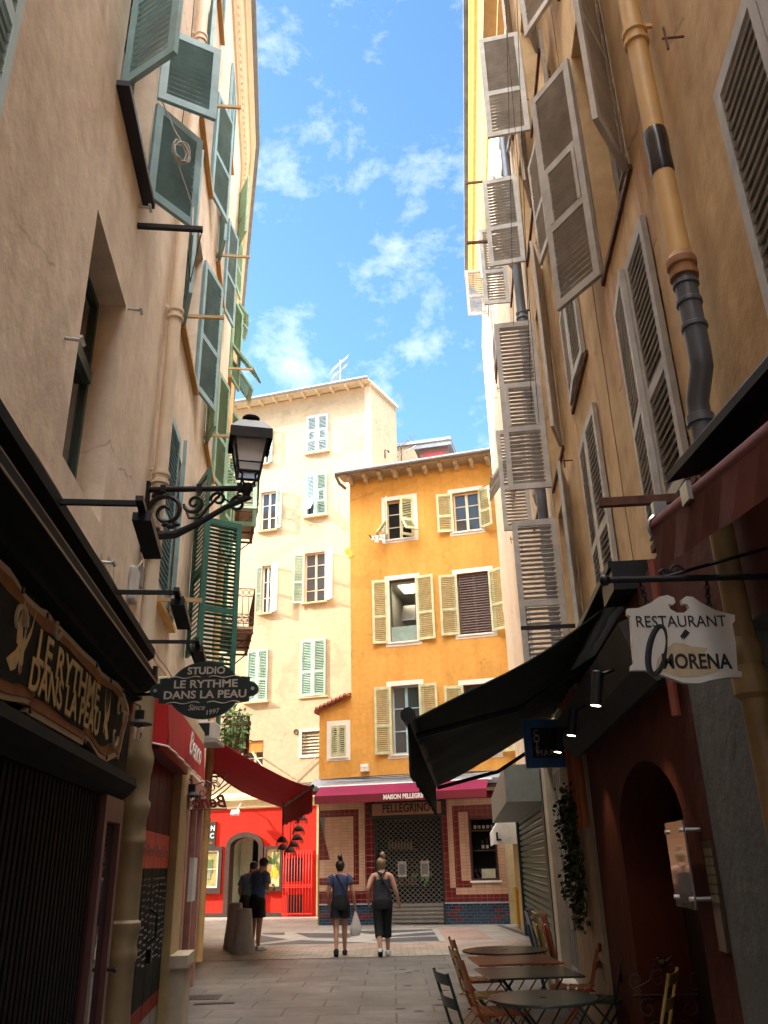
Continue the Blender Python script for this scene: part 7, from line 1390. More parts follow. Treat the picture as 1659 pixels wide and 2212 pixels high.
# blue sign
YBL = 10.1; a = at_depth(1128, 1556, YBL); b = at_depth(1243, 1657, YBL)
BS = thing('blue_sign', T((a.x + b.x) / 2, YBL, (a.z + b.z) / 2), 'square blue projecting sign with a black centre', 'sign')
w_, h_ = (b.x - a.x) / 2, (a.z - b.z) / 2
mb = MB(); mb.box(-w_, w_, -0.03, 0.03, -h_, h_); mb.build('sign_frame', mat('royal_blue_frame', (0.05, 0.16, 0.42), 0.35), BS); mb = MB(); mb.box(-w_ * 0.7, w_ * 0.68, -0.036, 0.036, -h_ * 0.6, h_ * 0.64); mb.build('sign_panel', mat('black_gloss_panel', (0.008, 0.008, 0.010), 0.3), BS)
GLT = mat('grey_letter', (0.55, 0.50, 0.46), 0.6)
o = lettering(BS, 'MARAIS', 0.105, WM[BS] @ T(w_ * 0.08, -0.038, -h_ * 0.42), GLT, spacing=1.15, sx=0.9); 
for i, ch in enumerate('CÔTÉ'): lettering(BS, ch, 0.10, WM[BS] @ T(-w_ * 0.5, -0.038, h_ * (0.42 - 0.24 * i)), GLT)
mb = MB(); mb.tube([(w_, 0, h_ * 0.5), (gx(YBL) - (a.x + b.x) / 2, 0, h_ * 0.5)], 0.02, 6); mb.build('bracket', BLACKM, BS)

# wires stapled along the walls
mb = MB(); mb.t = L0.M
for z, y in ((3.55, -0.02), (3.62, -0.025)): mb.tube([(ls(3.0 + 0.45 * i), y, z + 0.018 * math.sin(i * 1.7 + z)) for i in range(17)], 0.008, 5)
mb.tube([(ls(7.55), -0.02, 3.5 + 0.4 * i) if i % 2 else (ls(7.55) + 0.012, -0.02, 3.5 + 0.4 * i) for i in range(24)], 0.009, 5)
mb.build('wall_wire', mat('painted_wire', (0.42, 0.32, 0.22), 0.7), LEFT, I4)
mb = MB(); mb.t = RN.M
mb.tube([(RN.s_at(3.0 + 0.5 * i), -0.02, 3.42 + 0.02 * math.sin(i * 1.9)) for i in range(16)], 0.007, 5)
mb.tube([(RN.s_at(6.35) + (0.012 if i % 2 else 0), -0.02, 3.4 + 0.45 * i) for i in range(20)], 0.0045, 5)
mb.build('wall_wire', mat('dull_wire', (0.22, 0.145, 0.08), 0.7), RNEAR, I4)

# ================================================================ CAFE FURNITURE
CH_G = mat('dark_green_chair_paint', (0.018, 0.035, 0.028), 0.4, var=0.15); CH_O = mat('orange_chair_paint', (0.42, 0.095, 0.03), 0.4, var=0.12); CH_Y = mat('yellow_chair_paint', (0.55, 0.40, 0.13), 0.4, var=0.1); CH_B = mat('navy_chair_paint', (0.022, 0.045, 0.10), 0.4, var=0.1)
TB_G = mat('green_grey_table_paint', (0.035, 0.042, 0.038), 0.22, var=0.15, spec=0.6); TB_O = mat('orange_table_paint', (0.36, 0.07, 0.025), 0.25, var=0.12, spec=0.6)
CHM = {}
def chair(x, y, rz_, m, label, group='folding slatted chairs round the cafe tables'):
    M = T(x, y, 0) @ RZ(R(rz_)); o = thing('folding_chair', M, label, 'chair', group)
    k = m.name
    if k not in CHM:
        d = {}
        mb = MB()
        for i in range(5): yy = -0.17 + i * 0.082; mb.box(-0.19, 0.19, yy, yy + 0.066, 0.440, 0.452)
        mb.tube([(-0.185, -0.19, 0.435), (-0.185, 0.24, 0.435)], 0.009, 5); mb.tube([(0.185, -0.19, 0.435), (0.185, 0.24, 0.435)], 0.009, 5); d['seat'] = mb.mesh('seat', m)
        for z in (0.60, 0.76):
            mb = MB(); yy = -0.155 - (z - 0.45) * 0.30
            V = []
            for i in range(7): u = -0.205 + 0.41 * i / 6; V.append((u, yy - 0.025 * (1 - (u / 0.205) ** 2), z))
            for i in range(6):
                a, b = V[i], V[i + 1]; dz = 0.078; dy = -dz * 0.30
                mb.add([a, b, (b[0], b[1] + dy, b[2] + dz), (a[0], a[1] + dy, a[2] + dz), (a[0], a[1] - .006, a[2]), (b[0], b[1] - .006, b[2]), (b[0], b[1] + dy - .006, b[2] + dz), (a[0], a[1] + dy - .006, a[2] + dz)], [(0, 1, 2, 3), (7, 6, 5, 4), (3, 2, 6, 7), (0, 4, 5, 1)])
            d['backrest' if z < 0.7 else 'backrest2'] = mb.mesh('back_slat', m)
        for nme, sg in (('l', -1), ('r', 1)):
            mb = MB(); mb.tube([(sg * 0.20, -0.275, 0.845), (sg * 0.20, -0.16, 0.47), (sg * 0.20, 0.03, 0.22), (sg * 0.20, 0.225, 0.0)], 0.0115, 6, 0, False, 0.6); d['a' + nme] = mb.mesh('leg', m)
            mb = MB(); mb.tube([(sg * 0.175, 0.22, 0.43), (sg * 0.175, 0.0, 0.2), (sg * 0.175, -0.2, 0.0)], 0.0115, 6, 0, False, 0.6); d['b' + nme] = mb.mesh('leg', m)
        mb = MB(); mb.tube([(-0.19, 0.16, 0.07), (0.19, 0.16, 0.07)], 0.007, 5); mb.tube([(-0.19, -0.145, 0.06), (0.19, -0.145, 0.06)], 0.007, 5); d['stretcher'] = mb.mesh('stretcher', m)
        CHM[k] = d
    for nm in ('seat', 'backrest', 'backrest2', 'stretcher', 'al', 'ar', 'bl', 'br'):
        place(bpy.data.objects.new(CHM[k][nm].name.split('.')[0], CHM[k][nm]), M, o)
    return o
def table(x, y, rz_, kind, m, label, r=0.42, z=0.72):
    M = T(x, y, 0) @ RZ(R(rz_)); o = thing('cafe_table', M, label, 'table', 'small folding tables outside the restaurant')
    mb = MB()
    if kind == 'round': mb.lathe([(0.001, z - 0.004), (r - 0.02, z - 0.004), (r, z - 0.012), (r + 0.003, z - 0.002), (r, z + 0.006), (r - 0.01, z + 0.006), (0.03, z + 0.004), (0.03, z - 0.002), (0.001, z - 0.002)], 48, 0, I4, False)
    else:
        mb.box(-r, r, -r, r, z - 0.012, z + 0.004)
    t_ = mb.build('tabletop', m, o, M)
    if kind == 'round': smooth_angle(t_, 40)
    else: bevel(t_, 0.012)
    for sy in (-1, 1):
        for sg in (-1, 1):
            mb = MB(); mb.tube([(sg * 0.27, sy * 0.20 + 0.012 * sg, z - 0.015), (0, sy * 0.20 + 0.012 * sg, z * 0.5), (-sg * 0.27, sy * 0.20 + 0.012 * sg, 0.0)], 0.013, 6, 0, False, 0.55); mb.build('leg', CH_G if m is TB_G else m, o, M)
    mb = MB()
    for sg in (-1, 1): mb.tube([(sg * 0.25, -0.2, 0.05), (sg * 0.25, 0.2, 0.05)], 0.008, 5); mb.tube([(sg * 0.26, -0.25, z - 0.02), (sg * 0.26, 0.25, z - 0.02)], 0.010, 5)
    mb.build('stretcher', CH_G if m is TB_G else m, o, M)
    return o
t1 = at_z(1173, 2156, 0.72); t2 = at_z(1139, 2100, 0.72); t3 = at_z(1110, 2073.5, 0.72); t4 = at_z(1091, 2052.5, 0.72)
table(t1.x, t1.y, 12, 'round', TB_G, 'nearest round dark green cafe table', r=(at_z(1294, 2156, .72).x - at_z(1055, 2156, .72).x) / 2)
table(t2.x, t2.y, 4, 'square', TB_G, 'square dark cafe table just behind the nearest round one', r=0.40)
table(t3.x, t3.y, 3, 'square', TB_O, 'square orange cafe table', r=0.40)
table(t4.x, t4.y, -10, 'round', TB_G, 'farthest round dark cafe table', r=0.46)
def chair_at(px_, py_, z, rz_, m, label, dy=0.0):
    P = at_z(px_, py_, z); return chair(P.x, P.y + dy, rz_, m, label)
chair_at(1034, 2114, 0.45, -86, CH_O, 'orange slatted chair facing the orange table')
chair_at(1044, 2147, 0.45, -84, CH_Y, 'pale yellow slatted chair facing the square dark table')
chair_at(1066, 2181, 0.45, -85, CH_O, 'orange slatted chair facing the nearest round table')
chair_at(1030, 2172, 0.60, -78, CH_G, 'dark green slatted chair standing out in the lane, before the orange chair')
chair_at(1236, 2069, 0.70, 78, CH_O, 'orange slatted chair against the grey door')
chair_at(1298, 2088, 0.70, 60, CH_G, 'dark green slatted chair between the nearest round table and the ivy')
chair_at(1377, 2142, 0.70, 64, CH_Y, 'pale yellow slatted chair beside the iron stand')
# folded furniture leaning by the stone jamb
def folded(Yf, lean, m, label, dx=0.0, kind='square'):
    o = thing('folded_table', T(gx(Yf) - 0.1 - dx, Yf, 0), label, 'folded table', 'folded tables leaning by the roller shutter')
    M = T(gx(Yf) - 0.16 - dx, Yf, 0) @ RZ(R(86)) @ RX(R(-lean))
    mb = MB(); mb.box(-0.36, 0.36, -0.012, 0.004, 0.22, 0.98); bevel(mb.build('tabletop', m, o, M), 0.03, 3)
    for sg in (-1, 1): mb = MB(); mb.tube([(sg * 0.25, 0.03, 0.0), (-sg * 0.25, 0.03, 0.85)], 0.013, 6); mb.build('leg', m, o, M)
    return o
folded(12.35, 10, CH_O, 'orange folded table leaning nearest the wall', 0.0)
folded(12.5, 11, CH_Y, 'pale yellow folded table leaning between the blue and orange ones', 0.09)
folded(12.65, 12, CH_B, 'navy blue folded table leaning outermost', 0.17)
o = thing('folded_chair', T(gx(13.1) - 0.3, 13.1, 0), 'navy folded chair leaning against the roller shutter', 'folded chair'); M = T(gx(13.1) - 0.3, 13.1, 0) @ RZ(R(70)) @ RX(R(-8))
for sg in (-1, 1): mb = MB(); mb.tube([(sg * 0.2, 0, 0), (sg * 0.2, 0.02, 0.98)], 0.013, 6); mb.build('leg', CH_B, o, M)
mb = MB()
for i in range(5): mb.box(-0.19, 0.19, -0.02, -0.008, 0.3 + i * 0.08, 0.365 + i * 0.08)
mb.build('seat', CH_B, o, M); mb = MB(); mb.box(-0.2, 0.2, 0.0, 0.012, 0.78, 0.86); mb.box(-0.2, 0.2, 0.0, 0.012, 0.9, 0.98); mb.build('backrest', CH_B, o, M)
# iron stand with a small bird
P = at_z(1441, 2150, 0.62)
IS = thing('iron_stand', T(P.x, P.y, 0), 'thin scrolled iron stand topped by a little bird', 'stand')
WI = mat('dull_iron_wire', (0.075, 0.065, 0.058), 0.5, 0.4)
zt_ = at_depth(1438, 2133, P.y).z; zb2 = at_depth(1438, 2070, P.y).z
mb = MB()
mb.tube([(-0.26, 0, zt_ - 0.05), (0.30, 0, zt_ - 0.05)], 0.007, 5); mb.tube([(-0.24, 0.1, zt_ - 0.07), (0.30, 0.1, zt_ - 0.07)], 0.006, 5); mb.tube([(0.30, 0, zt_ - 0.05), (0.33, 0.05, zt_ - 0.06), (0.30, 0.1, zt_ - 0.07)], 0.006, 5)
mb.tube([(-0.24, 0, zt_), (-0.12, 0, zt_ + 0.05), (-0.07, 0, zt_ + 0.16), (0.0, 0, zb2 - 0.07), (0.07, 0, zt_ + 0.16), (0.12, 0, zt_ + 0.05), (0.24, 0, zt_)], 0.006, 5)
for cxx, czz, a0_, a1_ in ((-0.22, zt_ + 0.05, -1.2, -7), (0.22, zt_ + 0.05, 4.3, 10), (-0.05, zt_ + 0.06, 0, 7), (0.05, zt_ + 0.06, 3, -4), (-0.16, zt_ - 0.14, 1, 8), (0.16, zt_ - 0.14, 2, -5), (-0.12, zt_ - 0.30, 1, 8), (0.12, zt_ - 0.30, 2, -5)): mb.tube(spiral((cxx, czz), 0.075, 0.02, a0_, a1_, 22), 0.0055, 5)
for sg in (-1, 0, 1): mb.tube([(sg * 0.03, 0.02, zt_ - 0.05), (sg * 0.025, 0.02, 0.35), (sg * 0.10, 0.02, 0.0)], 0.008, 5)
mb.build('wire_frame', WI, IS)
mb = MB(); mb.sphere((0, 0, zb2 - 0.03), 0.028, 10, 0, (1.3, 0.7, 0.9)); mb.sphere((-0.035, 0, zb2 - 0.005), 0.015, 8); mb.tube([(-0.045, 0, zb2 - 0.005), (-0.07, 0, zb2 - 0.008)], [0.006, 0.001], 5); mb.tube([(0.02, 0, zb2 - 0.03), (0.075, 0, zb2 + 0.015)], [0.012, 0.004], 5); mb.build('bird', WI, IS)
# ivy on the stone jamb
IV = thing('ivy', GW.M @ T(GW.s_at(9.6), -0.1, 0), 'dark straggling ivy hanging down the jamb between grey door and red wall', 'plant')
rr = random.Random(11); sI = GW.s_at(9.7)
mb = MB(); mb.t = GW.M
stems = []
for i in range(7):
    pts_ = []; s = sI + rr.uniform(-0.35, 0.35); z = 2.25
    while z > rr.uniform(0.75, 1.3): pts_.append((s, -0.07 - rr.uniform(0, 0.05), z)); s += rr.uniform(-0.06, 0.06); z -= 0.09
    stems.append(pts_); mb.tube(pts_, 0.006, 4)
mb.build('stem', mat('ivy_stem', (0.05, 0.04, 0.025), 0.8), IV, I4)
mb = MB(); mb.t = GW.M
for i in range(900):
    p = Vector(rr.choice(rr.choice(stems))); g = 0.10 + 0.12 * math.exp(-((p.z - 1.5) / 0.35) ** 2)
    c_ = p + Vector((rr.gauss(0, g), -abs(rr.gauss(0.03, 0.06)), rr.gauss(0, 0.06))); d_ = Vector((rr.gauss(0, 1), rr.gauss(-0.5, .6), rr.gauss(-.6, .7))).normalized(); s_ = d_.orthogonal().normalized(); l_ = rr.uniform(.035, .075)
    mb.add([tuple(c_), tuple(c_ + d_ * l_ * .4 + s_ * l_ * .45), tuple(c_ + d_ * l_), tuple(c_ + d_ * l_ * .4 - s_ * l_ * .45)], [(0, 1, 2, 3)], rr.randrange(2))
mb.build('foliage', [mat('ivy_leaf', (0.022, 0.04, 0.016), 0.45, var=0.3), mat('ivy_leaf_light', (0.04, 0.07, 0.025), 0.45, var=0.3)], IV, I4)

# ================================================================ STREET THINGS
def bollard(px_, py_, h, label):
    P = at_z(px_, py_, 0); o = MB(); o.lathe([(0.235, 0.0), (0.23, 0.06), (0.185, h * 0.5), (0.148, h - 0.05), (0.14, h - 0.01), (0.11, h), (0.001, h + 0.008)], 28, 0, I4, False)
    return o.build('stone_bollard', BOLL, None, T(P.x, P.y, 0.004), label, 'bollard', 'granite bollards by the standing men')
bollard(525, 2061, 0.83, 'nearer and shorter looking stone bollard beside the standing men'); bollard(505, 2050, 0.90, 'farther stone bollard, half hidden behind the other')
def grate(px_, py_, w, d, rot, label, slots=8):
    P = at_z(px_, py_, 0); M = T(P.x, P.y, 0.004) @ RZ(R(rot)); mb = MB(); mb.box(-w, w, -d, d, 0.0, 0.006, 0)
    for i in range(slots): x = -w * 0.85 + i * w * 1.7 / slots; mb.box(x, x + w * 0.1, -d * 0.75, d * 0.75, 0.006, 0.009, 1)
    return mb.build('drain_cover', [mat('cast_iron_cover', (0.05, 0.045, 0.04), 0.6, 0.3), BLACKM], None, M, label, 'drain cover', 'drain covers in the lane')
grate(433, 2156, 0.27, 0.22, 4, 'larger square drain cover near the stone base of the bar jamb'); grate(463, 2169, 0.26, 0.07, 6, 'narrow slotted drain cover in front of the square one', 12)
mb = MB()
for x, y in ((870, 2095), (884, 2101), (900, 2098), (955, 2092), (880, 2130), (960, 2140), (865, 2180), (905, 2185), (955, 2160), (948, 2172)):
    P = at_z(x, y, 0); mb.lathe([(0.001, 0.0075), (0.06, 0.0075), (0.065, 0.004)], 12, 0, T(P.x, P.y, 0), False)
mb.build('paving_studs', mat('dark_stud', (0.04, 0.035, 0.03), 0.6), None, I4, kind='structure')

# ================================================================ PEOPLE
SKIN = mat('tanned_skin', (0.36, 0.175, 0.11), 0.55, var=0.06); SKIN2 = mat('lighter_skin', (0.42, 0.23, 0.155), 0.55, var=0.06)
HAIR_D = mat('dark_brown_hair', (0.018, 0.011, 0.009), 0.5, var=0.3, vscale=30); HAIR_B = mat('dark_blond_hair', (0.22, 0.15, 0.085), 0.55, var=0.4, vscale=40)
NVY = mat('navy_jersey', (0.032, 0.044, 0.095), 0.85, var=0.15, vscale=10, bump=0.15, bscale=14); CHC = mat('charcoal_top_fabric', (0.024, 0.028, 0.036), 0.85, var=0.5, vscale=22); BLK = mat('black_fabric', (0.006, 0.006, 0.008), 0.85, var=0.2, bump=0.2, bscale=18)
BLU = mat('blue_tshirt', (0.055, 0.095, 0.185), 0.85, var=0.12, vscale=9, bump=0.2, bscale=12); LBL = mat('pale_blue_tshirt', (0.14, 0.21, 0.30), 0.85, var=0.1, vscale=8); TEAL = mat('teal_print', (0.03, 0.10, 0.085), 0.8)
SHOE = mat('white_trainer', (0.5, 0.5, 0.52), 0.6); SOLE = mat('black_sole', (0.012, 0.012, 0.012), 0.8)
def skin_body(name, J, E, root, m, parent, M, lv=2):
    names = list(J); me = bpy.data.meshes.new(name); me.from_pydata([J[n][0] for n in names], [], []) if False else None
    idx = {n: i for i, n in enumerate(names)}
    me = bpy.data.meshes.new(name); me.from_pydata([J[n][0] for n in names], [(idx[a], idx[b]) for a, b in E], [])
    me.materials.append(m); o = bpy.data.objects.new(name, me); place(o, M, parent)
    sk = o.modifiers.new('skin', 'SKIN'); sk.use_smooth_shade = True
    for n in names:
        r_ = J[n][1]; sv = me.skin_vertices[0].data[idx[n]]; sv.radius = r_ if isinstance(r_, tuple) else (r_, r_); sv.use_root = (n == root)
    sb = o.modifiers.new('sub', 'SUBSURF'); sb.levels = lv; sb.render_levels = lv
    return o
def person(x, y, rz_, label, arms, legs, skin, lean=0.0, k=1.0, head=(0, 0), build=1.0):
    """arms / legs: per side dict of joints in metres for a 1.63 m figure facing +y"""
    M = T(x, y, 0.004) @ RZ(R(rz_)) @ Matrix.Scale(k, 4); P = thing('person', M, label, 'person')
    J = {}; E = []
    def L(z): return lean * max(0, z - 0.9)
    J['pelvis'] = ((0, 0, 0.90), (0.145 * build, 0.105 * build)); J['waist'] = ((0, L(1.06), 1.06), (0.115 * build, 0.085 * build)); J['chest'] = ((0, L(1.24), 1.24), (0.135 * build, 0.095 * build)); J['collar'] = ((0, L(1.37), 1.365), (0.085, 0.07))
    J['neck'] = ((0, L(1.43) + 0.01, 1.435), 0.05); J['jaw'] = ((head[0] * 0.3, L(1.48) + 0.03 + head[1] * 0.3, 1.49), (0.062, 0.07)); J['skull'] = ((head[0] * 0.6, L(1.55) + 0.035 + head[1] * 0.7, 1.56), (0.074, 0.088)); J['crown'] = ((head[0], L(1.6) + 0.03 + head[1], 1.615), (0.052, 0.06))
    E += [('pelvis', 'waist'), ('waist', 'chest'), ('chest', 'collar'), ('collar', 'neck'), ('neck', 'jaw'), ('jaw', 'skull'), ('skull', 'crown')]
    hx, hy = J['skull'][0][0], J['skull'][0][1]
    J['nose'] = ((hx, hy + 0.105, 1.525), 0.012); E.append(('skull', 'nose'))
    for sg, nm in ((-1, 'l'), (1, 'r')):
        J['ear' + nm] = ((hx + sg * 0.078, hy - 0.005, 1.535), (0.010, 0.02)); E.append(('skull', 'ear' + nm))
        a = arms[nm]; sh = (sg * 0.165 * build, L(1.34), 1.34)
        J['sh' + nm] = (sh, 0.058 * build); J['el' + nm] = (a[0], 0.040); J['wr' + nm] = (a[1], 0.027)
        d_ = (Vector(a[1]) - Vector(a[0])).normalized(); hnd = Vector(a[1]) + d_ * 0.06; J['pa' + nm] = (tuple(hnd), (0.032, 0.018))
        E += [('collar', 'sh' + nm), ('sh' + nm, 'el' + nm), ('el' + nm, 'wr' + nm), ('wr' + nm, 'pa' + nm)]
        sd = d_.orthogonal().normalized() if abs(d_.z) < 0.9 else Vector((0, 1, 0)); sd = (Vector((0, 1, 0)) - d_ * d_.y).normalized()
        for f in range(4):
            b0_ = hnd + d_ * 0.02 + sd * (0.026 - 0.017 * f); ln_ = (0.062, 0.07, 0.066, 0.05)[f]
            tip = b0_ + d_ * ln_ * 0.55 + Vector((-sg * 0.004, 0, 0)); J[f'f{f}a{nm}'] = (tuple(b0_ + d_ * 0.02), 0.0085); J[f'f{f}b{nm}'] = (tuple(tip), 0.0078); J[f'f{f}c{nm}'] = (tuple(tip + d_ * ln_ * 0.4 + Vector((-sg * 0.014, 0.004, 0))), 0.006)
            E += [('pa' + nm, f'f{f}a{nm}'), (f'f{f}a{nm}', f'f{f}b{nm}'), (f'f{f}b{nm}', f'f{f}c{nm}')]
        th0 = Vector(a[1]) + d_ * 0.035 + sd * 0.03; J['ta' + nm] = (tuple(th0), 0.011); J['tb' + nm] = (tuple(th0 + d_ * 0.03 + sd * 0.022), 0.009); J['tc' + nm] = (tuple(th0 + d_ * 0.055 + sd * 0.024), 0.007)
        E += [('pa' + nm, 'ta' + nm), ('ta' + nm, 'tb' + nm), ('tb' + nm, 'tc' + nm)]
        g = legs[nm]
        J['hip' + nm] = ((sg * 0.085, 0, 0.86), 0.098 * build); J['kn' + nm] = (g[0], 0.056 * build); 
        kv, av = Vector(g[0]), Vector(g[1]); J['ca' + nm] = (tuple(kv.lerp(av, 0.3) + Vector((0, -0.015, 0))), 0.056 * build); J['an' + nm] = (g[1], 0.034); J['to' + nm] = (g[2], (0.036, 0.022))
        E += [('pelvis', 'hip' + nm), ('hip' + nm, 'kn' + nm), ('kn' + nm, 'ca' + nm), ('ca' + nm, 'an' + nm), ('an' + nm, 'to' + nm)]
    b = skin_body('body', J, E, 'pelvis', skin, P, M)
    return P, M, J
def ell(c, rx_, ry_, t_=0.0): return (c, rx_, ry_, t_)
def hair_cap(P, M, J, m, bun=True, bunp=(0, -0.02, 1.70), short=False):
    c = Vector(J['skull'][0]); mb = MB()
    if short: mb.sphere((c.x, c.y - 0.012, c.z + 0.028), 0.092, 16, 0, (0.98, 1.08, 0.92)); mb.sphere((c.x, c.y - 0.03, c.z - 0.01), 0.082, 14, 0, (0.98, 0.95, 0.85))
    else: mb.sphere((c.x, c.y - 0.010, c.z + 0.018), 0.097, 18, 0, (0.95, 1.1, 1.0)); mb.sphere((c.x, c.y - 0.035, c.z - 0.035), 0.082, 14, 0, (0.88, 0.85, 0.9))
    h_ = mb.build('hair', m, P, M)
    if bun:
        mb = MB(); mb.sphere(bunp, 0.046, 12, 0, (1.05, 1.05, 1.2)); mb.sphere((bunp[0] + 0.02, bunp[1], bunp[2] - 0.03), 0.036, 10)
        for i in range(6): a = i; mb.tube(spiral((bunp[0], bunp[2] - 0.01 + 0.008 * i), 0.045, 0.03, a, a + 3, 8), 0.008, 4)
        mb.build('bun', m, P, M)
def sleeve(mb, sh, el, f, r0, r1, mi=0): 
    a = Vector(sh); b = Vector(el); e_ = a.lerp(b, f); ins = Vector((-0.05 if a.x > 0 else 0.05, 0, 0.015)); mb.tube([a + ins, a, e_], [r0 * 0.95, r0, r1], 12, mi)
def torso(mb, zs, lean=0.0, mi=0): mb.loft([((0, lean * max(0, z - 0.9) + oy, z), rx_, ry_) for z, rx_, ry_, oy in zs], 20, mi)
def trouser(mb, hip, knee, ank, f, r0, r1, r2, mi=0):
    h_, k_, a_ = Vector(hip), Vector(knee), Vector(ank)
    if f <= 1: mb.tube([h_ + Vector((0, 0, 0.06)), h_, h_.lerp(k_, f)], [r0 * 0.9, r0, r1], 16, mi)
    else: mb.tube([h_ + Vector((0, 0, 0.06)), h_, h_.lerp(k_, 0.5), k_, k_.lerp(a_, (f - 1) * 0.5), k_.lerp(a_, f - 1)], [r0 * 0.9, r0, (r0 + r1) / 2, r1, r2, r2 * 0.95], 16, mi)
def shoe(P, M, an, to, m, ms, name='shoe', flat=True):
    a, t_ = Vector(an), Vector(to); d_ = (t_ - a); d_.z *= 1.0
    mb = MB(); f = (Vector((t_.x - a.x, t_.y - a.y, t_.z - a.z)))
    mb.tube([a + Vector((0, -0.035, -0.015)), a + Vector((0, 0.0, -0.03)), a.lerp(t_, 0.6), t_ + f.normalized() * 0.05], [0.04, 0.052, 0.050, 0.028], 12, 0, False, 0.85)
    o = mb.build(name, m, P, M)
    mb = MB(); off = Vector((0, 0, -0.042)); mb.tube([a + Vector((0, -0.04, -0.06)), a.lerp(t_, 0.5) + off, t_ + f.normalized() * 0.055 + Vector((0, 0, -0.025))], [0.042, 0.048, 0.03], 10, 0, False, 0.35); mb.build('sole', ms, o, M)
# woman in navy top and black shorts, carrying a bag in her right hand
P = at_z(735, 2066, 0)
arms = {'l': ((-0.235, -0.02, 1.09), (-0.215, 0.08, 0.88)), 'r': ((0.245, -0.03, 1.08), (0.285, 0.05, 0.84))}
legs = {'l': ((-0.075, -0.02, 0.47), (-0.075, -0.20, 0.13), (-0.075, -0.13, 0.045)), 'r': ((0.08, 0.10, 0.48), (0.085, 0.13, 0.085), (0.09, 0.27, 0.03))}
W1, M, J = person(P.x, P.y, 3, 'woman with a dark topknot in a navy top and black shorts carrying a plastic bag', arms, legs, SKIN, 0.02, 1.02)
hair_cap(W1, M, J, HAIR_D, True, (0, 0.0, 1.715))
mb = MB(); torso(mb, [(0.97, 0.150, 0.115, 0), (1.05, 0.142, 0.108, 0), (1.15, 0.150, 0.11, 0), (1.25, 0.165, 0.118, 0), (1.33, 0.178, 0.105, 0), (1.385, 0.150, 0.085, 0), (1.415, 0.075, 0.07, 0.005)], 0.02)
for n in 'lr': sleeve(mb, J['sh' + n][0], J['el' + n][0], 0.38, 0.078, 0.074)
mb.build('top', NVY, W1, M)
mb = MB(); torso(mb, [(1.06, 0.128, 0.104, 0), (0.98, 0.155, 0.12, 0), (0.90, 0.178, 0.135, 0), (0.84, 0.182, 0.135, -0.005), (0.78, 0.17, 0.12, -0.005)])
for n in 'lr': trouser(mb, J['hip' + n][0], J['kn' + n][0], J['an' + n][0], 0.52, 0.105, 0.108, 0)
mb.build('shorts', BLK, W1, M)
mb = MB(); mb.tube([(-0.09, 0.0, 1.43), (-0.05, -0.10, 1.38), (0.05, -0.128, 1.2), (0.15, -0.10, 1.02)], 0.012, 6, 0, False, 0.5); mb.build('shoulder_strap', BLK, W1, M)
for n in 'lr': shoe(W1, M, J['an' + n][0], J['to' + n][0], BLK, SOLE, 'sandal')
hw_ = M @ (Vector(J['par'][0]) + Vector((0.0, 0.0, -0.03)))
BG = thing('plastic_bag', T(*hw_), 'translucent white plastic carrier bag held by the woman in black shorts', 'bag')
mbm, n_, l_, b_ = base_mat('milky_plastic'); b_.inputs['Base Color'].default_value = (0.62, 0.58, 0.56, 1); b_.inputs['Roughness'].default_value = 0.3; b_.inputs['Alpha'].default_value = 0.72
mb = MB(); mb.t = RZ(R(20)); mb.loft([((0, 0, 0.0), 0.015, 0.012), ((0, 0, -0.06), 0.035, 0.02), ((0.005, 0, -0.16), 0.075, 0.04), ((0, 0, -0.28), 0.115, 0.065), ((-0.01, 0, -0.37), 0.12, 0.07), ((-0.005, 0, -0.42), 0.10, 0.06), ((0, 0, -0.435), 0.05, 0.03)], 14); mb.build('bag_skin', mbm, BG)
mb = MB(); mb.box(-0.09, 0.05, -0.03, 0.03, -0.41, -0.29); mb.build('parcel', mat('violet_parcel', (0.10, 0.08, 0.16), 0.6), BG)
mb = MB(); mb.tube([(0, -0.02, 0.05), (0.012, 0, 0.0), (0, 0.0, -0.06)], 0.006, 5); mb.build('handle', mbm, BG)
# woman in a racerback top and cropped trousers
P = at_z(828, 2066, 0)
arms = {'l': ((-0.27, -0.10, 1.12), (-0.26, 0.06, 0.93)), 'r': ((0.265, -0.03, 1.07), (0.32, 0.10, 0.86))}
legs = {'l': ((-0.07, -0.01, 0.47), (-0.055, -0.20, 0.14), (-0.05, -0.12, 0.045)), 'r': ((0.08, 0.08, 0.48), (0.09, 0.12, 0.085), (0.10, 0.26, 0.03))}
W2, M, J = person(P.x, P.y, 1, 'woman with a blond topknot in a dark racerback top and cropped trousers', arms, legs, SKIN2, 0.02, 1.035, build=1.08)
hair_cap(W2, M, J, HAIR_B, True, (0.02, 0.0, 1.71))
mb = MB(); torso(mb, [(0.92, 0.182, 0.14, 0), (1.0, 0.172, 0.128, 0), (1.10, 0.160, 0.118, 0), (1.2, 0.160, 0.116, 0), (1.26, 0.150, 0.115, 0), (1.29, 0.128, 0.112, 0)], 0.02); mb.build('top', CHC, W2, M)
mb = MB()
mb.tube([(0, -0.110, 1.25), (0, -0.118, 1.30), (-0.01, -0.085, 1.40)], [0.055, 0.05, 0.045], 10, 0, False, 0.35)
for sg in (-1, 1): mb.tube([(0.0, -0.108, 1.36), (sg * 0.05, -0.075, 1.41), (sg * 0.075, -0.02, 1.425), (sg * 0.08, 0.06, 1.36), (sg * 0.085, 0.11, 1.27)], 0.018, 8, 0, False, 0.6)
mb.build('racerback', CHC, W2, M)
mb = MB(); mb.tube([(-0.085, -0.02, 1.43), (-0.02, -0.12, 1.36), (0.07, -0.13, 1.2), (0.17, -0.09, 1.0)], 0.016, 6, 0, False, 0.5); mb.build('shoulder_strap', BLK, W2, M)
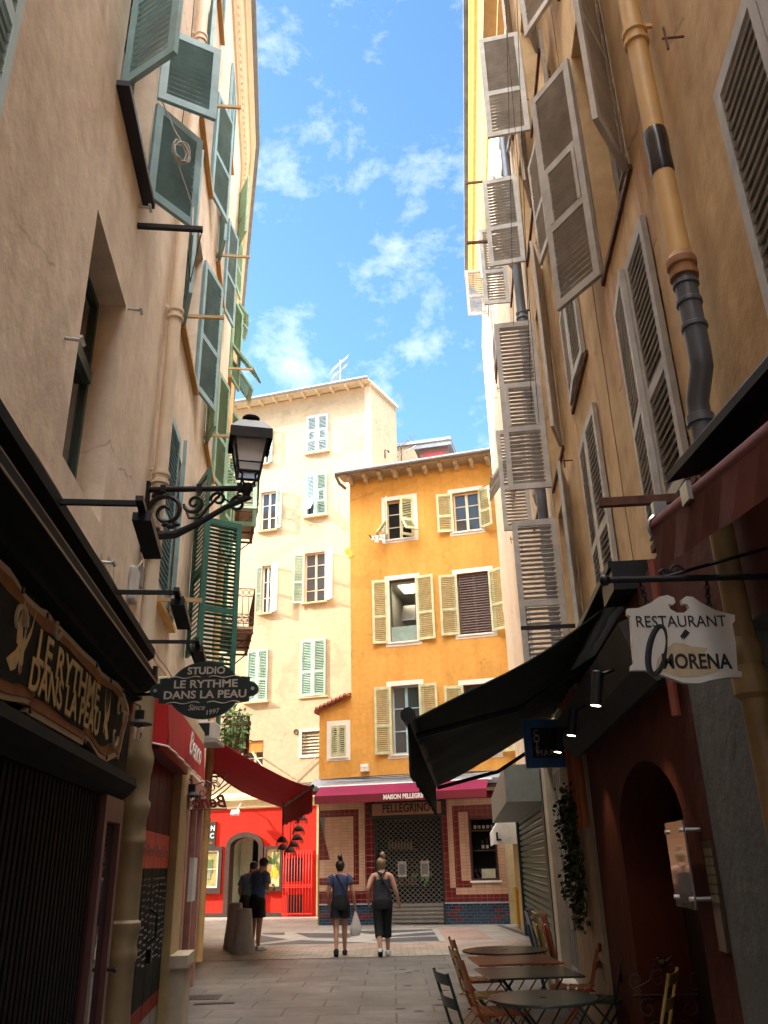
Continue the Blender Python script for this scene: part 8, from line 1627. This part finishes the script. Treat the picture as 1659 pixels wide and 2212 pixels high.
mb = MB(); torso(mb, [(1.0, 0.155, 0.118, 0), (0.93, 0.178, 0.142, 0), (0.86, 0.192, 0.150, -0.005), (0.78, 0.186, 0.138, -0.005)])
for n in 'lr': trouser(mb, J['hip' + n][0], J['kn' + n][0], J['an' + n][0], 1.45, 0.112, 0.085, 0.082)
mb.build('cropped_trousers', BLK, W2, M)
for n in 'lr': shoe(W2, M, J['an' + n][0], J['to' + n][0], SHOE, SOLE if n == 'l' else SHOE, 'trainer')
# man with a phone
P = at_z(552, 2054, 0)
arms = {'l': ((-0.21, 0.03, 1.08), (-0.10, 0.24, 1.02)), 'r': ((0.225, 0.05, 1.09), (0.12, 0.28, 1.06))}
legs = {'l': ((-0.09, 0.02, 0.47), (-0.09, -0.01, 0.085), (-0.10, 0.13, 0.03)), 'r': ((0.09, 0.0, 0.47), (0.095, -0.03, 0.085), (0.12, 0.11, 0.03))}
M1, M, J = person(P.x, P.y, -38, 'man in a blue T-shirt and black shorts looking down at a phone', arms, legs, SKIN, 0.14, 1.08, (0.0, 0.05))
hair_cap(M1, M, J, HAIR_D, False, short=True)
mb = MB(); torso(mb, [(0.86, 0.165, 0.125, 0), (0.95, 0.165, 0.125, 0), (1.08, 0.165, 0.118, 0), (1.2, 0.180, 0.122, 0), (1.3, 0.192, 0.115, 0), (1.37, 0.165, 0.09, 0), (1.415, 0.08, 0.072, 0.005)], 0.14)
for n in 'lr': sleeve(mb, J['sh' + n][0], J['el' + n][0], 0.62, 0.082, 0.085)
ts = mb.build('t_shirt', BLU, M1, M)
mb = MB()
for sg in (-1, 1):
    for k_ in range(4): mb.tube([(0, -0.075 - 0.003 * k_, 1.32 - 0.03 * k_), (sg * 0.05, -0.073, 1.30 - 0.04 * k_), (sg * (0.10 - 0.01 * k_), -0.055, 1.22 - 0.05 * k_)], 0.006, 4)
mb.build('shirt_print', TEAL, ts, M)
mb = MB(); torso(mb, [(1.0, 0.14, 0.11, 0), (0.92, 0.168, 0.13, 0), (0.85, 0.178, 0.135, 0), (0.78, 0.17, 0.125, 0)])
for n in 'lr': trouser(mb, J['hip' + n][0], J['kn' + n][0], J['an' + n][0], 0.72, 0.108, 0.115, 0)
mb.build('shorts', BLK, M1, M)
for n in 'lr': shoe(M1, M, J['an' + n][0], J['to' + n][0], SHOE, SHOE, 'trainer')
ph = M @ (Vector(J['par'][0]) + Vector((-0.04, 0.06, 0.02))); mb = MB(); mb.t = RX(R(-40)); mb.box(-0.036, 0.036, -0.005, 0.005, -0.07, 0.07); bevel(mb.build('mobile_phone', mat('pale_phone', (0.55, 0.52, 0.48), 0.3), None, T(*ph) @ RZ(R(-38)), 'pale mobile phone in the hands of the man in blue', 'phone'), 0.004)
# second man, half hidden behind the first
P = at_z(518, 2046, 0)
arms = {'l': ((-0.225, 0.0, 1.08), (-0.20, 0.12, 0.86)), 'r': ((0.22, 0.05, 1.09), (0.14, 0.25, 1.0))}
M2, M, J = person(P.x + 0.12, P.y, -30, 'man in a pale blue T-shirt half hidden behind the man with the phone', arms, legs, SKIN, 0.16, 1.04, (0.03, 0.06))
hair_cap(M2, M, J, HAIR_D, False, short=True)
mb = MB(); torso(mb, [(0.90, 0.165, 0.12, 0), (1.08, 0.162, 0.116, 0), (1.2, 0.178, 0.12, 0), (1.3, 0.190, 0.112, 0), (1.37, 0.16, 0.09, 0), (1.415, 0.08, 0.072, 0.005)], 0.16)
for n in 'lr': sleeve(mb, J['sh' + n][0], J['el' + n][0], 0.66, 0.08, 0.083)
mb.build('t_shirt', LBL, M2, M)
mb = MB(); torso(mb, [(1.0, 0.14, 0.11, 0), (0.92, 0.168, 0.13, 0), (0.85, 0.178, 0.135, 0), (0.78, 0.17, 0.125, 0)])
for n in 'lr': trouser(mb, J['hip' + n][0], J['kn' + n][0], J['an' + n][0], 0.85, 0.108, 0.115, 0)
mb.build('shorts', mat('dark_brown_shorts', (0.03, 0.022, 0.018), 0.85), M2, M)
for n in 'lr': shoe(M2, M, J['an' + n][0], J['to' + n][0], BLK, SOLE, 'trainer')
mb = MB(); c = Vector(J['skull'][0]); mb.tube([(c.x - 0.09, c.y + 0.0, c.z + 0.06), (c.x, c.y + 0.07, c.z + 0.095), (c.x + 0.09, c.y + 0.0, c.z + 0.06)], 0.008, 5); mb.build('sunglasses', BLACKM, M2, M)

# ================================================================ ONE MESH PER PIECE
def split_pieces(o, gap, name):
    """give every separate piece of a mesh part an object of its own under the same parent"""
    me = o.data; n = len(me.vertices); par = list(range(n))
    def find(i):
        while par[i] != i: par[i] = par[par[i]]; i = par[i]
        return i
    for p in me.polygons:
        a = find(p.vertices[0])
        for v in p.vertices[1:]:
            b = find(v)
            if b != a: par[b] = a
    isl = {}
    for i in range(n): isl.setdefault(find(i), []).append(i)
    boxes = []
    for k, vs_ in isl.items():
        co = [me.vertices[i].co for i in vs_]
        boxes.append([k, [min(c[j] for c in co) - gap for j in range(3)], [max(c[j] for c in co) + gap for j in range(3)]])
    gp_ = {b[0]: b[0] for b in boxes}
    def gf(k):
        while gp_[k] != k: k = gp_[k]
        return k
    for i in range(len(boxes)):
        for j in range(i):
            if all(boxes[i][1][q] <= boxes[j][2][q] and boxes[j][1][q] <= boxes[i][2][q] for q in range(3)):
                a, b = gf(boxes[i][0]), gf(boxes[j][0])
                if a != b: gp_[a] = b
    groups = {}
    for p in me.polygons: groups.setdefault(gf(find(p.vertices[0])), []).append(p)
    if len(groups) < 2: o.name = name; return
    parent = o.parent; M = WM[o]
    for polys in groups.values():
        used = sorted({v for p in polys for v in p.vertices}); ix = {v: i for i, v in enumerate(used)}
        m2 = bpy.data.meshes.new(name); m2.from_pydata([tuple(me.vertices[v].co) for v in used], [], [[ix[v] for v in p.vertices] for p in polys])
        for m in me.materials: m2.materials.append(m)
        m2.polygons.foreach_set('material_index', [p.material_index for p in polys]); m2.polygons.foreach_set('use_smooth', [p.use_smooth for p in polys]); m2.update()
        q = bpy.data.objects.new(name, m2); place(q, M, parent)
        for key in ('label', 'category', 'group'):
            if key in o: q[key] = o[key]
        for md in o.modifiers:
            if md.type == 'BEVEL': bevel(q, md.width, md.segments)
    bpy.data.objects.remove(o)
SPLIT = {'bracket': (0.02, 'bracket'), 'glazed_tiles': (0.2, 'tile_panel'), 'repair_patch': (0.1, 'repair_patch'), 'scroll': (0.02, 'scroll'), 'brackets': (0.03, 'eave_bracket'), 'rafter_ends': (0.05, 'rafter_end'), 'shutter_frame': (0.2, 'shutter_frame'),
         'bottles': (0.01, 'bottle'), 'shutter_hook': (0.02, 'shutter_hook'), 'stud': (0.01, 'stud'), 'screw': (0.005, 'screw'), 'bolt': (0.005, 'bolt'), 'clamp': (0.05, 'clamp'), 'flourish': (0.02, 'flourish'), 'scroll_bracket': (0.02, 'scroll_bracket'), 'stone_jamb': (0.02, 'stone_jamb'), 'tile_ledge': (0.05, 'tile_ledge'), 'gate_opening': (0.05, 'gate_opening'), 'plinth': (0.05, 'plinth'), 'shop_back': (0.2, 'shop_back'), 'clothes_line_bar': (0.1, 'clothes_line_bar'), 'bottle_picture': (0.02, 'bottle_picture'), 'jambs': (0.05, 'door_jamb')}
for o in [x for x in bpy.data.objects if x.type == 'MESH' and x.name.split('.')[0] in SPLIT and x.users_collection]:
    gap, nm = SPLIT[o.name.split('.')[0]]; split_pieces(o, gap, nm)

for me in {o.data for o in bpy.data.objects if o.type == 'MESH'}:      # rounded shapes shade smooth, their collars and rims stay crisp
    if any(p.use_smooth for p in me.polygons):
        flat = [not p.use_smooth for p in me.polygons]
        try: me.set_sharp_from_angle(angle=R(38))
        except Exception: pass
        for p, f_ in zip(me.polygons, flat):
            if f_: p.use_smooth = False
